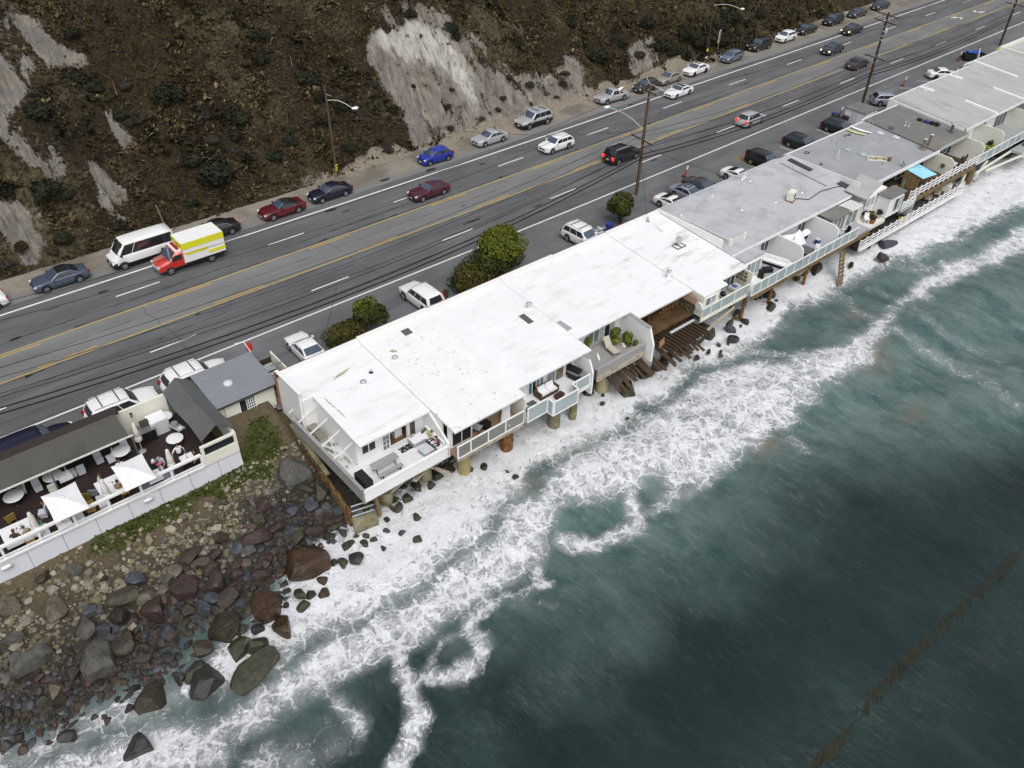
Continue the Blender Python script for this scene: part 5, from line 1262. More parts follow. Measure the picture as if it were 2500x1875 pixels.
def unit(name, label, x0, x1, wall_y, eave_y, off, roofm, wallm=None, back=46.0, zb=5.4, trim=True, parapet=True, westwall=False, xw0=None, cat='house'):
    t = thing(name, label, cat, ((x0 + x1) / 2, 40, 6.0)); wm = wallm or m_wall
    roof_slab(t, x0, x1, eave_y, back - .42, roofm, off)
    xw0 = x0 + .06 if xw0 is None else xw0
    wbox(t, 'road_wall', x0, back - .2, zb, x1, back, rz(back - .2, off) - .17, wm)
    y0 = wall_y + .16; y1 = back - .21
    for xa in (xw0, x1 - .18):
        q = MB(t.location)
        q.add([(xa, y0, zb), (xa + .12, y0, zb), (xa + .12, y1, zb), (xa, y1, zb), (xa, y0, rz(y0, off) - .17), (xa + .12, y0, rz(y0, off) - .17), (xa + .12, y1, rz(y1, off) - .17), (xa, y1, rz(y1, off) - .17)],
              [(0, 3, 2, 1), (4, 5, 6, 7), (0, 1, 5, 4), (1, 2, 6, 5), (2, 3, 7, 6), (3, 0, 4, 7)], False)
        q.build('party_wall', wm, t)
    if parapet:
        wbox(t, 'parapet', x0 - .0, back - .415, rz(back - .42, off) - .165, x1, back + .02, rz(back, off) + .16, wm)
    if trim: wbox(t, 'roof_trim', x0, back + .022, rz(back, off) + .0, x1, back + .13, rz(back, off) + .13, m_redtrim)
    return t
def sea_wall(t, x0, x1, y, z1, openings, mat, z0=5.75, th=.15):
    """wall facing the sea with rectangular openings (xa, xb, za, zb)"""
    q = MB(t.location); cur = x0
    for xa, xb, za, zb in sorted(openings):
        if xa > cur: q.box(cur, y, z0, xa, y + th, z1)
        q.box(xa + .0005, y + .0005, z0 + .0005, xb - .0005, y + th, za); q.box(xa + .0005, y + .0005, zb, xb - .0005, y + th, z1 - .0005); cur = xb
    if cur < x1: q.box(cur, y, z0, x1, y + th, z1)
    return q.build('sea_wall', mat, t)

WG = 'units of the white beach house row'
# ---------------------------------------------------------------- unit one, by the restaurant
A = unit('beach_house', 'near corner white beach house with side deck, picnic table deck and sloping white roof', 19.3, 25.12, 37.35, 36.55, -.02, m_roofw, xw0=19.62)
o = A.location
roof_slab(A, 18.5, 19.298, 42.75, 45.58, m_roofw, -.02)
q = MB(o); q.box(18.34, 42.75, 5.6, 18.498, 45.98, 9.42); q.box(18.5, 42.60, 6.0, 19.62, 42.748, 8.75); q.build('west_wall', m_wall, A)
wbox(A, 'west_wall_cap', 18.30, 42.58, 9.422, 18.54, 46.05, 9.46, m_trim)
wbox(A, 'parapet', 18.34, 45.585, 8.95, 19.298, 46.02, rz(46, -.02) + .16, m_wall)
wbox(A, 'roof_trim', 18.22, 46.022, 9.08, 19.298, 46.13, 9.24, m_redtrim)
wbox(A, 'corner_board', 18.20, 45.9, 6.3, 18.30, 46.02, 9.2, M('rust_board', (.28, .12, .05), .8))
sea_wall(A, 19.6, 25.1, 37.35, 8.2, [(22.15, 23.6, 6.0, 8.05)], m_wall)
window(A, 19.80, 20.98, 6.62, 7.75, 37.34, 2)
q = MB(o)
d = window(A, 21.42, 22.10, 6.02, 7.95, 37.30, 1, m_glassg, .09, name='door')
for i in range(3): MB(o).box(21.50, 37.24, 6.55 + i * .42, 22.02, 37.255, 6.58 + i * .42).build('glazing_bar', m_trim, d)
MB(o).box(21.74, 37.24, 6.12, 21.77, 37.252, 7.85).build('glazing_bar', m_trim, d)
MB(o).box(22.02, 37.2, 6.95, 22.06, 37.24, 7.05).build('handle', m_steel, d)
window(A, 23.72, 24.32, 6.05, 7.9, 37.32, 1, M('dim_doorway_glass', (.085, .075, .055), .1))
window(A, 19.5, 19.5, 0, 0, 0, 1) if False else None
wbox(A, 'room_floor', 22.0, 37.52, 5.9, 24.6, 43, 6.0, m_clay); wbox(A, 'room_wall', 22.0, 43.002, 5.9, 24.6, 43.1, 8.0, m_cream)
t2 = MB(o).box(22.9, 37.9, 6.0, 23.5, 38.5, 6.7).build('room_cabinet', m_plast, A)
sw_ = MB(o); sw_.box(19.56, 38.0, 6.75, 19.612, 38.9, 7.8); f = sw_.build('side_window', m_trim, A); MB(o).box(19.54, 38.05, 6.8, 19.555, 38.85, 7.75).build('pane', m_glass, f)
wbox(A, 'side_wall', 19.42, 37.36, 5.75, 19.598, 42.59, 8.15, m_wall)
wbox(A, 'deck', 18.12, 34.56, 5.72, 25.05, 37.348, 5.99, m_deckw)
wbox(A, 'side_deck', 18.12, 37.35, 5.72, 19.415, 42.58, 5.985, M('stained_white_deck', (.62, .62, .61), .7, var=.1, col2=(.14, .125, .10), c2=(.50, .60), c2s=1.6, c2st=(3, .8, 1)))
q = MB(o); q.box(18.12, 34.40, 5.50, 25.05, 34.552, 6.46); q.build('deck_parapet', m_wall, A)
wbox(A, 'parapet_cap', 18.05, 34.36, 6.462, 25.08, 34.60, 6.53, m_trim)
wbox(A, 'side_rail', 17.99, 34.42, 5.55, 18.10, 43.6, 6.72, m_woodg); wbox(A, 'side_rail_cap', 17.90, 34.40, 6.722, 18.13, 43.8, 6.80, m_woodg)
for y in (44.2, 42.85, 41.25, 39.65, 38.05):
    MB(o).beam((18.06, y, 6.84), (19.30, y - .55, 8.02), .07, .11).build('awning_beam', m_trim, A)
q = MB(o); q.add([(25.0, 34.40, 5.45), (25.16, 34.40, 5.45), (25.16, 37.34, 5.45), (25.0, 37.34, 5.45), (25.0, 34.40, 6.75), (25.16, 34.40, 6.75), (25.16, 36.5, 8.15), (25.0, 36.5, 8.15), (25.0, 37.34, 8.2), (25.16, 37.34, 8.2)],
    [(0, 3, 2, 1), (0, 1, 5, 4), (4, 5, 6, 7), (7, 6, 9, 8), (2, 3, 8, 9), (0, 4, 7, 8, 3), (1, 2, 9, 6, 5)], False); q.build('wing_wall', m_wall, A)
joists(A, [18.4 + .75 * i for i in range(9)], 34.7, 37.3, 5.715, m_woodb)
wbox(A, 'edge_beam', 18.12, 34.6, 5.2, 25.05, 34.72, 5.45, m_pale)
# ---------------------------------------------------------------- unit two
B = unit('beach_house', 'white beach house with narrow smoked glass balcony and leaf littered roof edge', 25.14, 31.6, 35.15, 33.75, .10, M('white_roof_littered', (.775, .78, .79), .7, var=.06, vs=.8, col2=(.40, .37, .31), c2=(.60, .66), c2s=2.4))
o = B.location
sea_wall(B, 27.32, 31.5, 35.2, 8.1, [], m_wall)
wbox(B, 'dado', 28.1, 35.17, 6.0, 31.2, 35.198, 6.85, M('tan_board', (.33, .24, .17), .7))
window(B, 28.75, 30.75, 6.95, 7.95, 35.16, 2)
wbox(B, 'deck', 25.2, 33.66, 5.72, 31.5, 35.19, 5.99, M('tan_deck', (.27, .18, .12), .7))
window(B, 25.42, 27.2, 6.05, 8.0, 34.55, 2); wbox(B, 'bay_wall', 25.18, 34.57, 5.75, 27.3, 34.7, 8.08, m_wall); wbox(B, 'bay_side', 27.2, 34.702, 5.75, 27.318, 35.19, 8.08, m_wall)
glass_rail(B, [25.25, 26.38, 27.98, 29.6, 31.35], 33.6, 5.75, 6.95, m_panelb)
wbox(B, 'fascia', 25.2, 33.55, 5.45, 31.5, 33.652, 5.74, m_pale)
q = MB(o); q.slab((31.35, 33.55, 5.5), (31.35, 33.55, 8.0), (31.35, 35.3, 8.12), (31.35, 35.3, 5.5), .12); q.build('wing_wall', m_cream, B)
joists(B, [25.6 + .8 * i for i in range(8)], 33.66, 37.0, 5.44, m_woodb)
# ---------------------------------------------------------------- unit three
C_ = unit('beach_house', 'white beach house with jogged clear glass balcony, white sofa and large barbecue', 31.62, 39.25, 35.5, 34.65, .0, m_roofw)
o = C_.location
sea_wall(C_, 31.7, 38.6, 35.5, 8.05, [], m_wall)
teal = M('teal_curtain', (.03, .16, .19), .6, var=.4, vs=4); grv = M('grey_curtain', (.20, .24, .26), .3, var=.3, vs=4)
window(C_, 33.4, 35.0, 6.05, 7.85, 35.46, 4, [teal, m_glass, grv, grv]); window(C_, 35.3, 37.15, 6.05, 7.9, 35.46, 2, [grv, M('dusty_glass', (.15, .13, .09), .15)]); window(C_, 37.28, 37.95, 6.0, 7.9, 35.46, 1, M('maroon_curtain', (.10, .03, .035), .6, var=.4, vs=5))
wbox(C_, 'deck', 31.65, 33.6, 5.74, 38.4, 35.495, 5.99, m_deckw); wbox(C_, 'deck', 33.7, 32.9, 5.74, 36.2, 33.598, 5.99, m_deckw)
glass_rail(C_, [31.7, 33.62], 33.52, 5.6, 6.98, m_panel); glass_rail(C_, [32.92, 33.46], 33.66, 5.6, 6.98, m_panel, along='y'); glass_rail(C_, [33.74, 36.18], 32.86, 5.6, 6.98, m_panel); glass_rail(C_, [32.92, 33.56], 36.24, 5.6, 6.98, m_panel, along='y'); glass_rail(C_, [36.3, 36.75, 38.2], 33.62, 5.6, 6.98, m_panel)
q = MB(o); q.add([(38.36, 33.5, 4.9), (38.52, 33.5, 4.9), (38.52, 35.5, 4.9), (38.36, 35.5, 4.9), (38.36, 33.5, 7.0), (38.52, 33.5, 7.0), (38.52, 34.0, 8.0), (38.36, 34.0, 8.0), (38.36, 35.5, 8.1), (38.52, 35.5, 8.1)],
    [(0, 3, 2, 1), (0, 1, 5, 4), (4, 5, 6, 7), (7, 6, 9, 8), (2, 3, 8, 9), (0, 4, 7, 8, 3), (1, 2, 9, 6, 5)], False); q.build('wing_wall', m_wall, C_)
wbox(C_, 'wall_cap', 38.34, 34.0, 8.102, 38.60, 35.6, 8.16, m_woodg)
joists(C_, [32 + .8 * i for i in range(8)], 33.66, 37.0, 5.73, m_woodb)
# ---------------------------------------------------------------- unit four
D = unit('beach_house', 'white beach house with weathered grey timber deck, beige lounger and green pot plants', 39.27, 45.42, 37.1, 36.25, .02, m_roofw)
o = D.location
sea_wall(D, 39.6, 45.3, 37.12, 8.15, [], m_wall)
gc = M('pale_green_curtain', (.40, .48, .43), .6, var=.2, vs=5)
window(D, 41.4, 44.6, 6.0, 8.0, 37.08, 5, [m_glassg, m_glassg, gc, m_glass, gc], .05)
for i, y in enumerate(np.arange(34.14, 37.0, .145)):
    wbox(D, 'deck_board', 39.75, y, 5.90, 45.2, y + .135, 5.99 + .006 * (i % 3), m_woodg)
wbox(D, 'deck_frame', 39.7, 34.12, 5.6, 45.2, 37.1, 5.898, m_woodd)
wbox(D, 'deck_parapet', 39.5, 33.98, 5.35, 45.0, 34.115, 6.45, m_woodg); wbox(D, 'parapet_cap', 39.4, 33.92, 6.452, 45.05, 34.25, 6.53, m_woodg)
wbox(D, 'edge_beam', 39.4, 33.86, 5.35, 45.0, 33.975, 5.75, m_pale)
wbox(D, 'planter_step', 40.2, 36.7, 5.998, 43.0, 37.05, 6.25, m_woodg)
q = MB(o); q.add([(45.2, 33.3, 4.9), (45.4, 33.3, 4.9), (45.4, 37.2, 5.4), (45.2, 37.2, 5.4), (45.2, 33.3, 6.6), (45.4, 33.3, 6.6), (45.4, 33.9, 8.05), (45.2, 33.9, 8.05), (45.2, 37.2, 8.25), (45.4, 37.2, 8.25)],
    [(0, 3, 2, 1), (0, 1, 5, 4), (4, 5, 6, 7), (7, 6, 9, 8), (2, 3, 8, 9), (0, 4, 7, 8, 3), (1, 2, 9, 6, 5)], False); q.build('wing_wall', m_wall, D)
q = MB(o); q.slab((45.16, 33.85, 8.07), (45.46, 33.85, 8.07), (45.46, 37.3, 8.30), (45.16, 37.3, 8.30), .05); q.build('wall_cap', m_woodg, D)
wbox(D, 'side_store', 39.27, 36.3, 6.0, 39.7, 37.1, 8.1, m_greyp); MB(o).tube((44.0, 37.0, 6.0), (44.0, 37.02, 8.2), .03, .03, 6).build('downpipe', m_greyp, D)
wbox(D, 'roof_hatch', 39.3, 37.4, rz(37.4) + .02, 39.75, 39.3, rz(38.4) + .05, m_greyp)
# ---------------------------------------------------------------- unit five, stripped out
E_ = unit('beach_house', 'stripped white beach house under repair with open brown floor, bare studs and no deck', 45.44, 52.3, 40.5, 35.35, -.10, m_roofw2)
o = E_.location
wbox(E_, 'fascia', 45.5, 35.36, 7.95, 52.3, 35.44, 8.09, m_pale)
m_ply = M('brown_plywood', (.115, .066, .030), .65, var=.35, vs=1.2, col2=(.06, .035, .018), c2=(.45, .6), c2s=1.0)
wbox(E_, 'floor', 45.5, 34.85, 5.85, 52.2, 36.45, 6.0, m_ply); wbox(E_, 'floor', 45.5, 36.452, 5.85, 52.2, 40.4, 5.995, m_ply)
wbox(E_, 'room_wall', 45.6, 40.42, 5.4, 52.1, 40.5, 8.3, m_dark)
MB(o).box(45.6, 34.9, 6.002, 45.7, 36, 6.02).build('floor_edge', m_woodb, E_)
wbox(E_, 'half_wall', 47.9, 36.2, 6.0, 48.05, 38.0, 6.75, m_ply)
for x in (50.15, 50.45, 50.95, 51.45, 51.85): wbox(E_, 'stud', x, 36.5, 6.002, x + .11, 36.66, 7.98, m_woodb)
for z in (6.002, 7.4): wbox(E_, 'plate', 50.0 if z > 7 else 49.9, 36.662, z, 52.0, 36.78, z + .1, m_woodb)
q = MB(o); rows = []
for i in range(9):
    rows.append([(52.12 - .10 * math.sin(j * 2.1 + i) - .02 * j, 34.7 + i * .22, 6.0 + j * .32) for j in range(7)])
q.grid(rows, False); q.grid([[(a + .06, b, c) for a, b, c in r_] for r_ in rows][::-1], False); q.build('tarp', M('brown_tarp', (.12, .095, .06), .5, var=.4, vs=4, col2=(.32, .28, .21), c2=(.55, .66), c2s=3), E_)
wbox(E_, 'header_board', 51.9, 34.4, 7.2, 52.02, 36.0, 7.9, M('pink_board', (.45, .30, .22), .8))
joists(E_, [47.2 + .42 * i for i in range(12)], 32.6, 35.2, 5.55, m_woodd, .11, .26)
q = MB(o); q.beam((48.9, 34.45, 5.62), (52.0, 34.42, 5.66), .22, .10); q.build('white_plank', m_ltgrey, E_)
# ---------------------------------------------------------------- unit six
G_ = unit('beach_house', 'cream trimmed white beach house with enclosed porch, framed panels and crate shelves', 52.32, 59.42, 35.6, 34.75, -.02, m_roofw2)
o = G_.location
roof_slab(G_, 52.32, 55.6, 34.05, 34.748, m_roofw2, -.02)
wbox(G_, 'porch_wall', 52.3, 34.06, 5.75, 52.45, 35.6, 8.1, m_cream); wbox(G_, 'porch_front', 52.3, 34.02, 6.86, 54.5, 34.058, 8.08, m_cream)
window(G_, 52.55, 54.0, 6.95, 7.85, 34.0, 2, [m_panelb, m_panel])
sea_wall(G_, 54.5, 59.3, 35.6, 8.1, [], m_wall); window(G_, 56.3, 58.9, 6.05, 7.9, 35.56, 4, m_glass)
wbox(G_, 'deck', 52.3, 34.06, 5.72, 59.2, 35.595, 5.99, m_greyp)
glass_rail(G_, [52.35, 53.62, 55.05, 57.0, 59.0], 34.0, 5.72, 6.85, m_panel, m_cream, .14)
wbox(G_, 'fascia', 52.3, 33.93, 5.5, 59.05, 34.06, 5.715, m_cream)
q = MB(o); q.slab((59.1, 33.95, 5.5), (59.1, 33.95, 7.9), (59.1, 35.6, 8.1), (59.1, 35.6, 5.5), .10); q.build('wing_wall', m_cream, G_)
for i in range(3):
    for j in range(3): MB(o).box(58.86, 34.35 + i * .40, 6.9 + j * .38, 58.98, 34.62 + i * .40, 7.08 + j * .38).build('shelf_niche', m_woodo, G_)
joists(G_, [52.8 + .8 * i for i in range(8)], 34.1, 37, 5.49, m_woodo)
q = MB(o); q.beam((50.9, 33.0, 4.85), (57.2, 33.9, 5.1), .16, .2); q.build('waler_beam', m_pale, G_)
# wall mounted round barrel on the party wall
t = thing('barrel_sign', 'round pale drum hung beside the stripped house opening', 'drum', (52.1, 34.25, 7.25)); q = MB(); q.lathe([(.05, 0), (.36, .02), (.37, .2), (.33, .24)], 0, 0, 20); q.v = [(-c * .9 - .02, b - .1, a) for a, b, c in q.v]; q.build('drum', m_offw, t)
# ================================================================== grey roofed house
H = unit('beach_house', 'long grey roofed beach house with glass balustrade deck and white partition walls', 59.44, 79.6, 37.5, 36.65, .05, m_roofg, back=46.35, trim=False, parapet=False)
o = H.location
wbox(H, 'roof_gutter', 59.44, 45.94, 9.05, 79.6, 46.10, 9.16, m_greyp); wbox(H, 'eave_trim', 59.44, 36.56, 8.13, 79.6, 36.646, 8.40, m_trim)
wbox(H, 'roof_curb', 59.46, 38.0, 8.5, 59.62, 46.0, 9.35, m_wall)
q = MB(o)
for a in ((60.6, 38.0, 60.75, 44.0), (60.6, 37.85, 62.9, 37.98)): q.box(a[0], a[1], 8.45, a[2], a[3], 8.98)
q.build('roof_upstand', M('stained_white_curb', (.62, .61, .58), .8, var=.12, col2=(.35, .33, .28), c2=(.5, .7), c2s=1.5), H)
for x, y in ((60.68, 43.9), (60.68, 37.9), (62.8, 37.9)): wbox(H, 'curb_post', x - .12, y - .12, 8.4, x + .12, y + .12, 9.15, m_plast)
sea_wall(H, 59.5, 79.5, 37.5, 8.2, [], m_wall)
window(H, 65.4, 66.75, 6.05, 7.9, 37.46, 2); window(H, 68.4, 71.4, 7.2, 7.9, 37.46, 3); window(H, 71.6, 73.7, 6.05, 7.9, 37.46, 3)
wbox(H, 'deck', 58.9, 33.55, 5.74, 79.2, 37.498, 5.98, M('lilac_grey_deck', (.36, .36, .42), .6, var=.1))
wbox(H, 'deck_mat', 59.2, 33.7, 5.982, 62.5, 35.4, 5.992, m_plast)
glass_rail(H, [58.95, 60.2, 61.4, 62.7, 64.1, 65.5, 66.7], 33.52, 5.75, 7.0, m_panel)
glass_rail(H, [66.7, 67.95, 69.3, 70.7, 72.1, 73.5, 75.0, 76.6], 33.5, 5.75, 7.0, m_panel)
wbox(H, 'edge_beam', 58.9, 33.4, 5.35, 79.2, 33.548, 5.73, m_woodo)
# porch box with window at the joint
wbox(H, 'porch_roof', 59.5, 35.2, 8.2, 62.6, 36.55, 8.32, m_roofg); wbox(H, 'porch_wall', 59.56, 35.26, 5.985, 62.5, 35.4, 8.198, m_wall); wbox(H, 'porch_side', 62.38, 35.402, 5.985, 62.5, 37.49, 8.198, m_wall)
window(H, 59.75, 62.2, 6.4, 7.9, 35.22, 3, [m_panelb, m_panel, m_panel])
def wing(t, x, y0, y1, z1, mat, drop=.9, name='partition', z0=5.6):
    q = MB(t.location); th = .14
    pr_ = [(y0, z0), (y1, z0), (y1, z1), (y0 + .55, z1 - .05), (y0 + .12, z1 - .35), (y0, z1 - drop)]
    vs = [(x, a, b) for a, b in pr_] + [(x + th, a, b) for a, b in pr_]; n = len(pr_)
    q.add(vs, [tuple(range(n)), tuple(range(2 * n - 1, n - 1, -1))] + [(i, i + n, (i + 1) % n + n, (i + 1) % n) for i in range(n)], False)
    return q.build(name, mat, t)
wing(H, 66.7, 33.6, 37.45, 8.1, m_wall); wing(H, 72.9, 33.7, 37.45, 8.1, m_wall)
# lean-to porch and lattice pergola
q = MB(o); q.slab((73.7, 34.95, 7.95), (77.0, 34.95, 7.95), (77.0, 36.6, 8.05), (73.7, 36.6, 8.05), .09); q.build('porch_roof', m_roofd, H)
wbox(H, 'porch_wall', 74.2, 35.25, 5.985, 79.0, 35.37, 7.84, m_wall)
window(H, 74.4, 76.6, 6.1, 7.8, 35.2, 3, m_glassg); window(H, 76.9, 78.9, 6.1, 7.8, 35.2, 2, m_glassg)
for x in np.arange(77.15, 79.2, .24): wbox(H, 'lattice_slat', x, 34.9, 8.0, x + .09, 36.5, 8.05, m_trim)
for y in np.arange(34.95, 36.5, .26): wbox(H, 'lattice_slat', 77.1, y, 8.052, 79.25, y + .09, 8.10, m_trim)
for y in (34.95, 36.35): wbox(H, 'pergola_beam', 77.1, y, 7.86, 79.3, y + .12, 7.998, m_trim)
wbox(H, 'pergola_post', 79.12, 34.95, 5.985, 79.28, 35.1, 7.858, m_trim)
for x in (79.4, 80.2): MB(o).box(x, 35.4, 5.99, x + .5, 35.47, 8.0).build('shutter', m_cream, H)
# skylight strips on the roof near the next house
for nm, x0, y0, x1, y1, m in (('skylight', 80.0, 42.2, 80.7, 45.1, m_glass), ('roof_rail', 78.7, 39.2, 78.9, 45.1, m_greyp), ('skylight', 80.2, 37.6, 81.1, 38.9, m_glass)):
    q = MB(o); q.add([(x0, y0, rz(y0, .075)), (x1, y0, rz(y0, .075)), (x1, y1, rz(y1, .075)), (x0, y1, rz(y1, .075)), (x0, y0, rz(y0, .16)), (x1, y0, rz(y0, .16)), (x1, y1, rz(y1, .16)), (x0, y1, rz(y1, .16))], [(0, 3, 2, 1), (4, 5, 6, 7), (0, 1, 5, 4), (1, 2, 6, 5), (2, 3, 7, 6), (3, 0, 4, 7)], False)
    q.build(nm, m, H)
roof_slab(H, 79.6, 81.2, 37.4, 45.93, m_roofg, .05)
# ================================================================== blue grey roofed house
I_ = unit('beach_house', 'beach house with flat blue grey roof, surfboards and skylights on top', 81.2, 97.4, 38.0, 36.7, .03, m_roofb, back=46.4, trim=False, parapet=False)
o = I_.location
wbox(I_, 'eave_trim', 84.4, 36.58, 8.06, 98.4, 36.698, 8.42, m_trim); wbox(I_, 'roof_edge', 81.12, 36.8, 8.2, 81.22, 46.2, 9.22, m_trim)
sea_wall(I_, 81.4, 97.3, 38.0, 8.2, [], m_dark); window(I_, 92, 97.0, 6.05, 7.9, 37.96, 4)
wbox(I_, 'deck', 84.6, 34.5, 5.74, 104.2, 37.99, 5.98, m_woodd)
def slat_rail(t, x0, x1, y, z0, z1, n, mat, posts, skew=0.0):
    for k in range(n): z = z0 + (z1 - z0) * (k + .6) / n; wbox(t, 'rail', x0, y - .04, z - .045, x1, y + .04, z + .045, mat)
    for i in range(posts): x = x0 + (x1 - x0) * i / (posts - 1); wbox(t, 'rail_post', x - .06, y + .042, z0 - .2, x + .06, y + .14, z1 + .02, mat)
slat_rail(I_, 88.6, 104.6, 34.3, 6.0, 7.05, 3, m_trim, 15)
wbox(I_, 'edge_beam', 84.6, 34.2, 5.3, 104.2, 34.42, 5.73, m_woodo)
wing(I_, 98.2, 34.5, 37.9, 8.1, m_cream, .6)
# upper box room with pale roof and the small side room
wbox(I_, 'box_room', 80.6, 35.25, 6.2, 84.2, 37.9, 8.5, m_wall); q = MB(o); q.slab((79.4, 34.95, 8.62), (84.45, 35.9, 8.62), (84.35, 38.6, 8.74), (79.4, 37.4, 8.74), .11); q.build('box_roof', m_roofl, I_)
for a in ((79.6, 81.6), (81.9, 83.9)): window(I_, a[0] + .6, a[1] + .4, 7.2, 8.3, 35.2, 2, m_panel)
wbox(I_, 'side_room', 82.5, 33.75, 5.9, 85.4, 35.2, 8.2, m_wall); wbox(I_, 'side_roof', 82.35, 33.6, 8.202, 85.6, 35.22, 8.31, m_roofd); window(I_, 83.6, 85.3, 6.3, 7.9, 33.7, 2, [m_glass, m_panel])
slat_rail(I_, 85.6, 88.2, 33.5, 6.0, 7.0, 3, m_trim, 4); wbox(I_, 'balcony_floor', 85.5, 33.5, 5.7, 88.3, 34.48, 5.95, m_greyp)
wbox(I_, 'screen_panel', 88.4, 33.6, 3.9, 88.5, 34.9, 5.9, m_ltgrey)
# lower boardwalk
wbox(I_, 'lower_deck', 84.8, 33.75, 3.62, 101.5, 36.8, 3.85, M('dark_grey_deck', (.06, .06, .063), .7)); slat_rail(I_, 78.5, 101.3, 33.6, 3.75, 4.75, 3, m_trim, 20); wbox(I_, 'lower_edge', 78.5, 33.5, 3.4, 101.4, 33.738, 3.70, m_trim)
wbox(I_, 'lower_deck', 78.6, 33.742, 3.622, 84.798, 35.4, 3.83, m_woodd)
# ================================================================== dark roofed house
J_ = unit('beach_house', 'beach house with dark grey felt roof and two metal flues', 97.42, 105.6, 38.2, 36.7, .22, m_roofd, back=46.5, trim=False, parapet=False)
o = J_.location
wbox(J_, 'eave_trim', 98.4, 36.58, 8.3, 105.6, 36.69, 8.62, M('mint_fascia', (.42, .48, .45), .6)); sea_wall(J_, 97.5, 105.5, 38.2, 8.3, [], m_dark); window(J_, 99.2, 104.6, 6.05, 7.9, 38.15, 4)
wing(J_, 105.3, 34.3, 38.1, 8.2, m_cream, .6)
# ================================================================== pale roofed long house
K_ = unit('beach_house', 'long pale grey roofed beach house with ribbed roof and white side wall', 105.7, 127.0, 38.0, 37.2, .62, m_roofl, back=47.6, trim=False, parapet=False, zb=5.4)
o = K_.location
q = MB(o); q.box(105.55, 37.4, 5.5, 105.698, 47.6, 8.55); q.add([(105.55, 37.4, 8.55), (105.698, 37.4, 8.55), (105.698, 47.6, 8.55), (105.55, 47.6, 8.55), (105.55, 37.4, 8.9), (105.698, 37.4, 8.9), (105.698, 47.6, 9.72), (105.55, 47.6, 9.72)], [(4, 5, 6, 7), (0, 1, 5, 4), (1, 2, 6, 5), (2, 3, 7, 6), (3, 0, 4, 7)], False); q.build('west_wall', m_wall, K_)
wbox(K_, 'eave_trim', 105.6, 37.08, 8.72, 127.0, 37.19, 9.0, m_trim); sea_wall(K_, 105.8, 126.9, 38.0, 8.7, [], m_wall)
for x in (113.5, 121.4): 
    q = MB(o); q.add([(x, 37.2, rz(37.2, .62)), (x + .45, 37.2, rz(37.2, .62)), (x + .45, 41.5, rz(41.5, .62)), (x, 41.5, rz(41.5, .62)), (x, 37.2, rz(37.2, .76)), (x + .45, 37.2, rz(37.2, .76)), (x + .45, 41.5, rz(41.5, .76)), (x, 41.5, rz(41.5, .76))], [(4, 5, 6, 7), (0, 1, 5, 4), (1, 2, 6, 5), (2, 3, 7, 6), (3, 0, 4, 7)], False); q.build('roof_rib', m_plast, K_)
for x in (112.4, 120.2): wbox(K_, 'roof_kerb', x, 45.4, 9.6, x + .7, 47.2, 9.86, m_plast)
for x0, x1 in ((106.3, 107.9), (111.2, 113.4), (116.2, 119.5), (121.5, 125.5)): window(K_, x0, x1, 6.1, 8.3, 37.95, 3)
wbox(K_, 'deck', 104.3, 34.3, 5.74, 127, 37.99, 5.98, m_greyp); glass_rail(K_, list(np.arange(104.6, 127.2, 2.0)), 34.25, 5.75, 7.0, m_panel)
for x in (110.6, 119.8): wing(K_, x, 34.4, 37.9, 8.4, m_cream, .6)
wbox(K_, 'lower_deck', 114.2, 32.6, 4.9, 127, 34.24, 5.2, m_greyp); wbox(K_, 'edge_beam', 114.1, 32.4, 4.75, 127, 32.598, 5.25, m_trim); q = MB(o)
for a, b in (((107.8, 34.0, 4.2), (114.2, 32.7, 4.9)), ((105.0, 34.1, 4.6), (114.2, 34.1, 5.0)), ((106.2, 34.4, 3.3), (107.9, 34.3, 5.4))): q.beam(a, b, .18, .22)
q.build('brace', m_cream, K_)
# ================================================================== farthest houses
L_ = unit('beach_house', 'pale flat roofed house second from the right edge of the row', 127.02, 138.2, 38.0, 37.2, .55, m_roofl, back=48.3, trim=False, parapet=False)
q = MB(L_.location); q.add([(128.8, 41.5, rz(41.5, .55)), (129.3, 41.5, rz(41.5, .55)), (129.3, 47.8, rz(47.8, .55)), (128.8, 47.8, rz(47.8, .55)), (128.8, 41.5, rz(41.5, .7)), (129.3, 41.5, rz(41.5, .7)), (129.3, 47.8, rz(47.8, .7)), (128.8, 47.8, rz(47.8, .7))], [(4, 5, 6, 7), (0, 1, 5, 4), (1, 2, 6, 5), (2, 3, 7, 6), (3, 0, 4, 7)], False); q.build('roof_rib', m_plast, L_)
wbox(L_, 'eave_trim', 127, 37.08, 8.7, 138.2, 37.19, 8.95, m_trim); sea_wall(L_, 127.1, 138.1, 38.0, 8.6, [], m_wall); window(L_, 128, 133, 6.1, 8.3, 37.95, 3); wbox(L_, 'deck', 127, 34.3, 5.74, 138, 37.99, 5.98, m_greyp)
q = MB(L_.location); q.slab((131.8, 48.3, 9.3), (131.8, 48.3, 6.0), (138.0, 50.9, 6.0), (138.0, 50.9, 9.3), .14); q.build('screen_wall', M('beige_screen', (.50, .47, .40), .8), L_)
wbox(L_, 'screen_post', 138.1, 48.0, 6.0, 138.3, 48.2, 9.9, m_trim)
N_ = unit('beach_house', 'pale house with raised parapet at the right edge of view', 138.3, 152, 38.0, 37.0, .35, m_roofl, back=48.6, trim=False, parapet=False)
wbox(N_, 'parapet_wall', 138.3, 48.1, 9.2, 152, 48.5, 10.05, m_cream); wbox(N_, 'parapet_wall', 138.3, 37.2, 8.7, 138.6, 48.098, 10.05, m_cream)
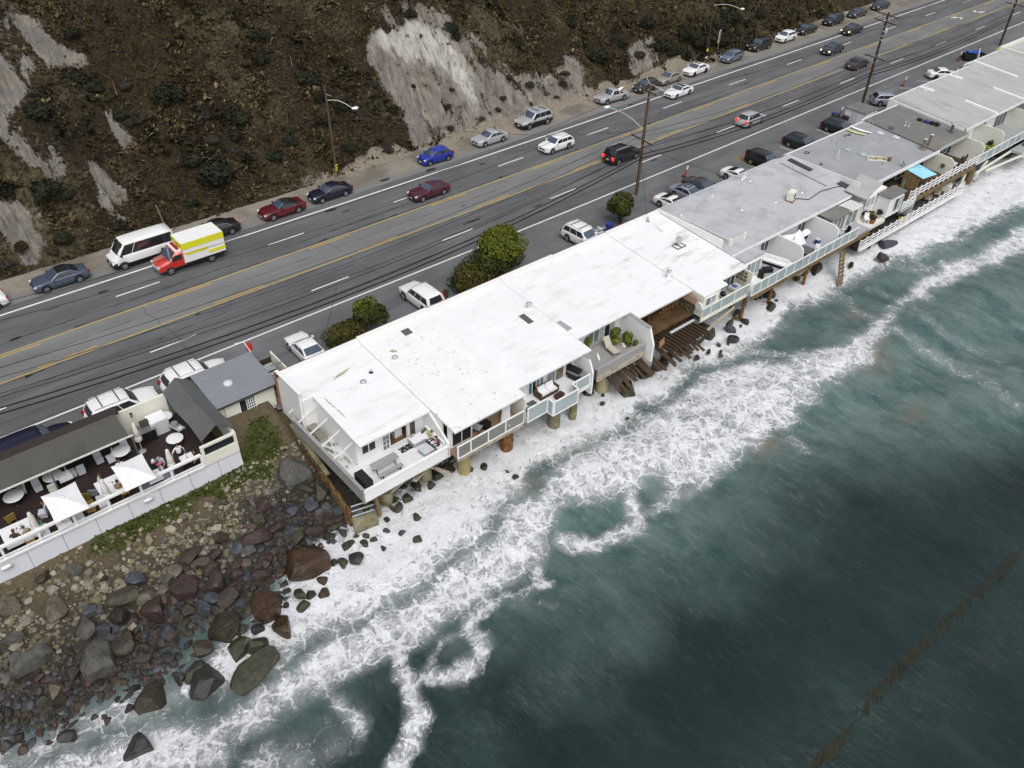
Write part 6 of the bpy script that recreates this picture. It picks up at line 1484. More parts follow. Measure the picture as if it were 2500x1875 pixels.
# ---------------------------------------------------------------- supports
for x, y, z0, z1, r0, r1, m, lb in ((20.7, 36.2, 2.0, 3.5, .52, .50, m_conc, 'mossy concrete caisson under the picnic table deck beside the timber brace'), (24.2, 36.2, 2.0, 3.7, .45, .43, m_conc, 'mossy concrete caisson under the braces by the first wing wall'), (26.9, 35.1, 1.9, 4.6, .50, .48, M('ochre_concrete', (.33, .27, .12), .85, var=.2), 'ochre concrete drum pile under the smoked glass balcony, left one'), (31.0, 35.0, 1.9, 4.5, .50, .48, m_rusty, 'rust streaked drum pile under the smoked glass balcony, right one'), (35.6, 34.6, 1.9, 4.4, .50, .48, m_conc, 'concrete drum pile under the jog of the clear glass balcony'), (37.5, 34.4, 1.9, 4.6, .32, .30, m_conc, 'small concrete pile right of the balcony jog'), (41.9, 35.4, 1.8, 4.4, .55, .50, M('pale_ochre_concrete', (.40, .35, .20), .85, var=.2, vs=2), 'tall ochre drum pile under the weathered grey deck'),
    (59.6, 34.4, 1.9, 4.9, .17, .16, m_rusty, 'rusty post at the corner of the cream house'), (64.0, 34.4, 1.9, 5.2, .16, .15, m_rusty, 'slim rusty post below the glass balustrade, second from the cream house'), (70.0, 34.4, 1.9, 5.2, .17, .16, m_rusty, 'slim rusty post below the glass balustrade beside a brown boulder'), (73.6, 35.4, 1.9, 5.2, .3, .28, m_woodo, 'ochre timber pile beside the beach stairs'), (71.3, 35.2, 1.9, 5.3, .32, .3, m_woodo, 'ochre timber pile left of the beach stairs'), (101.6, 35.2, 1.9, 5.6, .28, .25, m_woodo, 'ochre timber pile at the far end of the lower boardwalk'), (106.6, 35.2, 1.9, 5.2, .4, .36, m_woodo, 'thick ochre pile under the pale roofed house'), (104.2, 35.0, 1.9, 5.6, .2, .2, m_cream, 'white post with timber collars at the end of the slatted rail')):
    pile(lb, x, y, z0, z1, r0, r1, m)
for k, (a, b, w, h, lb) in enumerate((((20.4, 36.0, 3.1), (21.9, 34.7, 5.4), .22, .16, 'long diagonal brace rising from the first caisson'), ((24.2, 35.9, 3.9), (22.3, 34.8, 4.6), .30, .22, 'bleached timber brace from the second caisson'), ((19.35, 35.0, 2.9), (19.25, 35.2, 5.4), .26, .26, 'upright ochre timber post at the deck corner'), ((24.0, 36.0, 3.8), (23.6, 35.2, 5.3), .2, .2, 'short upright brace on the second caisson'), ((23.8, 35.6, 4.6), (25.2, 34.6, 3.6), .16, .22, 'loose diagonal plank beside the second caisson'), ((24.3, 35.2, 4.6), (26.0, 35.1, 4.9), .18, .22, 'pale horizontal waler by the wing wall'), ((40.7, 34.8, 4.7), (41.9, 35.2, 4.6), .2, .24, 'bleached beam lying on the ochre drum pile'), ((57.3, 34.2, 3.2), (57.2, 33.4, 4.4), .25, .2, 'ochre brace below the cream house'), ((67.5, 34.0, 4.5), (74.0, 34.2, 5.2), .2, .24, 'long bleached beam under the glass balustrade'), ((70.6, 34.3, 4.7), (68.6, 33.6, 4.6), .18, .2, 'short ochre beam end under the glass balustrade'))):
    t = thing('timber_brace', lb, 'timber', a, 0, 'timbers bracing the decks'); q = MB(a); q.beam(a, b, w, h); q.build('beam', m_woodo if 'ochre' in lb else m_pale, t)
# fallen deck boards below the stripped house and the grey deck
n = 0
for x in np.arange(41.6, 51.8, .36):
    r = random.Random(int(x * 100)); y1 = 35.6 + r.uniform(-.3, .3); y0 = 33.1 + r.uniform(-.6, .3) + (.35 if x < 45 else 0)
    z0 = 3.5 + r.uniform(-.1, .1); z1 = 4.6 + r.uniform(-.1, .1); w = r.uniform(.26, .35)
    if r.random() < .12: continue
    t = thing('loose_board', 'dark wet board sloping to the rocks below the stripped house and grey deck', 'board', (x, y1, z1), 0, 'loose boards below the stripped house'); q = MB((x, y1, z1)); q.beam((x + r.uniform(.15, .45), y0, z0), (x, y1, z1), w, .06); q.build('plank', m_woodd, t)
t = thing('loose_board', 'single pale plywood sheet lying on the joists of the stripped house', 'board', (46.9, 34.0, 5.6)); q = MB((46.9, 34.0, 5.6)); q.slab((46.5, 33.6, 5.57), (47.4, 33.8, 5.57), (48.1, 34.4, 5.6), (47.2, 34.2, 5.6), .04); q.build('sheet', m_woodb, t)
# timber bulkhead
t = thing('bulkhead', 'old timber bulkhead with pale cap running from the cabin to the surf', 'wall', (18, 41, 3)); o = t.location
for k, y in enumerate(np.arange(35.8, 47.3, .25)):
    f = (y - 35.8) / 11.5; x = 17.55 + .95 * f + .05 * math.sin(k * 2.3); r = random.Random(k); top = 3.9 + 1.2 * f + r.uniform(-.25, .2) * (1 if f < .55 else .15)
    q = MB(o); q.obb((x, y + .12, (top + 1.6) / 2), (.13, .215, top - 1.6), r.uniform(-.05, .05), 0, R_(r.uniform(-3, 3))); q.build('sheet_pile', m_woodo if k % 3 else (m_rusty if f < .6 else m_pale), t)
q = MB(o); q.beam((17.95, 39.2, 4.52), (18.55, 47.2, 5.22), .34, .16); q.build('cap', m_conc, t); q = MB(o); q.beam((17.80, 35.9, 3.2), (18.2, 41.0, 3.9), .10, .2); q.build('waler', m_rusty, t)
t = thing('concrete_footing', 'mossy concrete footing block at the seaward end of the timber bulkhead', 'footing', (18.3, 35.2, 2.0)); MB(t.location).prism([(17.3, 34.9), (19.0, 34.6), (19.35, 35.5), (17.7, 36.0)], 1.8, 2.95).build('block', m_conc, t)
t = thing('access_gate', 'three bar steel gate closing the gap under the corner deck', 'gate', (18.4, 35.5, 2.9)); q_ = t.location
for z in (3.3, 3.8, 4.3): MB(q_).tube((17.65, 35.75, z), (19.2, 35.35, z), .045, .045, 6).build('bar', m_ltgrey, t)
# stair to the beach
t = thing('beach_stairs', 'weathered yellow timber stair leading from the deck to the wet sand', 'stairs', (73.5, 33.0, 2.2)); o = t.location
for s in (-.5, .5): MB(o).beam((74.6 + s * .9, 33.5 + s * .1, 4.9), (72.8 + s * .9, 31.9 + s * .1, 2.2), .09, .22).build('stringer', m_woodo, t)
for k in range(9): f = (k + .5) / 9; MB(o).obb((74.6 - 1.8 * f, 33.5 - 1.6 * f, 4.9 - 2.7 * f + .06), (.95, .26, .05), R_(3)).build('tread', m_woodo, t)
# ================================================================== VEHICLES
def paint(name, c, metal=0.0, rough=.30):
    m = M(name, c, rough, metal, var=.03, vs=3, coat=.6, spec=.5); return m
PT = {k: paint('paint_' + k, c, mt) for k, c, mt in (('white', (.80, .80, .80), 0), ('silver', (.50, .51, .53), .35), ('champagne', (.36, .34, .28), .3), ('black', (.012, .012, .014), 0), ('charcoal', (.040, .045, .055), .25), ('navy', (.010, .011, .030), .1), ('slate', (.085, .105, .15), .3), ('maroon', (.115, .010, .014), .15), ('wine', (.085, .012, .028), .2), ('blue', (.016, .035, .34), .15), ('greyblue', (.16, .19, .25), .3), ('lilac', (.30, .32, .40), .3), ('red', (.50, .03, .02), 0), ('yellow', (.70, .68, .02), 0), ('graphite', (.055, .055, .06), .3))}
m_cg = M('car_glass', (.016, .019, .022), .04, var=.05, spec=.8, coat=.5)
m_cgb = M('car_glass_sky', (.055, .075, .11), .05, var=.2, spec=.8, coat=.5)
m_tyre = M('tyre_rubber', (.016, .016, .017), .8, var=.1)
m_rim = M('alloy_rim', (.52, .53, .55), .35, metal=.5, var=.05)
m_rimd = M('dark_rim', (.05, .05, .055), .4, metal=.4)
m_lamp = M('headlamp_lens', (.62, .65, .68), .12, var=.05, spec=.7)
m_tail = M('tail_lamp', (.30, .012, .012), .2, var=.1)
m_under = M('black_plastic', (.014, .014, .015), .7)
m_plate = M('number_plate', (.70, .70, .68), .5)
def emit(name, c, s):
    g = Nt(name); g.b.inputs['Base Color'].default_value = (*c, 1); g.b.inputs['Emission Color'].default_value = (*c, 1); g.b.inputs['Emission Strength'].default_value = s; return g.m
m_on = emit('headlamp_lit', (1, .86, .45), 1.6); m_brake = emit('brake_lamp_lit', (1, .03, .03), 1.2); m_ind = emit('indicator_lit', (1, .25, .03), 1.2)
VT = dict(  # L W H axleF axleR hood belt cowl rf rr tail deck r wr gc
 sedan=(4.75, 1.84, 1.45, 1.45, -1.36, .94, .98, .98, .22, -.85, -1.62, 1.02, .33, .76, .22),
 coupe=(4.65, 1.88, 1.36, 1.42, -1.36, .90, .96, .72, -.05, -.70, -1.62, 1.00, .34, .74, .20),
 sports=(4.45, 1.84, 1.30, 1.25, -1.20, .84, .92, .85, .10, -.45, -1.45, .98, .34, .72, .18),
 hatch=(4.15, 1.72, 1.53, 1.28, -1.25, 1.00, 1.02, 1.12, .42, -1.30, -1.88, 1.04, .31, .78, .22),
 suv=(4.85, 1.94, 1.80, 1.46, -1.44, 1.08, 1.16, 1.00, .42, -1.95, -2.28, 1.14, .38, .80, .28),
 wagon=(4.6, 1.84, 1.62, 1.36, -1.30, 1.02, 1.08, 1.00, .35, -1.65, -2.12, 1.08, .35, .78, .25),
 van=(5.95, 2.06, 2.52, 2.02, -1.72, 1.25, 1.42, 2.40, 1.62, -2.86, -2.94, 1.42, .36, .86, .30),
 pickup=(5.25, 1.84, 1.72, 1.62, -1.48, 1.04, 1.10, .98, .50, -.42, -.62, 1.08, .37, .78, .32))
def wheel(t, x, y, r, rimm, s):
    q = MB(); w = .225; y0, y1 = (y - w, y) if s > 0 else (y, y + w)
    prof = [(r * .62, y0), (r * .93, y0), (r, y0 + .04), (r, y1 - .04), (r * .93, y1), (r * .62, y1)]
    vs = []; n = 20
    for rr_, yy in prof:
        for i in range(n): a = 6.283185 * i / n; vs.append((x + rr_ * math.cos(a), yy, r + rr_ * math.sin(a)))
    fs = [(j * n + i, j * n + (i + 1) % n, (j + 1) * n + (i + 1) % n, (j + 1) * n + i) for j in range(len(prof) - 1) for i in range(n)]
    q.add(vs, fs, True); yo = y1 - .03 if s > 0 else y0 + .03
    q.add([(x + r * .64 * math.cos(6.283185 * i / n), yo - s * .03, r + r * .64 * math.sin(6.283185 * i / n)) for i in range(n)], [tuple(range(n))], False)
    wh = q.build('wheel', m_tyre, t)
    q = MB()
    for k in range(5):
        a = 6.283185 * k / 5 + .3; q.beam((x + .04 * math.cos(a), yo, r + .04 * math.sin(a)), (x + r * .62 * math.cos(a), yo, r + r * .62 * math.sin(a)), .085, .03)
    for i in range(n):
        a, b = 6.283185 * i / n, 6.283185 * (i + 1) / n; c0, c1 = r * .56, r * .66
        q.add([(x + c0 * math.cos(a), yo + s * .012, r + c0 * math.sin(a)), (x + c1 * math.cos(a), yo + s * .012, r + c1 * math.sin(a)), (x + c1 * math.cos(b), yo + s * .012, r + c1 * math.sin(b)), (x + c0 * math.cos(b), yo + s * .012, r + c0 * math.sin(b))], [(0, 1, 2, 3) if s < 0 else (3, 2, 1, 0)], True)
    q.build('rim', rimm, wh)
def interp(pts, x): return float(np.interp(x, [p[0] for p in pts], [p[1] for p in pts]))
def vehicle(kind, label, cat, x, y, hdg, col, roof=None, scale=1.0, rim=None, lit=None, glass=None, lower=None, rack=None, sunroof=False, name='parked_car', ws=None, group=None, chrome=False):
    L, W, H, aF, aR, hood, belt, cowl, rf, rr, tail, deck, wr_, kr, gc = VT[kind]
    t = thing(name, label, cat, (x, y, ZR), hdg, group); t.scale = (scale,) * 3
    pm = PT[col]; h2 = L / 2; gl = glass or m_cg
    top = [(-h2, deck * .60), (-h2 + .07, deck * .86), (-h2 + .28, deck * .975), (tail, deck), (tail + .3, max(deck, belt)), (cowl - .1, belt), (cowl + .12, belt - .01), (h2 - .75, hood), (h2 - .32, hood * .94), (h2 - .10, hood * .82), (h2, hood * .58)]
    boxy = kind in ('suv', 'van', 'wagon', 'hatch', 'pickup')
    tf = .17; tr = .06 if boxy else .12
    def hw(xx):
        k = (abs(xx) - .30 * L) / (.20 * L); k = max(0, k)
        return W / 2 * (1 - (tf if xx > 0 else tr) * k ** 2.2) - (.05 if h2 - abs(xx) < .03 else 0)
    R_w = wr_ * 1.17
    def zb(xx):
        z = gc + .10 * max(0, (abs(xx) - .42 * L) / (.08 * L))
        for a in (aF, aR):
            d = abs(xx - a)
            if d < R_w: z = max(z, wr_ + math.sqrt(R_w ** 2 - d * d))
        return z
    xs = sorted(set([round(v, 3) for v in list(np.linspace(-h2, h2, 30)) + [a + R_w * c for a in (aF, aR) for c in (-1.001, -.98, -.9, -.7, -.35, 0, .35, .7, .9, .98, 1.001)] + [-h2 + .07, h2 - .10]]))
    rows = []
    for xx in xs:
        zt = interp(top, xx); w = hw(xx); b = min(zb(xx), zt - .12); hgt = zt - b; bed = kind == 'pickup' and -h2 + .12 < xx < tail - .12
        sh = b + hgt * .62
        half = [(0, b), (w * .80, b), (w * .955, b + .015), (w * .99, b + hgt * .3), (w, sh), (w * .985, zt - hgt * .14), (w * .955, zt - .035), (w * .88, zt - .004)]
        half += [(w * .84, zt - .42), (0, zt - .44)] if bed else [(w * .6, zt + .018), (0, zt + .03)]
        rows.append([(xx, -a, c) for a, c in half] + [(xx, a, c) for a, c in half[-2::-1]])
    q = MB(); q.grid(rows, True)
    q.add(rows[0], [tuple(range(len(rows[0])))], False); q.add(rows[-1], [tuple(range(len(rows[0]) - 1, -1, -1))], False)
    lowz = gc + .30
    if lower:
        q.m = [1 if np.mean([q.v[i][2] for i in f]) < (lowz + .12) else 0 for f in q.f]
    body = q.build('body', [pm, m_under] if lower else pm, t)
    # lower dark floor between the wheels and wheel wells
    MB().box(-h2 + .3, -W / 2 * .80, gc - .06, h2 - .3, W / 2 * .80, gc + .34).build('underbody', m_under, t)
    # cabin
    wb = W / 2 * .945; wr = W / 2 * kr
    A_, B_, C_, D_ = (cowl, belt), (rf, H - .05), (rr, H - .06), (tail, max(deck, belt) if boxy else deck)
    prof = []
    for i in range(7): s = i / 6; prof.append((A_[0] + (B_[0] - A_[0]) * s, A_[1] + (B_[1] - A_[1]) * (s ** .92)))
    m_ = (rf + rr) / 2
    for i in range(1, 7): s = i / 7; prof.append((rf + (rr - rf) * s, H - .05 + .05 * math.sin(math.pi * (s * .85 + .07)) ))
    for i in range(7): s = i / 6; prof.append((C_[0] + (D_[0] - C_[0]) * s, C_[1] + (D_[1] - C_[1]) * (s ** 1.15)))
    def side(z): return wb + (wr - wb) * min(1, max(0, (z - belt) / (H - .06 - belt)))
    rows = []
    for px, pz in prof:
        zb_ = belt - .06; z1 = max(zb_ + .002, pz - .05); k = max(0, min(1, (pz - belt) / (H - belt)))
        row = [(side(zb_), zb_), (side((zb_ + z1) / 2), (zb_ + z1) / 2), (side(z1), z1), (side(pz) * .955, max(zb_ + .003, pz - .012)), (side(pz) * .8, pz + .018 * k), (0, pz + .05 * k)]
        if pz - zb_ < .1: row = [(side(belt), zb_), (side(belt) * .99, zb_ + .001), (side(belt) * .98, zb_ + .002), (side(belt) * .95, zb_ + .003), (side(belt) * .8, zb_ + .004), (0, zb_ + .03)]
        rows.append([(px, a, c) for a, c in row] + [(px, -a, c) for a, c in row[-2::-1]])
    q = MB(); q.grid(rows, True); q.add(rows[0], [tuple(range(len(rows[0])))], False); q.add(rows[-1], [tuple(range(len(rows[0]) - 1, -1, -1))], False)
    q.build('cabin', m_black if roof == 'soft' else pm, t)
    if roof and roof != 'soft':
        q = MB(); rws = []
        for i in range(9):
            s = i / 8; xx = rf - .03 + (rr - rf + .06) * s; rws.append([(xx, j * wr * .235, H - .05 + .05 * math.sin(math.pi * (s * .85 + .07)) + .028 + .022 * (1 - (j / 4) ** 2)) for j in range(-4, 5)])
        q.grid(rws[::-1], True); q.build('roof', PT.get(roof) or m_black, t)
    def face(P, Q, s0, s1, wk, nm, mat, e0=1.0, e1=1.15):
        n_ = Vector((-(Q[1] - P[1]), 0, (Q[0] - P[0]))).normalized()
        if n_.z < 0: n_ = -n_
        rws = []
        for i in range(6):
            s = s0 + (s1 - s0) * i / 5
            px, pz = P[0] + (Q[0] - P[0]) * s, P[1] + (Q[1] - P[1]) * (s ** e0)
            k = max(0, min(1, (pz - belt) / (H - belt))); row = []
            for j in range(-4, 5):
                u = j / 4; yy = side(pz) * wk * u; bow = -.13 * u * u * (1 if nm == 'windshield' else -.9)
                row.append((px + n_.x * .03 + bow * (1 - k * .6) * .5, yy, pz + .018 * k * (1 - u * u) + n_.z * .034))
            rws.append(row)
        q = MB(); q.grid(rws if nm != 'windshield' else rws[::-1], True); q.build(nm, mat, t)
    face(A_, B_, .06, .94, .90, 'windshield', ws or m_cgb, .92)
    if kind != 'pickup' or True: face(D_, C_, .10, .92, .88, 'rear_window', gl, .87)
    zlo = belt + .035; zhi = H - .13 - (.05 if kind == 'van' else 0)
    def xf(z): k = max(0, (z - A_[1]) / (B_[1] - A_[1])) ** (1 / .92); return A_[0] + (B_[0] - A_[0]) * k - .16
    def xr(z): k = max(0, (C_[1] - z) / (C_[1] - D_[1])) ** (1 / 1.15); return C_[0] + (D_[0] - C_[0]) * k + .16
    lo_f, lo_r, hi_f, hi_r = xf(zlo), xr(zlo), xf(zhi), xr(zhi)
    if kind == 'pickup': cuts = [.5]
    elif kind in ('coupe', 'sports'): cuts = [.62]
    elif kind in ('suv', 'wagon'): cuts = [.34, .68]
    elif kind == 'van': cuts = [.22]
    else: cuts = [.48]
    cs = [0] + cuts + [1]
    for s in (1, -1):
        for a, b in zip(cs[:-1], cs[1:]):
            g0 = .035 / max(.5, lo_f - lo_r); a2 = a + (g0 if a > 0 else 0); b2 = b - (g0 if b < 1 else 0)
            pt = lambda f, z: ((lo_f + (lo_r - lo_f) * f) if z == zlo else (hi_f + (hi_r - hi_f) * f), s * (side(z) + .014), z)
            q = MB(); vs = [pt(a2, zlo), pt(b2, zlo), pt(b2, zhi), pt(a2, zhi)]
            q.add(vs, [(0, 1, 2, 3) if s < 0 else (3, 2, 1, 0)], False); q.build('side_window', gl, t)
        if chrome:
            q = MB(); q.beam((hi_f, s * (side(zhi) + .02), zhi + .02), (hi_r, s * (side(zhi) + .02), zhi + .02), .02, .03); q.beam((hi_f, s * (side(zhi) + .02), zhi + .02), (lo_f, s * (side(zlo) + .02), zlo), .02, .03); q.beam((hi_r, s * (side(zhi) + .02), zhi + .02), (lo_r, s * (side(zlo) + .02), zlo), .02, .03); q.build('chrome_trim', m_rim, t)
        MB().obb((cowl - .28, s * (W / 2 + .09), belt + .07), (.16, .20, .13), s * .2).build('mirror', pm if not lower else m_under, t)
        hx_ = h2 - .20; wx_ = hw(hx_) * .76
        MB().obb((hx_ + .01, s * wx_, hood * .79), (.24, .36, .13), -s * .38, 0, R_(22)).build('headlight', m_on if lit == 'front' else m_lamp, t)
        MB().obb((-h2 + .06, s * hw(-h2 + .06) * .80, deck * .80), (.14, .34, .15 if not boxy else .34), s * .25).build('taillight', m_brake if lit == 'rear' else m_tail, t)
        for a in (aF, aR): wheel(t, a, s * (W / 2 + .005), wr_, rim or m_rim, s)
    MB().obb((h2 - .03, 0, hood * .60), (.10, W * .50, .18)).build('grille', m_under, t)
    MB().obb((h2 + .022, 0, hood * .50), (.02, .40, .12)).build('number_plate', m_plate, t)
    MB().obb((-h2 - .005, 0, deck * .62), (.02, .40, .13)).build('number_plate', m_plate, t)
    if lower:
        q = MB(); q.obb((h2 - .08, 0, gc + .20), (.20, W * .84, .26)); q.build('front_bumper', m_under, t); q = MB(); q.obb((-h2 + .05, 0, gc + .22), (.18, W * .86, .24)); q.build('rear_bumper', m_under, t)
    if sunroof:
        q = MB(); xx = rf - .12; q.add([(xx, -wr * .62, H + .036), (xx - .75, -wr * .62, H + .04), (xx - .75, wr * .62, H + .04), (xx, wr * .62, H + .036)], [(0, 3, 2, 1)], False); q.build('sunroof', m_cg, t)
    if rack:
        for s in (1, -1): MB().beam((rf - .1, s * wr * .90, H + .06), (rr + .15, s * wr * .90, H + .06), .05, .05).build('roof_rail', rack, t)
        for f in (.25, .72): xx = rf + (rr - rf) * f; MB().beam((xx, -wr * .9, H + .085), (xx, wr * .9, H + .085), .06, .04).build('cross_bar', m_under, t)
    return t
HG = 'cars parked along the hillside shoulder'; MG = 'traffic moving on the highway'; SG = 'cars parked on the apron behind the houses'
PI = math.pi
vehicle('sedan', 'white sedan cut off by the left edge, parked nose left below the dark slope', 'car', 4.6, 73.3, PI, 'white', group=HG)
vehicle('sedan', 'slate blue sedan parked between the white car at the edge and the passenger van', 'car', 11.5, 73.5, PI, 'slate', roof='black', group=HG)
vehicle('van', 'long white passenger van with dark side windows on the shoulder', 'van', 18.8, 73.25, PI, 'white', lower=True, rim=m_rim, name='passenger_van', group=HG, ws=m_cg)
vehicle('sedan', 'black sedan with chrome window trim parked behind the yellow and white ambulance', 'car', 26.0, 73.3, PI, 'black', chrome=True, group=HG)
vehicle('coupe', 'dark red convertible with black soft top and silver wheels', 'car', 33.3, 73.35, PI, 'maroon', roof='soft', scale=1.02, group=HG)
vehicle('sedan', 'dark navy sedan with bright window trim parked right of the red convertible', 'car', 39.1, 73.6, PI, 'navy', chrome=True, ws=m_cgb, group=HG)
vehicle('hatch', 'bright blue hatchback parked on the dirt shoulder', 'car', 53.4, 74.15, PI - .02, 'blue', group=HG)
vehicle('sedan', 'silver sedan parked just right of the blue hatchback', 'car', 61.9, 74.5, PI, 'silver', group=HG)
vehicle('suv', 'silver sport utility vehicle with black lower cladding and roof rails', 'suv', 69.8, 75.4, PI, 'silver', scale=1.04, lower=True, rack=m_ltgrey, name='parked_suv', group=HG)
vehicle('pickup', 'silver pickup truck with a long white board in its bed', 'pickup', 84.0, 75.3, PI - .05, 'silver', name='pickup_truck', group=HG)
vehicle('wagon', 'dark grey boxy car behind the utility pole top', 'car', 90.8, 75.3, PI + .03, 'graphite', scale=.93, group=HG)
vehicle('sedan', 'beige sedan squeezed between the dark boxy car and a white sedan', 'car', 96.0, 75.6, PI + .06, 'champagne', roof='champagne', group=HG)
vehicle('sedan', 'white sedan with dark sunroof parked right of the beige sedan', 'car', 102.2, 75.7, PI + .06, 'white', rim=m_rimd, sunroof=True, group=HG)
vehicle('hatch', 'grey blue compact hatchback parked beside the road sign', 'car', 111.2, 76.1, PI + .06, 'greyblue', group=HG)
vehicle('suv', 'black sport utility vehicle parked left of the small white hatchback', 'suv', 119.4, 77.0, PI, 'black', name='parked_suv', scale=.95, group=HG)
vehicle('hatch', 'small white hatchback among the dark parked cars', 'car', 126.9, 77.2, PI + .03, 'white', group=HG)
vehicle('sedan', 'black sedan parked touching distance right of the small white hatchback', 'car', 133.5, 77.7, PI + .03, 'black', group=HG)
vehicle('suv', 'black compact utility vehicle, third dark car right of the small white hatchback', 'suv', 142.0, 78.0, PI + .03, 'black', name='parked_suv', scale=.96, group=HG)
vehicle('coupe', 'dark grey coupe parked behind the top of the right utility pole', 'car', 150.0, 78.1, PI + .03, 'charcoal', group=HG)
vehicle('sedan', 'dark slate sedan, last whole car parked at the upper right', 'car', 158.2, 78.3, PI + .04, 'charcoal', group=HG)
vehicle('sedan', 'dark car barely in view at the top edge of the shoulder', 'car', 175.0, 79.2, PI + .03, 'black', group=HG)
# moving
vehicle('coupe', 'wine red car driving left in the hill side lane', 'car', 47.6, 67.5, PI, 'wine', name='car', lit=None, group=MG)
vehicle('wagon', 'white utility car driving left in the hill side lanes', 'car', 66.9, 68.1, PI, 'white', name='car', group=MG)
vehicle('coupe', 'white car with black roof driving left near the silver pickup', 'car', 93.0, 71.2, PI + .03, 'white', roof='black', name='car', group=MG)
vehicle('sedan', 'dark sedan with lit headlights nearest the median at upper right', 'car', 127.6, 68.9, PI + .03, 'charcoal', name='car', lit='front', group=MG)
vehicle('sedan', 'dark sedan with lit headlights beside the white edge line at upper right', 'car', 139.8, 72.9, PI + .03, 'black', name='car', lit='front', group=MG)
vehicle('suv', 'black sport utility vehicle driving right behind the middle utility pole', 'suv', 71.0, 61.2, 0, 'black', name='suv', lit='rear', rack=m_ltgrey, group=MG)
vehicle('wagon', 'silver wagon with glowing red tail lights driving right', 'car', 92.6, 58.7, .04, 'silver', name='car', lit='rear', group=MG)
vehicle('sedan', 'dark grey sedan driving right just left of the right utility pole', 'car', 124.5, 62.6, .02, 'graphite', name='car', group=MG)
# beside the houses
vehicle('suv', 'black sport utility vehicle with bright roof rails behind the restaurant awning', 'suv', 3.1, 51.95, 0, 'navy', scale=1.1, name='parked_suv', group=SG, rack=None)
vehicle('suv', 'white sport utility vehicle with ribbed roof rack behind the restaurant', 'suv', 9.15, 52.35, -.02, 'white', scale=1.06, rack=m_ltgrey, name='parked_suv', group=SG, ws=m_cg)
vehicle('suv', 'white sport utility vehicle with dark cross bars behind the grey roofed cabin', 'suv', 14.7, 52.3, -.02, 'white', scale=1.06, rack=m_plast, name='parked_suv', group=SG, ws=m_cg)
vehicle('sedan', 'white sedan with blue rear glass parked nose out beside the bin yard', 'car', 23.05, 50.55, PI / 2 - .03, 'white', glass=m_cgb, group=SG, scale=.98)
vehicle('suv', 'white luxury utility vehicle with black glass band behind the white house row', 'suv', 34.65, 50.9, PI / 2, 'white', scale=1.0, name='parked_suv', group=SG, ws=m_cg)
vehicle('suv', 'white utility vehicle nose in to the white house row beside the third shrub', 'suv', 53.3, 49.6, -PI / 2 + .03, 'white', scale=.98, name='parked_suv', group=SG, rack=m_plast)
vehicle('sports', 'white coupe nosed in to the grey roofed house, nearest the utility pole', 'car', 66.2, 49.15, -PI / 2 + .04, 'white', group=SG, ws=m_cg)
vehicle('sedan', 'lilac silver sedan with sunroof between the white coupe and the dark sedan', 'car', 69.25, 49.55, -PI / 2 + .04, 'lilac', sunroof=True, group=SG)
vehicle('sedan', 'black brown sedan nosed in right of the lilac silver sedan', 'car', 71.75, 49.7, -PI / 2 + .02, 'graphite', ws=m_cgb, glass=m_cgb, group=SG)
vehicle('sports', 'white sports car alone behind the grey roof vents', 'car', 77.4, 49.0, -PI / 2 + .05, 'white', group=SG)
vehicle('suv', 'black off road vehicle with spare wheel behind the grey roofed house', 'suv', 83.0, 49.6, -PI / 2 + .05, 'black', name='parked_suv', scale=.93, lower=True, group=SG)
vehicle('wagon', 'black crossover nosed in beside the first white bay line', 'car', 91.0, 49.9, -PI / 2 + .04, 'black', ws=m_cgb, glass=m_cgb, group=SG)
vehicle('wagon', 'black car with bright wheel parked beside the bins and white shed', 'car', 99.2, 49.8, -PI / 2 + .04, 'black', ws=m_cgb, glass=m_cgb, group=SG)
vehicle('wagon', 'silver lilac crossover angled behind the pale roofed house', 'suv', 113.6, 51.3, -.72, 'lilac', name='parked_suv', group=SG)
vehicle('sedan', 'white sedan angled behind the pale roofed house, right of the silver crossover', 'car', 130.6, 52.0, -.72, 'white', rim=m_rimd, group=SG)
t = thing('spare_wheel', 'black spare wheel cover on the back of the off road vehicle', 'wheel', (82.87, 51.95, ZR)); MB().tube((0, 0, .95), (0, .18, .95), .36, .34, 18).build('cover', m_under, t)
t = thing('surfboard', 'long white board lying in the bed of the silver pickup', 'board', (85.1, 75.3, ZR + 1.12), .2)
q = MB(); rows = []
for i in range(13):
    s = i / 12; w = .28 * math.sin(math.pi * min(1, max(.02, s))) ** .55; rows.append([(-1.3 + 2.6 * s, w * c, .05 * (1 - c * c) + .25 * s + .04 * (1 - 4 * (s - .5) ** 2)) for c in (-1, -.6, 0, .6, 1)])
q.grid(rows[::-1], True); q.grid([[(a, b, c - .06) for a, b, c in r_] for r_ in rows], True); q.build('deck', m_plast, t)
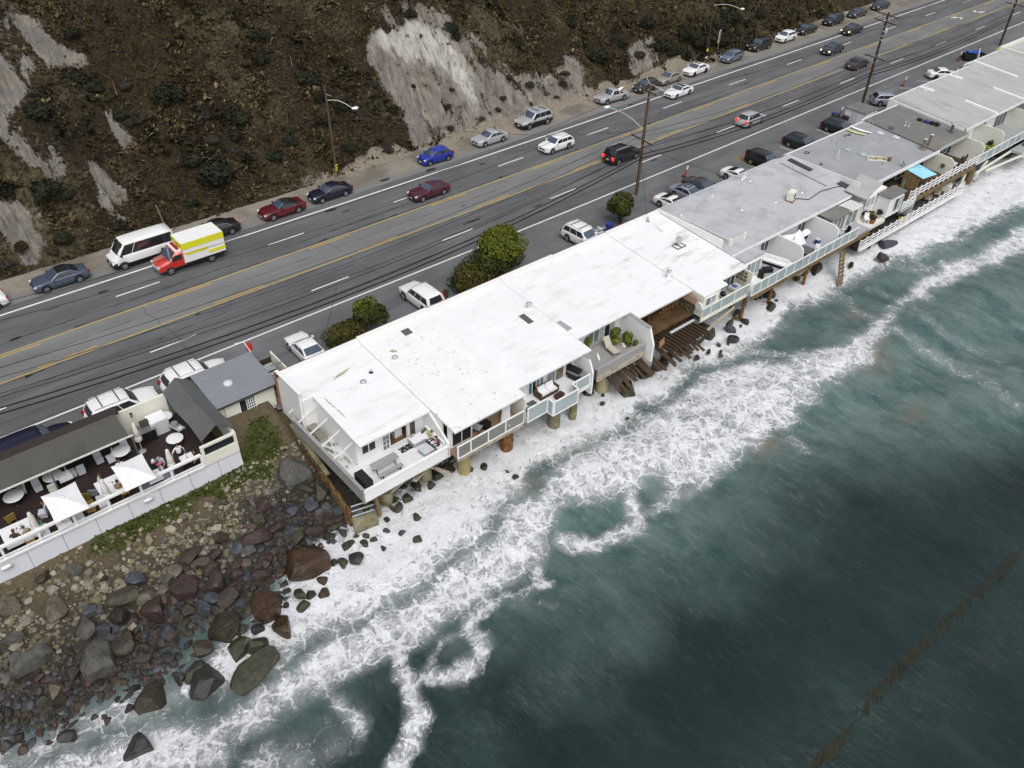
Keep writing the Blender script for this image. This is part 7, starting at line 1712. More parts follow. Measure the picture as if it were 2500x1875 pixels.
# ambulance
t = thing('ambulance', 'white ambulance with bright yellow roof bands and red lower nose driving left', 'ambulance', (21.8, 69.85, ZR), PI, MG)
MB().box(-3.2, -1.14, .62, .75, 1.14, 2.72).build('body', PT['white'], t)
MB().box(-3.18, -1.12, 2.722, .73, 1.12, 2.76).build('roof', m_plast, t)
for s in (1, -1):
    y0, y1 = (1.142, 1.165) if s > 0 else (-1.165, -1.142)
    MB().box(-3.22, y0, 2.12, .77, y1, 2.74).build('upper_band', PT['yellow'], t); MB().box(-3.22, y0, 1.05, -1.6, y1, 1.35).build('lower_band', PT['yellow'], t)
    MB().box(-1.6, y0, 1.5, .5, y1, 1.75).build('middle_band', PT['yellow'], t); MB().box(-3.2, y0, .62, .75, y1, .80).build('skirt', m_under, t)
    q = MB(); q.beam((.9, s * 1.02, 1.5), (1.6, s * 1.0, 1.5), .03, .5); q.build('side_window', m_cg, t)
    MB().obb((1.75, s * 1.18, 1.55), (.15, .25, .25)).build('mirror', m_under, t)
    MB().obb((3.08, s * .75, .95), (.14, .3, .16)).build('headlight', m_lamp, t); MB().obb((-3.22, s * .95, 1.6), (.06, .2, .3)).build('taillight', m_tail, t)
    for a in (2.15, -1.75): wheel(t, a, s * 1.1, .40, m_rim, s)
MB().box(-3.245, -1.12, 2.12, -3.205, 1.12, 2.70).build('rear_band', PT['yellow'], t); MB().box(.755, -1.1, 2.12, .80, 1.1, 2.72).build('front_band', PT['yellow'], t)
q = MB(); q.grid([[(.75, -1.02, z) for z in (.62, 1.3, 2.05)] + [(.75, 0, 2.12)] + [(.75, 1.02, z) for z in (2.05, 1.3, .62)], [(1.35, -1.02, z) for z in (.6, 1.25, 1.98)] + [(1.35, 0, 2.05)] + [(1.35, 1.02, z) for z in (1.98, 1.25, .6)], [(2.1, -.98, z) for z in (.55, .95, 1.22)] + [(2.1, 0, 1.26)] + [(2.1, .98, z) for z in (1.22, .95, .55)], [(2.85, -.93, z) for z in (.5, .85, 1.12)] + [(2.85, 0, 1.16)] + [(2.85, .93, z) for z in (1.12, .85, .5)], [(3.1, -.85, z) for z in (.48, .7, .88)] + [(3.1, 0, .92)] + [(3.1, .85, z) for z in (.88, .7, .48)]], True)
q.add([(3.1, -.85, .48), (3.1, -.85, .88), (3.1, 0, .92), (3.1, .85, .88), (3.1, .85, .48)], [(4, 3, 2, 1, 0)], False); q.build('cab', PT['red'], t)
q = MB(); q.quad((1.42, -.86, 1.95), (2.05, -.90, 1.30), (2.05, .90, 1.30), (1.42, .86, 1.95)); q.v = [(a + .02, b, c + .03) for a, b, c in q.v]; q.build('windshield', m_cgb, t)
MB().box(.76, -.98, 1.99, 1.36, .98, 2.10).build('cab_roof', PT['white'], t)
MB().box(.9, -.7, 2.102, 1.15, .7, 2.24).build('light_bar', m_tail, t); MB().box(-3.0, -.9, .35, 2.8, .9, .62).build('chassis', m_under, t); MB().obb((3.13, 0, .70), (.05, 1.2, .2)).build('grille', m_ltgrey, t)
# ================================================================== POLES, LAMPS, WIRES, SIGNS
m_pole = M('creosoted_pole', (.105, .060, .035), .85, var=.3, vs=2, st=(4, 4, .4))
m_poled = M('dark_pole', (.050, .033, .024), .85, var=.3, vs=2, st=(4, 4, .4))
m_arm = M('galvanised_arm', (.50, .48, .40), .5, var=.1)
m_ins = M('grey_insulator', (.35, .36, .38), .3)
m_wire = M('cable_black', (.010, .010, .011), .6)
m_yel = M('reflector_yellow', (.75, .62, .02), .5)
def lamp_arm(t, o, p, tip, nm='lamp_arm'):
    p, tip = Vector(p), Vector(tip); q = MB(o); pts = [p.lerp(tip, i / 6) + Vector((0, 0, .35 * math.sin(math.pi * i / 6))) for i in range(7)]
    q.path(pts, .045, 6); q.build(nm, m_arm, t)
    q = MB(o); d = (tip - p); d.z = 0; d.normalize(); q.blob(tip + d * .35, .42, (1, .62, .30), 12, 8)
    q.build('lamp_head', m_plast, t); q = MB(o); q.blob(tip + d * .45 - Vector((0, 0, .08)), .26, (1, .7, .4), 10, 6); q.build('lens', m_ltgrey, t)
t = thing('street_lamp', 'tall brown wooden lamp pole with curved pale arm at the foot of the slope', 'street lamp', (42.32, 77.55, 6.0)); o = t.location
MB(o).tube((42.32, 77.55, 5.6), (42.15, 77.75, 16.1), .15, .10, 10).build('pole', m_pole, t)
lamp_arm(t, o, (42.2, 77.7, 14.5), (44.0, 75.8, 13.9))
for z in (6.75, 7.0, 7.3): q = MB(o); q.tube((42.32, 77.55, z), (42.31, 77.55, z + .09), .165, .165, 10); q.build('reflector_band', m_yel, t)
MB(o).tube((42.17, 77.72, 15.2), (42.6, 77.3, 15.0), .03, .02, 5).build('bracket', m_arm, t)
t = thing('street_lamp', 'dark wooden lamp pole by the road sign with white lamp head near the top edge', 'street lamp', (107.9, 78.4, 6.0)); o = t.location
MB(o).tube((107.9, 78.4, 5.6), (107.8, 78.6, 15.6), .16, .11, 10).build('pole', m_poled, t); lamp_arm(t, o, (107.85, 78.5, 14.0), (111.2, 76.2, 13.5))
for z, m in ((6.35, m_plast), (6.9, m_blackm), (7.5, m_yel)): MB(o).tube((107.9, 78.4, z), (107.9, 78.4, z + .35), .175, .175, 10).build('reflector_band', m, t)
def insul(t, o, x, y, z): q = MB(o); q.lathe([(.02, z), (.05, z + .04), (.035, z + .08), (.055, z + .12), (.03, z + .2)], x, y, 8); q.build('insulator', m_ins, t)
def upole(label, x, y, top, arms, mat, trans=None, lean=(0, 0)):
    t = thing('utility_pole', label, 'utility pole', (x, y, 6.0), 0, 'utility poles along the houses'); o = t.location
    MB(o).tube((x, y, 5.6), (x + lean[0], y + lean[1], top), .19, .13, 12).build('pole', mat, t)
    for z, L, rz_, ny in arms:
        d = Vector((math.sin(rz_), math.cos(rz_), 0)) * L / 2; f = (z - 6) / (top - 6); c = Vector((x + lean[0] * f - .2, y + lean[1] * f, z))
        q = MB(o); q.beam(c - d, c + d, .11, .13); q.build('crossarm', m_pole, t)
        for k in range(ny): p = c + d * (-.92 + 1.84 * k / (ny - 1)); insul(t, o, p.x, p.y, z + .07)
        for s in (1, -1): q = MB(o); q.beam(c + d * .55 * s + Vector((.02, 0, -.05)), c + Vector((.05, 0, -.7)), .035, .05); q.build('brace', m_arm, t)
    if trans:
        q = MB(o); q.lathe([(.02, trans), (.24, trans + .03), (.25, trans + .75), (.18, trans + .82), (.02, trans + .84)], x + .42, y - .05, 14); q.build('transformer', m_ltgrey, t)
        for z in (trans - .6, trans - .1, trans + .5): MB(o).tube((x + lean[0] * .8, y, z), (x + lean[0] * .8, y, z + .08), .17, .17, 10).build('steel_band', m_ltgrey, t)
    return t, o
t, o = upole('brown wooden utility pole with long lamp arm beside the dark shrub, middle of the road', 65.54, 53.8, 17.8, [(12.3, 3.5, .12, 4), (17.35, 2.6, .12, 3)], m_pole)
lamp_arm(t, o, (65.54, 53.9, 13.3), (64.75, 58.2, 14.5))
q = MB(o); q.path([(66.0, 52.4, 17.7), (65.6, 53.2, 18.0), (66.2, 54.4, 17.75), (67.0, 55.6, 17.9)], .05, 5); q.build('top_guard', m_arm, t)
upole('dark utility pole with double crossarms and transformer behind the pale roofs', 110.68, 53.37, 18.0, [(17.75, 3.3, .15, 4), (16.9, 3.4, .15, 4), (12.4, 3.2, .15, 3)], m_poled, 15.2)
upole('dark utility pole at the right edge of the scene', 154.4, 54.2, 18.0, [(17.6, 3.0, .1, 4), (12.4, 3.0, .1, 3)], m_poled)
def cable(label, pts, sags, r, n=22, name='cable', group='overhead cables along the road'):
    q = MB(pts[0]); allp = []
    for (a, b), s in zip(zip(pts[:-1], pts[1:]), sags):
        a, b = Vector(a), Vector(b)
        allp += [a.lerp(b, i / n) - Vector((0, 0, s * 4 * (i / n) * (1 - i / n))) for i in range(n + (1 if b == Vector(pts[-1]) else 0))]
    q.path(allp, r, 5); return tag(q.build(name, m_wire), label, 'cable', group)
PX = [(-8, 53.4), (65.4, 53.75), (110.6, 53.4), (154.4, 54.2)]
def run(label, dy, z, sags, r): cable(label, [(x, y + dy, z + dz) for (x, y), dz in zip(PX, (.35, 0, -.2, 0))], sags, r)
run('thick black telephone cable, upper of the two heavy overhead lines', -.15, 10.75, (2.55, .9, .8), .055)
run('thick black telephone cable, lower of the two heavy overhead lines', -.2, 10.35, (2.6, .95, .8), .06)
run('thin cable strung just above the heavy overhead lines', .25, 11.2, (2.35, .8, .7), .028)
run('thin power line on the seaward end of the lower crossarms', -1.4, 12.4, (2.0, 1.0, .9), .022)
run('thin power line on the road side end of the lower crossarms', 1.5, 12.4, (1.9, 1.0, .9), .022)
run('thin power line near the centre of the lower crossarms', .5, 12.4, (2.1, 1.1, .9), .020)
run('top power line on the seaward end of the upper crossarms', -1.0, 17.5, (2.4, 1.2, 1.0), .018)
run('top power line on the road side end of the upper crossarms', 1.1, 17.5, (2.3, 1.1, 1.0), .018)
for i, (a, b, s, lb) in enumerate((((65.4, 53.8, 11.6), (72.0, 45.5, 9.2), .3, 'thin service drop from the middle pole to the grey roof'), ((65.4, 53.8, 11.4), (57.8, 45.8, 9.3), .3, 'thin service drop from the middle pole to the white roof'), ((28.0, 53.6, 8.9), (22.0, 46.0, 9.4), .2, 'thin service drop to the near end of the white row'), ((110.6, 53.3, 11.5), (100.0, 46.3, 9.3), .3, 'thin service drop from the dark pole to the dark grey roof'), ((65.5, 53.9, 13.2), (42.2, 77.6, 13.6), 1.4, 'thin lamp feed wire crossing the road between lamp poles'))):
    cable(lb, [a, b], [s], .016, 14)
t = thing('road_sign', 'grey backed rectangular road sign on a wooden post by the compact hatchback', 'sign', (110.65, 78.5, 6.0), .35)
MB().box(-.06, -.05, -.3, .06, .05, 3.9).build('post', m_woodb, t); MB().box(-.48, .052, 2.2, .48, .075, 4.1).build('panel', m_ltgrey, t); MB().box(-.46, -.075, 2.95, .46, -.051, 3.02).build('stiffener', m_steel, t)
m_dred = M('delineator_red', (.42, .03, .025), .6)
for x, y, lb in ((73.3, 53.5, 'red and white post on black base beside the black brown sedan'), (104.2, 52.9, 'red and white post beside the bins and white shed'), (122.5, 53.9, 'red and white post left of the angled white sedan'), (140.7, 54.6, 'red and white post beside the blue covered heap')):
    t = thing('traffic_post', lb, 'traffic post', (x, y, ZR), 0, 'red and white traffic posts'); t.rotation_euler = (.12, .1, 0)
    MB().lathe([(.30, 0), (.30, .06), (.12, .09)], 0, 0, 10).build('base', m_under, t); MB().tube((0, 0, .09), (0, 0, .95), .085, .075, 10).build('shaft', m_dred, t); MB().tube((0, 0, .95), (0, 0, 1.35), .10, .095, 10).build('collar', m_plast, t)
t = thing('windblown_flag', 'small red and white flag sign on a bracket by the cabin roof', 'flag', (18.7, 51.6, 6.0)); o = t.location
MB(o).path([(18.6, 50.6, 8.3), (18.7, 51.9, 8.5), (18.1, 52.2, 8.45)], .035, 5).build('bracket', m_plast, t); q = MB(o); q.grid([[(18.75 + .12 * i, 51.9 - .05 * j + .05 * math.sin(i + j), 8.3 - .22 * j) for i in range(5)] for j in range(4)], True); q.build('cloth', m_dred, t)
t = thing('marker_stake', 'pale wooden stake in the scrub above the passenger van', 'stake', (22.9, 78.0, 6.4)); q = MB(t.location); q.tube((22.85, 78.0, 6.0), (22.6, 78.3, 8.3), .05, .05, 6); q.build('stake', m_straw, t)
# ================================================================== ROADSIDE SHRUBS
m_hedge = leaf_mat('hedge_leaf_dark', (.022, .032, .007), (.050, .062, .012)); m_hedgey = leaf_mat('hedge_leaf_bright', (.055, .072, .008), (.115, .128, .014), (.17, .175, .025)); m_hedgeb = leaf_mat('hedge_leaf_olive', (.045, .045, .010), (.085, .075, .018))
m_flow = M('bougainvillea_bract', (.45, .03, .07), .7, var=.2)
def shrub(label, x, y, parts, seed, n=5200):
    t = thing('roadside_shrub', label, 'shrub', (x, y, ZR), 0, 'shrubs behind the white house row')
    for j, (dx, dy, z, rx_, ry_, rz_, m, k) in enumerate(parts):
        V, F = leaf_cloud(int(n * k), (rx_, ry_, rz_), .19, 16, seed * 10 + j, 0, .6)
        c = np_mesh('crown', V + np.array([dx, dy, z]), F, m, None, False); c.parent = t
    r = random.Random(seed); q = MB()
    for j in range(6):
        a = 6.28 * j / 6 + r.uniform(-.3, .3); e = parts[j % len(parts)]
        q.tube((e[0] * .3, e[1] * .3, 0), (e[0] + math.cos(a) * e[3] * .3, e[1] + math.sin(a) * e[4] * .3, e[2] * .7), .10, .04, 6); q.tube((e[0] + math.cos(a) * e[3] * .3, e[1] + math.sin(a) * e[4] * .3, e[2] * .7), (e[0] + math.cos(a + .5) * e[3] * .75, e[1] + math.sin(a + .5) * e[4] * .75, e[2] + e[5] * .4), .04, .012, 5)
    q.build('trunk', m_twig, t); return t
shrub('large bushy yellow green shrub behind the middle of the white house row', 42.0, 49.9, [(.9, .3, 3.1, 3.0, 2.5, 2.1, m_hedgey, 1.5), (.5, -.1, 2.0, 3.4, 2.4, 2.0, m_hedge, 1.3), (-2.6, -.1, 1.3, 2.2, 1.8, 1.6, m_hedgeb, .9), (-3.2, .4, .8, 1.6, 1.3, 1.0, m_hedge, .4)], 1)
shrub('low dark green shrub with bright top behind the near end of the white house row', 28.0, 50.1, [(.9, .0, 1.7, 1.8, 1.5, 1.35, m_hedge, .8), (.7, .3, 2.1, 1.35, 1.1, 1.1, m_hedgey, .45), (-1.4, .1, .9, 1.9, 1.2, 1.0, m_hedgeb, .6), (-2.4, -.1, .5, 1.2, .9, .7, m_hedge, .3)], 2)
shrub('compact dark green shrub at the foot of the middle utility pole', 59.3, 50.3, [(0, 0, 1.8, 1.55, 1.5, 1.7, m_hedge, .9), (.1, .2, 2.3, 1.2, 1.1, 1.3, m_hedgeb, .5)], 3)
t = thing('bougainvillea', 'small red flowering creeper beside the large yellow green shrub', 'plant', (36.3, 49.6, ZR))
V, F = leaf_cloud(420, (.7, .6, .9), .13, 6, 77); c = np_mesh('foliage', V + np.array([0, 0, .7]), F, m_hedge, None, False); c.parent = t
V, F = leaf_cloud(120, (.75, .65, .85), .14, 5, 78); c = np_mesh('flowers', V + np.array([-.2, 0, .7]), F, m_flow, None, False); c.parent = t
def bin_(label, x, y, m, lidm, h=1.05, w=.6, rz_=0, grp='wheeled bins behind the houses'):
    t = thing('wheeled_bin', label, 'bin', (x, y, ZR), rz_, grp)
    q = MB(); q.add([(-w * .4, -w * .42, .08), (w * .4, -w * .42, .08), (w * .4, w * .42, .08), (-w * .4, w * .42, .08), (-w / 2, -w / 2, h), (w / 2, -w / 2, h), (w / 2, w / 2, h), (-w / 2, w / 2, h)], [(0, 3, 2, 1), (4, 5, 6, 7), (0, 1, 5, 4), (1, 2, 6, 5), (2, 3, 7, 6), (3, 0, 4, 7)], False); q.build('body', m, t)
    MB().obb((0, 0, h + .035), (w + .06, w + .08, .06), 0, R_(4)).build('lid', lidm, t)
    for s in (1, -1): MB().tube((s * w * .42, -w * .4, .12), (s * w * .48, -w * .4, .12), .12, .12, 10).build('wheel', m_tyre, t)
m_bblue = M('bin_blue', (.03, .05, .22), .5)
bin_('dark blue wheeled bin beside the compact dark shrub', 56.9, 49.6, m_bblue, m_bblue)
bin_('black wheeled bin with bags nearest the road by the white shed', 101.2, 51.9, m_under, m_under, 1.15, .7)
bin_('blue lidded bin behind the black bin by the white shed', 101.9, 52.3, m_under, m_bblue, 1.2, .7)
bin_('black wheeled bin against the white shed wall', 102.1, 50.9, m_under, m_under, 1.1, .7)
t = thing('shed', 'small white shed with flat dark roof behind the dark roofed house', 'shed', (104.3, 50.2, ZR))
MB().box(-1.5, -1.5, 0, 1.5, 1.3, 1.95).build('wall', m_wall, t); MB().box(-1.6, -1.6, 1.952, 1.6, 1.4, 2.05).build('roof', m_roofd, t); MB().box(-1.515, -.5, .05, -1.502, .4, 1.8).build('door', m_panelw, t)
t = thing('covered_trailer', 'dark heap covered with bright blue tarpaulin on the apron at far right', 'trailer', (143.0, 53.4, ZR), -.55)
q = MB(); q.box(-1.8, -.7, .3, 1.8, .7, 1.0); q.build('bed', m_under, t); q = MB(); q.grid([[(-1.4 + .35 * i, -.6 + .3 * j, 1.08 + .25 * math.sin(i * 1.3 + j) * math.sin(j * .9 + .3) + .15) for j in range(5)] for i in range(9)][::-1], True); q.build('tarpaulin', M('blue_tarp', (.03, .08, .42), .6, var=.3, vs=3), t)
for s in (1, -1): MB().tube((0, s * .72, .3), (0, s * .85, .3), .3, .3, 12).build('wheel', m_tyre, t)
q = MB(); q.tube((.6, .3, 1.0), (1.0, .5, 2.1), .04, .04, 5); q.build('pole', m_woodb, t)
t = thing('barrier', 'yellow metal barrier frame by the far right parapet', 'barrier', (143.8, 50.5, ZR)); 
for x in (-.5, 0, .5): MB().box(x - .07, -.05, 0, x + .07, .05, 2.3).build('post', m_yel, t)
MB().box(-.6, -.04, 2.302, .6, .04, 2.38).build('rail', m_yel, t)
# dry patch by the apron and broken kerb stones
t = thing('rubble_strip', 'broken pale kerb stones beside the compact dark shrub', 'rubble', (56.0, 49.4, ZR)); q = MB()
for k in range(22):
    r = random.Random(500 + k); q.obb((r.uniform(-2.8, 1.6), r.uniform(-.5, 1.5), .06), (r.uniform(.2, .7), r.uniform(.15, .4), r.uniform(.08, .2)), r.uniform(0, 3), r.uniform(-.2, .2))
q.build('stones', m_ltgrey, t, kind='stuff')
struct(MB().box(81.9, 49.2, 5.9, 86.0, 53.2, ZR + .008), 'dry_bank', M('dry_grass_bank', (.20, .155, .085), .95, var=.3, vs=3, bump=.6, bs=6))
# ================================================================== ON THE ROOFS
def vent(label, x, y, off, h, r=.06, m=None, cap=True, cat='vent pipe', grp='vent pipes on the roofs'):
    z = rz(y, off); t = thing('vent_pipe', label, cat, (x, y, z), 0, grp)
    MB().tube((0, 0, -.03), (0, 0, h), r, r, 8).build('pipe', m or m_greyp, t)
    if cap: MB().lathe([(r * 1.3, h), (r * 1.7, h + .05), (r * .4, h + .1)], 0, 0, 10).build('cowl', m_ltgrey, t)
    MB().lathe([(r * 2.6, .0), (r * 2.2, .02), (r * 1.2, .06)], 0, 0, 10).build('flashing', m or m_greyp, t)
    return t
def skyl(label, x, y, off, w, d, m, h=.10, frm=None, nm='skylight'):
    z = rz(y, off); t = thing(nm, label, 'skylight', (x, y, z), 0, 'roof lights'); t.rotation_euler = (math.atan(.0825), 0, 0)
    MB().box(-w / 2 - .08, -d / 2 - .08, -.04, w / 2 + .08, d / 2 + .08, h * .6).build('curb', frm or m_greyp, t)
    q = MB(); q.grid([[(-w / 2 + w * i / 6, -d / 2 + d * j / 6, h * .6 + .004 + h * 1.1 * math.sin(math.pi * i / 6) * math.sin(math.pi * j / 6)) for j in range(7)] for i in range(7)][::-1], True); q.build('dome', m, t); return t
m_mesh = M('grey_vent_mesh', (.10, .10, .105), .5, var=.2, vs=10)
skyl('square grey roof vent near the road edge of the white roof', 28.75, 44.5, .10, .55, .55, m_mesh, .02, m_mesh)
skyl('narrow grey roof hatch in the middle of the white roof', 37.6, 40.5, .0, .42, 1.1, m_mesh, .02, m_mesh)
vent('short white flue with dark rim in the middle of the white roof', 38.7, 41.4, 0, .45, .16, m_plast, True)
vent('white vent stub on the stained part of the white roof', 51.9, 37.8, -.1, .65, .16, m_plast)
vent('small vent near the road corner of the white roof', 57.3, 45.2, -.02, .35, .09, m_greyp)
vent('tiny dark capped vent by the ochre stain on the near white roof', 24.0, 42.3, -.02, .14, .07, m_blackm)
vent('low white vent on the near white roof left of the ochre stain', 22.9, 41.6, -.02, .16, .14, m_plast)
vent('second low white vent on the near white roof', 26.2, 42.4, .10, .14, .14, m_plast)
m_ochre = M('ochre_stain', (.36, .32, .17), .9, var=.25, vs=6, col2=(.7, .7, .68), c2=(.5, .62), c2s=3)
for x0, y0, L, w, rot, off in ((22.2, 43.4, 1.7, .22, .25, -.02), (26.6, 43.2, .6, .28, -.6, .10), (19.9, 41.3, 1.5, .13, -1.5, -.02), (20.0, 40.0, 1.2, .10, -1.5, -.02)):
    q = MB(); pts = []
    for k in range(14):
        a = 6.283 * k / 14; lx, ly = math.cos(a) * L / 2 * (1 + .2 * math.sin(k * 2.7)), math.sin(a) * w / 2 * (1 + .3 * math.sin(k * 1.9)); x = x0 + lx * math.cos(rot) - ly * math.sin(rot); y = y0 + lx * math.sin(rot) + ly * math.cos(rot)
        pts.append((x, y, rz(y, off) + .006))
    q.add(pts, [tuple(range(14))]); tgt = (A if off < 0 else B); q.o = tgt.location; q.build('roof_stain', m_ochre, tgt)
t = thing('satellite_dish', 'grey satellite dish on a ballast frame on the white roof', 'satellite dish', (56.5, 40.6, rz(40.6, -.02)))
q = MB(); [q.beam(a, b, .05, .05) for a, b in (((-.55, -.4, .04), (.55, -.4, .04)), ((-.55, .4, .04), (.55, .4, .04)), ((-.55, -.4, .06), (-.55, .4, .06)), ((.55, -.4, .06), (.55, .4, .06)), ((0, -.4, .06), (0, .4, .06)))]; q.build('frame', m_blackm, t)
MB().tube((0, .1, .05), (0, .1, .5), .03, .03, 6).build('mast', m_greyp, t)
def dish(t, c, r, d, m):
    d = Vector(d).normalized(); a = d.cross(Vector((0, 0, 1))).normalized(); b = a.cross(d); c = Vector(c); q = MB(); rows = []
    for j in range(5):
        rr_ = r * j / 4; rows.append([c + a * math.cos(6.283 * i / 14) * rr_ + b * math.sin(6.283 * i / 14) * rr_ + d * (.18 * r * (j / 4) ** 2) for i in range(14)])
    q.grid(rows, True, True); q.build('reflector', m, t); q = MB(); q.tube(c - b * r * .8 + d * .1, c + d * r * .9, .015, .012, 5); q.build('feed_arm', m_greyp, t)
dish(t, (0, .12, .62), .36, (-.3, -.8, .5), m_greyp)
for x, y, z, lb in ((39.2, 33.9, 7.6, 'white satellite dish on the wall beside the grey timber deck'), (90.5, 37.0, 8.45, 'dark satellite dish at the seaward edge of the blue grey roof')):
    t = thing('satellite_dish', lb, 'satellite dish', (x, y, z)); dish(t, (0, 0, .35), .32, (.5, -.6, .4), m_plast if x < 50 else m_blackm); MB().tube((0, 0, -.1), (0, 0, .33), .025, .025, 6).build('mast', m_greyp, t)
# roof ducts on the road corner of the white row
t = thing('roof_duct', 'low white box duct near the far road corner of the white roof', 'duct', (57.6, 43.9, rz(43.9, -.02))); MB().box(-.5, -.25, 0, 1.0, .25, .3).build('box', m_plast, t); MB().box(-.62, -.9, 0, -.502, .25, .18).build('branch', m_plast, t)
# grey roof
t = thing('air_conditioner', 'rust edged cream air conditioner with round fan on the grey roof', 'air conditioner', (73.0, 39.7, rz(39.7, .05)), .25)
MB().box(-.55, -.32, .08, .55, .32, .95).build('case', m_cream, t); q = MB(); q.tube((-.05, -.321, .55), (-.05, -.35, .55), .28, .28, 16); q.build('fan', m_mesh, t); q = MB(); q.tube((0, 0, 0), (0, 0, .001), .01); MB().box(-.65, -.42, 0, .65, .42, .075).build('drip_tray', m_rusty, t)
cable('black hose snaking from the air conditioner across the grey roof', [(73.6, 39.5, 8.72), (74.6, 38.6, 8.63), (77.2, 38.9, 8.66), (79.6, 38.5, 8.62), (80.8, 38.0, 8.60)], [0, 0, 0, 0], .04, 4, 'roof_hose', None)
for x, y, h, lb in ((72.0, 45.2, .55, 'white bent vent tube at the road edge of the grey roof, first of three'), (72.4, 45.3, .6, 'white bent vent tube at the road edge of the grey roof, middle of three'), (72.8, 45.4, .6, 'white bent vent tube at the road edge of the grey roof, last of three'), (66.4, 44.7, .35, 'small white vent on the grey roof near the white coupe'), (66.9, 41.3, .35, 'small white vent in the middle of the grey roof'), (72.5, 44.5, .25, 'small white vent below the bent tubes'), (71.2, 40.3, .2, 'tiny white vent left of the air conditioner'), (75.3, 39.9, .2, 'tiny white vent right of the air conditioner')):
    vent(lb, x, y, .05, h, .06, m_plast)
# blue grey roof
for x, y, h, r_, lb in ((88.3, 44.9, .75, .035, 'left thin pipe of the pair near the road edge of the blue grey roof'), (88.5, 44.2, .72, .035, 'right thin pipe of the pair near the road edge of the blue grey roof'), (95.9, 44.7, .85, .035, 'left thin pipe right of the surfboards'), (96.15, 44.4, .8, .035, 'right thin pipe right of the surfboards'), (93.4, 41.6, .72, .03, 'lone thin pipe in the middle of the blue grey roof'), (84.1, 44.8, .3, .04, 'short pipe beside the black ring on the blue grey roof'), (91.4, 45.0, .26, .05, 'first of three stubs below the yellow surfboard'), (91.9, 44.9, .26, .05, 'middle of three stubs below the yellow surfboard'), (92.2, 44.8, .26, .05, 'last of three stubs below the yellow surfboard'), (82.7, 42.5, .1, .08, 'low dark stub near the left edge of the blue grey roof')):
    vent(lb, x, y, .03, h, r_, m_greyp if 'stub' not in lb else m_blackm, 'thin' in lb)
t = thing('roof_mast', 'white mast with struts on the blue grey roof', 'mast', (85.2, 42.1, rz(42.1, .03))); MB().tube((0, 0, 0), (0, 0, 1.3), .05, .04, 8).build('mast', m_plast, t)
for a in (.3, 2.4, 4.5): q = MB(); q.beam((math.cos(a) * .5, math.sin(a) * .5, .03), (0, 0, .45), .05, .05); q.build('strut', m_ltgrey, t)
for x, y, off, lb in ((88.6, 42.9, .03, 'shallow dome skylight beside the white mast'), (89.1, 41.2, .03, 'shallow dome skylight between the mast and the gravel tray'), (96.0, 43.1, .03, 'pale skylight at the edge of the dark roof, nearer the road'), (96.7, 41.4, .03, 'pale skylight at the edge of the dark roof, nearer the sea')): skyl(lb, x, y, off, .8, .8, m_ltgrey if 'pale' in lb else m_panel, .14, m_greyp)
def board(label, a, b, w, m, off):
    t = thing('surfboard', label, 'surfboard', (a[0], a[1], rz(a[1], off)), 0, 'surfboards on the blue grey roof'); a = Vector((a[0], a[1], rz(a[1], off) + .10)); b = Vector((b[0], b[1], rz(b[1], off) + .10)); d = b - a; s = d.cross(Vector((0, 0, 1))).normalized(); q = MB(t.location); up, dn = [], []
    for i in range(15):
        f = i / 14; ww = w / 2 * max(.04, math.sin(math.pi * min(1, max(0, f))) ** .5); p = a + d * f + Vector((0, 0, .10 * (2 * f - 1) ** 2))
        up.append([p + s * ww * c + Vector((0, 0, .05 * (1 - c * c))) for c in (-1, -.5, 0, .5, 1)]); dn.append([p + s * ww * c - Vector((0, 0, .05 * (1 - c * c))) for c in (1, .5, 0, -.5, -1)])
    q.grid(up, True); q.grid(dn, True); q.build('hull', m, t); MB(t.location).beam(a + d * .03, a + d * .97, .02, .004); return t
board('white surfboard on the blue grey roof near the road edge', (94.1, 46.1), (94.7, 43.5), .62, m_plast, .06); board('pale yellow surfboard beside the white one on the roof', (92.9, 45.8), (93.7, 43.6), .5, M('pale_yellow', (.62, .62, .28), .4), .06)
t = thing('gravel_tray', 'shallow tray of ochre gravel and shells on the blue grey roof', 'tray', (89.4, 39.7, rz(39.7, .03)), -.85); MB().box(-1.0, -.5, 0, 1.0, .5, .05).build('bottom', M('ochre_gravel', (.27, .22, .09), .9, var=.4, vs=9), t)
for a in ((-1.05, -.55, 1.05, -.5), (-1.05, .5, 1.05, .55), (-1.05, -.499, -1.0, .499), (1.0, -.499, 1.05, .499)): MB().box(a[0], a[1], 0, a[2], a[3], .16).build('side', m_offw, t)
q = MB(); [q.blob((random.uniform(-.9, .9), random.uniform(-.4, .4), .09), .07, (1, 1, .7), 6, 4) for k in range(12)]; q.build('shells', m_plast, t, kind='stuff')
for s in (-.6, .6): MB().box(s - .05, -1.2, -.06, s + .05, .9, -.002).build('runner', m_greyp, t)
t = thing('bucket', 'rusty bucket beside the gravel tray on the roof', 'bucket', (90.4, 38.6, rz(38.6, .03))); MB().lathe([(.16, 0), (.21, .42), (.19, .42), (.14, .05)], 0, 0, 14).build('pail', m_rusty, t)
t = thing('rope_coil', 'black hose ring lying on the blue grey roof near its road edge', 'hose', (83.6, 45.0, rz(45, .03))); q = MB(); q.path([(math.cos(6.283 * i / 18) * .26, math.sin(6.283 * i / 18) * .26, .05) for i in range(19)], .04, 6); q.build('coil', m_wire, t)
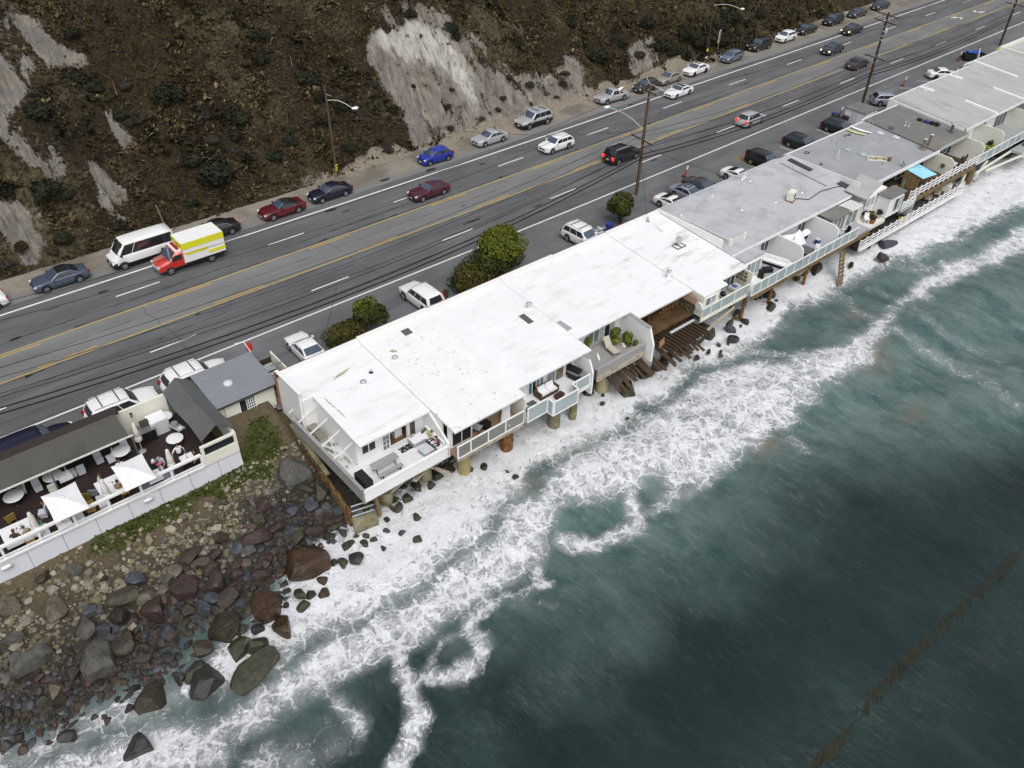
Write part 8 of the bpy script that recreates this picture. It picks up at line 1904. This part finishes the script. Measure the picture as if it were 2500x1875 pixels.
for x, y, off, h, lb in ((96.8, 38.0, .1, 1.1, 'rusty metal flue, left of the two at the seaward edge of the dark roof'), (97.9, 37.9, .2, 1.3, 'white topped metal flue, right of the two at the seaward edge of the dark roof'), (103.9, 38.2, .22, .95, 'short dark flue beside the white side wall')): vent(lb, x, y, off, h, .17, M('flue_steel', (.27, .23, .17), .5, metal=.4, var=.3, vs=3) if x < 100 else m_mesh, True, 'flue', 'flues on the dark roof')
t = thing('roof_fan', 'dark round roof fan on the dark grey roof', 'vent', (98.0, 42.8, rz(42.8, .22))); MB().lathe([(.3, 0), (.32, .22), (.1, .26)], 0, 0, 14).build('drum', m_mesh, t)
for x, y, lb in ((100.5, 42.4, 'left short vent of the pair on the dark roof'), (100.6, 42.0, 'right short vent of the pair on the dark roof')): vent(lb, x, y, .22, .4, .06, m_ltgrey)
t = thing('roof_clutter', 'black and blue bundle lying against the white side wall on the dark roof', 'bundle', (103.6, 41.2, rz(41.2, .22)), -1.35)
for i, (dx, m) in enumerate(((-.9, m_black), (-.1, m_bblue), (.6, m_black), (1.2, m_blackm))): q = MB(); q.blob((dx, 0, .2), .36, (1.1, .7, .6), 9, 6, .1); q.build('bag', m, t)
vent('white mast stub at the road edge of the pale roof', 111.9, 46.1, .62, .9, .05, m_plast); vent('second white stub at the road edge of the pale roof', 120.6, 46.4, .62, 1.0, .05, m_plast)
# ================================================================== ON THE DECKS
def box_thing(name, label, cat, x, y, z, w, d, h, m, rz_=0, part='body', top=None):
    t = thing(name, label, cat, (x, y, z), rz_); MB().box(-w / 2, -d / 2, .02, w / 2, d / 2, h).build(part, m, t)
    if top: MB().box(-w / 2 - .02, -d / 2 - .02, h + .002, w / 2 + .02, d / 2 + .02, h + .06).build('top', top, t)
    for sx_, sy_ in ((1, 1), (-1, 1), (1, -1), (-1, -1)): MB().box(sx_ * (w / 2 - .06) - .03, sy_ * (d / 2 - .06) - .03, -.005, sx_ * (w / 2 - .06) + .03, sy_ * (d / 2 - .06) + .03, .019).build('foot', m_blackm, t)
    return t
DZ = 5.99
box_thing('barbecue', 'barbecue under a fitted black cover at the corner of the picnic table deck', 'barbecue', 18.62, 35.25, DZ, .62, 1.35, 1.0, m_black, 0, 'cover')
for y, lb in ((42.3, 'olive cushioned bench on the side deck, nearer the road'), (41.25, 'olive cushioned bench on the side deck, nearer the sea')): box_thing('bench', lb, 'bench', 18.85, y, DZ, .62, .9, .35, m_greyp, 0, 'frame', M('olive_cushion', (.22, .21, .16), .9))
t = thing('picnic_table', 'weathered grey plank table on the white deck', 'table', (20.65, 35.85, DZ), .0)
for k in range(4): MB().box(-1.0, -.34 + k * .17, .70, 1.0, -.18 + k * .17, .745).build('plank', m_woodg, t)
for s in (-.75, .75):
    q = MB(); q.beam((s, -.3, 0), (s, .05, .69), .05, .05); q.build('leg', m_blackm, t); q = MB(); q.beam((s, .3, 0), (s, -.05, .69), .05, .05); q.build('leg', m_blackm, t)
t = thing('plank_bench', 'weathered grey bench in front of the plank table', 'bench', (20.65, 35.1, DZ))
for k in range(2): MB().box(-.95, -.17 + k * .17, .42, .95, -.01 + k * .17, .46).build('plank', m_woodg, t)
for s in (-.7, .7):
    for e in (-.14, .12): MB().box(s - .03, e - .03, 0, s + .03, e + .03, .418).build('leg', m_blackm, t)
def rug(label, x, y, z, w, d, m, rz_=0): t = thing('door_mat' if d < .8 else 'rug', label, 'mat', (x, y, z), rz_); MB().box(-w / 2, -d / 2, .004, w / 2, d / 2, .02).build('pile', m, t); return t
g = Nt('patterned_mat'); v = g.voro(g.map(g.pos, (5.5, 5.5, 5.5)), 1.0, 'F1'); g.L.new(g.mix(g.rng(v, .25, .32), (.5, .5, .5), (.015, .015, .017)), g.b.inputs['Base Color'])
rug('black and white patterned mat outside the open doorway', 22.9, 36.6, DZ, .95, .55, g.m)
t = thing('corner_sofa', 'white topped grey corner sofa where two people sit', 'sofa', (24.1, 36.0, DZ))
MB().box(-.75, .2, .08, .85, .95, .36).build('base', m_greyp, t); MB().box(.25, -1.3, .08, .85, .198, .36).build('base', m_greyp, t); MB().box(-.75, .2, .362, .85, .95, .48).build('cushion', m_linen, t); MB().box(.25, -1.3, .362, .85, .198, .48).build('cushion', m_linen, t)
MB().box(.70, -1.3, .482, .85, .95, .85).build('backrest', m_linen, t); MB().obb((.5, .75, .62), (.4, .14, .34), .3, .3).build('pillow', M('black_white_pillow', (.08, .08, .08), .9, var=.9, vs=8), t); MB().obb((.6, .25, .62), (.12, .36, .32), .1, 0, .2).build('pillow', M('lime_pillow', (.42, .46, .12), .9), t); MB().obb((-.45, .85, .6), (.3, .1, .26), 0, .2).build('pillow', m_greyp, t)
box_thing('ottoman', 'square grey ottoman in front of the corner sofa', 'ottoman', 23.75, 35.3, DZ, .8, .8, .36, m_greyp, .1, 'body', m_ltgrey)
person('person in a plum shirt and dark shorts sitting on the corner sofa', (24.72, 35.05, DZ - .02), 1.25, True, (.13, .03, .065), (.03, .035, .06), (.025, .016, .012), lean=.25)
person('person in a pale top sitting behind the plum shirted one on the corner sofa', (24.72, 35.8, DZ - .02), 1.6, True, (.62, .55, .50), (.02, .02, .022), (.10, .06, .03), lean=.1)
def lounger(label, x, y, z, rz_, m, frm, back=R_(55)):
    t = thing('sun_lounger', label, 'sun lounger', (x, y, z), rz_, 'sun loungers on the decks')
    MB().obb((0, -.35, .36), (.60, 1.15, .05)).build('seat_pad', m, t); c = Vector((0, .22, .38)); L = .8; q = MB(); q.obb(c + Vector((0, math.cos(back) * L / 2, math.sin(back) * L / 2)), (.60, L, .05), 0, back); q.build('back_pad', m, t)
    for s in (1, -1):
        q = MB(); q.beam((s * .32, -.95, .32), (s * .32, .3, .32), .04, .04); q.build('side_rail', frm, t)
        for y_ in (-.85, .2): MB().box(s * .32 - .02, y_ - .02, 0, s * .32 + .02, y_ + .02, .299).build('leg', frm, t)
    return t
m_beige = M('beige_sling', (.45, .41, .33), .85, var=.06)
lounger('white sun lounger with raised back on the smoked glass balcony', 30.35, 34.45, DZ, -.75, m_linen, m_trim, R_(60)); lounger('beige sun lounger on the weathered grey timber deck', 42.6, 35.6, DZ + .02, -.15, m_beige, m_beige, R_(50))
chair('grey patio chair with tall back on the smoked glass balcony', (27.95, 34.75, DZ), -1.2, m_ltgrey, False, None, m_blackm, True); box_thing('side_table', 'black square side table on the smoked glass balcony', 'table', 28.7, 34.75, DZ, .6, .5, .5, m_black, .2)
t = thing('balcony_sofa', 'dark wicker sofa with white cushions on the clear glass balcony', 'sofa', (34.75, 34.8, DZ))
MB().box(-.95, -.4, .04, .95, .42, .32).build('base', m_wick, t); MB().box(-.95, -.4, .322, -.82, .42, .62).build('arm', m_wick, t); MB().box(.82, -.4, .322, .95, .42, .62).build('arm', m_wick, t); MB().box(-.81, .25, .322, .81, .42, .80).build('back', m_wick, t)
for s in (-.41, .41): MB().box(s - .39, -.38, .324, s + .39, .24, .46).build('seat_cushion', m_linen, t); MB().obb((s, .2, .62), (.74, .16, .42), 0, R_(-14)).build('back_cushion', m_linen, t)
box_thing('coffee_table', 'dark plum coffee table in front of the wicker sofa', 'table', 35.2, 33.85, DZ, .75, .42, .30, m_wick, .05, 'frame', M('plum_top', (.06, .025, .03), .3)); box_thing('ottoman', 'dark wicker stool at the left end of the clear glass balcony', 'stool', 32.35, 33.95, DZ, .5, .5, .35, m_wick, 0, 'body', m_slate); rug('dark square mat left of the wicker sofa', 33.1, 34.6, DZ, .75, .6, m_mesh)
t = thing('barbecue', 'large black and steel gas barbecue on the clear glass balcony', 'barbecue', (37.75, 34.8, DZ), -1.35)
MB().box(-.5, -.3, .08, .5, .3, .8).build('cabinet', m_blackm, t); q = MB(); q.grid([[(-.5 + i * .25, -.3 * math.cos(math.pi * j / 6), .84 + .32 * math.sin(math.pi * j / 6)) for j in range(7)] for i in range(5)], True); q.add([(-.5, -.3 * math.cos(math.pi * j / 6), .84 + .32 * math.sin(math.pi * j / 6)) for j in range(7)], [tuple(range(7))]); q.add([(.5, -.3 * math.cos(math.pi * j / 6), .84 + .32 * math.sin(math.pi * j / 6)) for j in range(7)], [tuple(range(6, -1, -1))]); q.build('hood', m_blackm, t)
MB().box(-.5, -.38, .66, .5, -.302, .82).build('control_panel', m_steel, t); MB().box(.502, -.3, .74, .9, .3, .80).build('side_shelf', m_steel, t)
for k in range(5): MB().tube((-.35 + k * .17, -.381, .74), (-.35 + k * .17, -.41, .74), .03, .03, 8).build('knob', m_blackm, t)
def pot(label, x, y, z, r, h, m, leafm, n, rad, lh, seed, grp='potted plants on the decks'):
    t = thing('potted_plant', label, 'potted plant', (x, y, z), 0, grp); MB().lathe([(r * .7, 0), (r, h * .9), (r * 1.08, h), (r * .9, h), (r * .85, h * .9)], 0, 0, 14).build('pot', m, t)
    V, F = leaf_cloud(n, (rad, rad, lh), .11 + rad * .12, 6, seed, 0, .4); c = np_mesh('foliage', V + np.array([0, 0, h + lh * .35]), F, leafm, None, False); c.parent = t; return t
for i, (x, y, r, h, n, rad, lh, lb) in enumerate(((43.95, 36.35, .28, .4, 500, .55, .8, 'tallest leafy plant against the white wing wall'), (44.5, 35.7, .28, .35, 450, .55, .55, 'broad leafy plant in the corner of the grey timber deck'), (43.55, 35.95, .24, .3, 300, .42, .4, 'yellow green pot plant behind the beige lounger'), (44.2, 35.1, .24, .28, 260, .4, .35, 'low pot plant near the grey parapet'), (44.75, 34.75, .2, .25, 180, .32, .3, 'small pot plant nearest the end of the grey parapet'), (41.3, 36.9, .22, .3, 260, .45, .55, 'fern like plant at the left of the curtained window'))): pot(lb, x, y, 6.0 if i < 5 else 6.25, r, h, M('stone_pot_%d' % i, (.30, .26, .17) if i % 2 else (.35, .27, .06), .8), m_leafg, n, rad, lh, 60 + i)
for i, (x, y) in enumerate(((44.0, 35.45), (44.3, 35.35), (43.85, 35.2))): t = thing('round_stone', 'pale rounded garden stone among the pot plants', 'stone', (x, y, 6.0), 0, 'garden stones among the pot plants'); q = MB(); q.blob((0, 0, .1), .17, (1, .9, .7), 10, 7, .08); q.build('stone', m_offw, t)
# cream porch of unit six
t = thing('daybed', 'cushioned daybed with blue throw on the cream porch', 'sofa', (58.3, 34.95, DZ)); MB().box(-.6, -.45, .02, .6, .45, .34).build('base', m_beige, t); MB().box(-.55, -.4, .342, .55, .4, .44).build('mattress', m_ltgrey, t); MB().obb((-.1, 0, .47), (.45, .5, .05), .2).build('throw', M('blue_throw', (.08, .12, .30), .9, var=.5, vs=8), t)
t = thing('kettle_grill', 'round black kettle grill on the cream porch', 'grill', (56.0, 34.6, DZ)); MB().lathe([(.05, .45), (.24, .55), (.28, .7), (.22, .86), (.05, .93)], 0, 0, 16).build('bowl', m_blackm, t)
for a in (0, 2.1, 4.2): q = MB(); q.beam((math.cos(a) * .25, math.sin(a) * .25, 0), (math.cos(a) * .12, math.sin(a) * .12, .5), .03, .03); q.build('leg', m_steel, t)
pot('small pot beside the kettle grill', 55.5, 34.6, DZ, .15, .25, m_terra, m_linen, 60, .15, .15, 90)
# grey roofed house deck
t = thing('outdoor_sofa', 'long white outdoor sofa against the first white partition', 'sofa', (64.9, 35.6, DZ), -PI / 2 + .25)
MB().box(-1.5, -.4, .05, 1.5, .4, .30).build('base', m_blackm, t); MB().box(-1.5, -.38, .302, 1.5, .2, .44).build('seat', m_plast, t); MB().box(-1.5, .202, .302, 1.5, .4, .78).build('back', m_plast, t)
for k in range(3): MB().obb((-.9 + .7 * k, .16, .58), (.5, .12, .34), 0, -.3).build('pillow', m_linen, t)
t = thing('outdoor_sofa', 'short white sofa with black base nearer the glass balustrade', 'sofa', (65.6, 34.3, DZ), -PI / 2); MB().box(-.5, -.4, .05, .5, .4, .40).build('base', m_plast, t); MB().box(-.5, -.4, .402, .5, .4, .46).build('seat', m_linen, t)
rug('grey carpet under the black coffee table', 63.1, 35.0, 5.985, 2.0, 1.9, m_greyp)
box_thing('coffee_table', 'black coffee table with open magazine on the grey carpet', 'table', 63.4, 35.0, 6.005, .9, .6, .32, m_black, -.5, 'body', m_blackm); round_table('round glass table with lilac rim beside the porch box', (62.9, 36.2, DZ), .5, m_panel)
box_thing('black_screen', 'black folded screen standing near the porch box', 'screen', 61.9, 34.7, DZ, .15, .55, .9, m_black, .2)
t = thing('patio_umbrella', 'large collapsed cream parasol draped between the two partitions', 'umbrella', (68.8, 35.7, DZ)); q = MB(); rows = []
for i in range(9):
    s = i / 8; rows.append([(-1.6 + 3.2 * s, -1.1 * j / 4 + .9 - .25 * math.sin(s * 3), 1.75 - .9 * (j / 4) - .3 * s + .1 * math.sin(s * 7 + j)) for j in range(5)])
q.grid(rows, True); q.grid([[(a, b, c - .03) for a, b, c in r_] for r_ in rows][::-1], True); q.build('canopy', m_linen, t); MB().tube((-.2, .2, .05), (-.2, .2, 1.6), .035, .03, 8).build('pole', m_blackm, t); MB().lathe([(.35, 0), (.35, .06), (.05, .1)], -.2, .2, 12).build('base', m_blackm, t)
t = thing('round_hoop_shade', 'white half dome shade with dark interior beside the second partition', 'shade', (71.3, 36.4, DZ)); q = MB(); rows = []
for i in range(9): a = math.pi * i / 8; rows.append([(math.cos(a) * 1.0, -.5 * math.sin(b) * math.sin(a) , .3 + 1.0 * math.sin(a) * math.cos(b * .6)) for b in (0, .5, 1.0, 1.5)])
q.grid(rows, True); q.grid([[(x * .97, y + .02, z - .03) for x, y, z in r_] for r_ in rows][::-1], True); q.build('shell', m_linen, t); MB().box(-.9, .0, .02, .9, .4, .3).build('seat', m_black, t)
box_thing('spa_tub', 'black square tub near the glass balustrade', 'tub', 68.6, 34.4, DZ, 1.5, 1.1, .75, m_black, .1, 'body', m_mesh); box_thing('blue_cooler', 'small blue crate beside the second partition', 'crate', 71.9, 35.1, DZ, .45, .45, .5, m_bblue, 0, 'body', m_ltgrey)
chair('white patio chair beside the black tub', (69.6, 34.1, DZ), .6, m_plast, False, 'white chairs on the glass balustrade deck', m_plast); chair('white patio chair at the rail right of the black tub', (70.1, 33.95, DZ), 2.4, m_plast, False, 'white chairs on the glass balustrade deck', m_plast)
for i, (x, y, lb) in enumerate(((75.0, 34.5, 'white patio chair under the grey lean to porch'), (75.8, 34.3, 'black seated chair beside the lean to porch rail'), (80.0, 34.5, 'white chair among planters by the cream shutters'))): chair(lb, (x, y, DZ), 1.2 * i, m_plast if i != 1 else m_blackm, False, None, m_plast)
for i, (x, y, lb) in enumerate(((81.2, 34.7, 'planter box with grey green shrub by the small side room'), (80.7, 35.2, 'small grey pot plant by the cream shutters'), (82.1, 34.3, 'cream planter trough behind the white slatted rail'), (80.4, 34.0, 'terracotta pot at the corner of the glass balustrade'))): pot(lb, x, y, 5.95, .3, .45, m_beige if i != 3 else m_terra, m_bush[2] if i else m_leafg, 260, .42, .4, 120 + i)
struct(MB().box(79.2, 33.6, 5.6, 82.4, 36.7, 5.94), 'deck_infill', m_offw)
# blue grey house deck
t = thing('wooden_screen', 'tall brown board screen on the dark deck left of the blue parasol', 'screen', (91.4, 36.0, 5.98)); o = t.location
for k in range(7): q = MB(o); q.box(91.35 + .02 * (k % 2), 35.0 + k * .27, 5.99, 91.42 + .02 * (k % 2), 35.26 + k * .27, 7.7); q.build('board', M('screen_board_%d' % k, (.24 + .02 * (k % 3), .165 + .012 * (k % 3), .08), .8, var=.25, vs=3), t)
t = thing('patio_umbrella', 'sky blue square parasol on the dark deck', 'umbrella', (92.6, 35.7, 5.98)); cyan = M('sky_blue_canvas', (.30, .62, .74), .85, var=.05)
q = MB(); c = Vector((0, 0, 2.2)); cs = [Vector(p) for p in ((-1.5, -1.1, 1.7), (1.3, -1.35, 1.55), (1.5, 1.0, 1.85), (-1.2, 1.1, 1.95))]
for a, b in zip(cs, cs[1:] + cs[:1]): q.add([c, a, b], [(0, 1, 2)]); q.add([c - Vector((0, 0, .04)), a - Vector((0, 0, .04)), b - Vector((0, 0, .04))], [(2, 1, 0)])
q.build('canopy', cyan, t); MB().tube((0, 0, 0), (0, 0, 2.2), .03, .03, 8).build('pole', m_steel, t)
t = thing('exercise_bike', 'black and teal exercise machine left of the brown board screen', 'exercise machine', (89.2, 36.0, 5.98)); MB().box(-.9, -.3, 0, .9, .3, .25).build('base', m_blackm, t); q = MB(); q.beam((.5, 0, .2), (.8, 0, 1.3), .1, .1); q.build('frame', M('teal_plastic', (.05, .35, .33), .5), t); q = MB(); q.beam((-.3, -.3, .3), (-.3, .3, .9), .08, .08); q.build('handle', m_yel, t)
box_thing('deck_table', 'pale table near the white slatted rail beyond the blue parasol', 'table', 100.2, 35.4, 5.98, 1.3, .9, .7, m_blackm, .2, 'frame', m_ltgrey); t = thing('wall_gong', 'round bronze gong hanging on the cream partition', 'ornament', (98.15, 35.6, 6.95)); q = MB(); q.tube((-.02, 0, 0), (-.08, 0, 0), .26, .24, 18); q.build('disc', M('bronze', (.28, .17, .05), .4, metal=.5), t)
t = thing('lantern', 'small orange lantern on the dark deck table side', 'lantern', (101.3, 36.0, 5.98)); MB().lathe([(.12, 0), (.16, .2), (.1, .4), (.03, .45)], 0, 0, 10).build('body', M('orange_lantern', (.5, .12, .03), .6), t)
for x, lb in ((103.5, 'dark patio chair nearest the mint fascia'), (102.4, 'dark patio chair beside the orange lantern')): chair(lb, (x, 35.5, 5.98), .6, m_wick, False, None, m_wick, True)
for i, (x, y, lb) in enumerate(((108.2, 35.4, 'lime green deck chair before the pale roofed house'), (109.2, 35.0, 'second lime green deck chair before the pale roofed house'))): chair(lb, (x, y, 5.98), i * .7, M('lime_%d' % i, (.38, .42, .05), .7), False, None, m_greyp, True)
pot('dark pot plant beside the lime deck chairs', 110.0, 35.4, 5.98, .25, .4, m_under, m_bush[0], 300, .5, .6, 140)
box_thing('hammock_chair', 'round wicker chairs and table on the lower pale deck', 'chair', 117.4, 33.4, 5.2, 1.2, .9, .5, m_wick, .2)
box_thing('white_basin', 'round white basin on the lower dark boardwalk', 'basin', 99.4, 34.8, 3.86, 1.4, 1.1, .7, m_offw, .4); box_thing('yellow_bin', 'yellow and black crate on the lower dark boardwalk', 'crate', 88.0, 34.2, 3.86, .6, .5, .45, m_yel, .3, 'body', m_blackm)
for x, lb in ((95.4, 'left flat sunbed on the lower dark boardwalk'), (97.6, 'right flat sunbed on the lower dark boardwalk')): t = thing('sunbed', lb, 'sunbed', (x, 34.9, 3.86), 1.9, 'sunbeds on the lower boardwalk'); MB().box(-.35, -.9, .2, .35, .9, .28).build('pad', m_pale, t); [MB().box(a - .04, b - .04, 0, a + .04, b + .04, .198).build('leg', m_woodd, t) for a in (-.28, .28) for b in (-.8, .8)]
# bits on the rocky slope
t = thing('red_bucket', 'small red and white bucket lying on the big grey boulder', 'bucket', (16.05, 40.75, 4.85)); q = MB(); q.lathe([(.12, 0), (.15, .22), (.13, .22), (.10, .04)], 0, 0, 12); q.build('pail', M('faded_red', (.55, .12, .10), .6, var=.3, vs=9), t); t.rotation_euler = (.9, .3, 0)
t = thing('paper_sheet', 'crumpled white sheet beside the bulkhead cap', 'litter', (17.6, 44.6, 5.25)); q = MB(); q.grid([[(.12 * i - .2, .12 * j - .2, .06 * math.sin(i * 2 + j * 1.3) + .06) for j in range(4)] for i in range(4)][::-1], False); q.build('sheet', m_linen, t)
for i, (a, b) in enumerate((((16.7, 43.6, 4.95), (17.5, 43.0, 4.8)), ((16.2, 43.9, 5.05), (17.0, 43.6, 4.95)), ((16.9, 42.6, 4.6), (17.5, 42.2, 4.55)))): t = thing('driftwood', ('pale driftwood log lying beside the bulkhead', 'bleached stick above the driftwood log', 'short driftwood piece below the log')[i], 'driftwood', a, 0, 'driftwood by the bulkhead'); q = MB(a); q.tube(a, b, .11 - .03 * i, .08 - .02 * i, 8); q.build('log', m_pale, t)
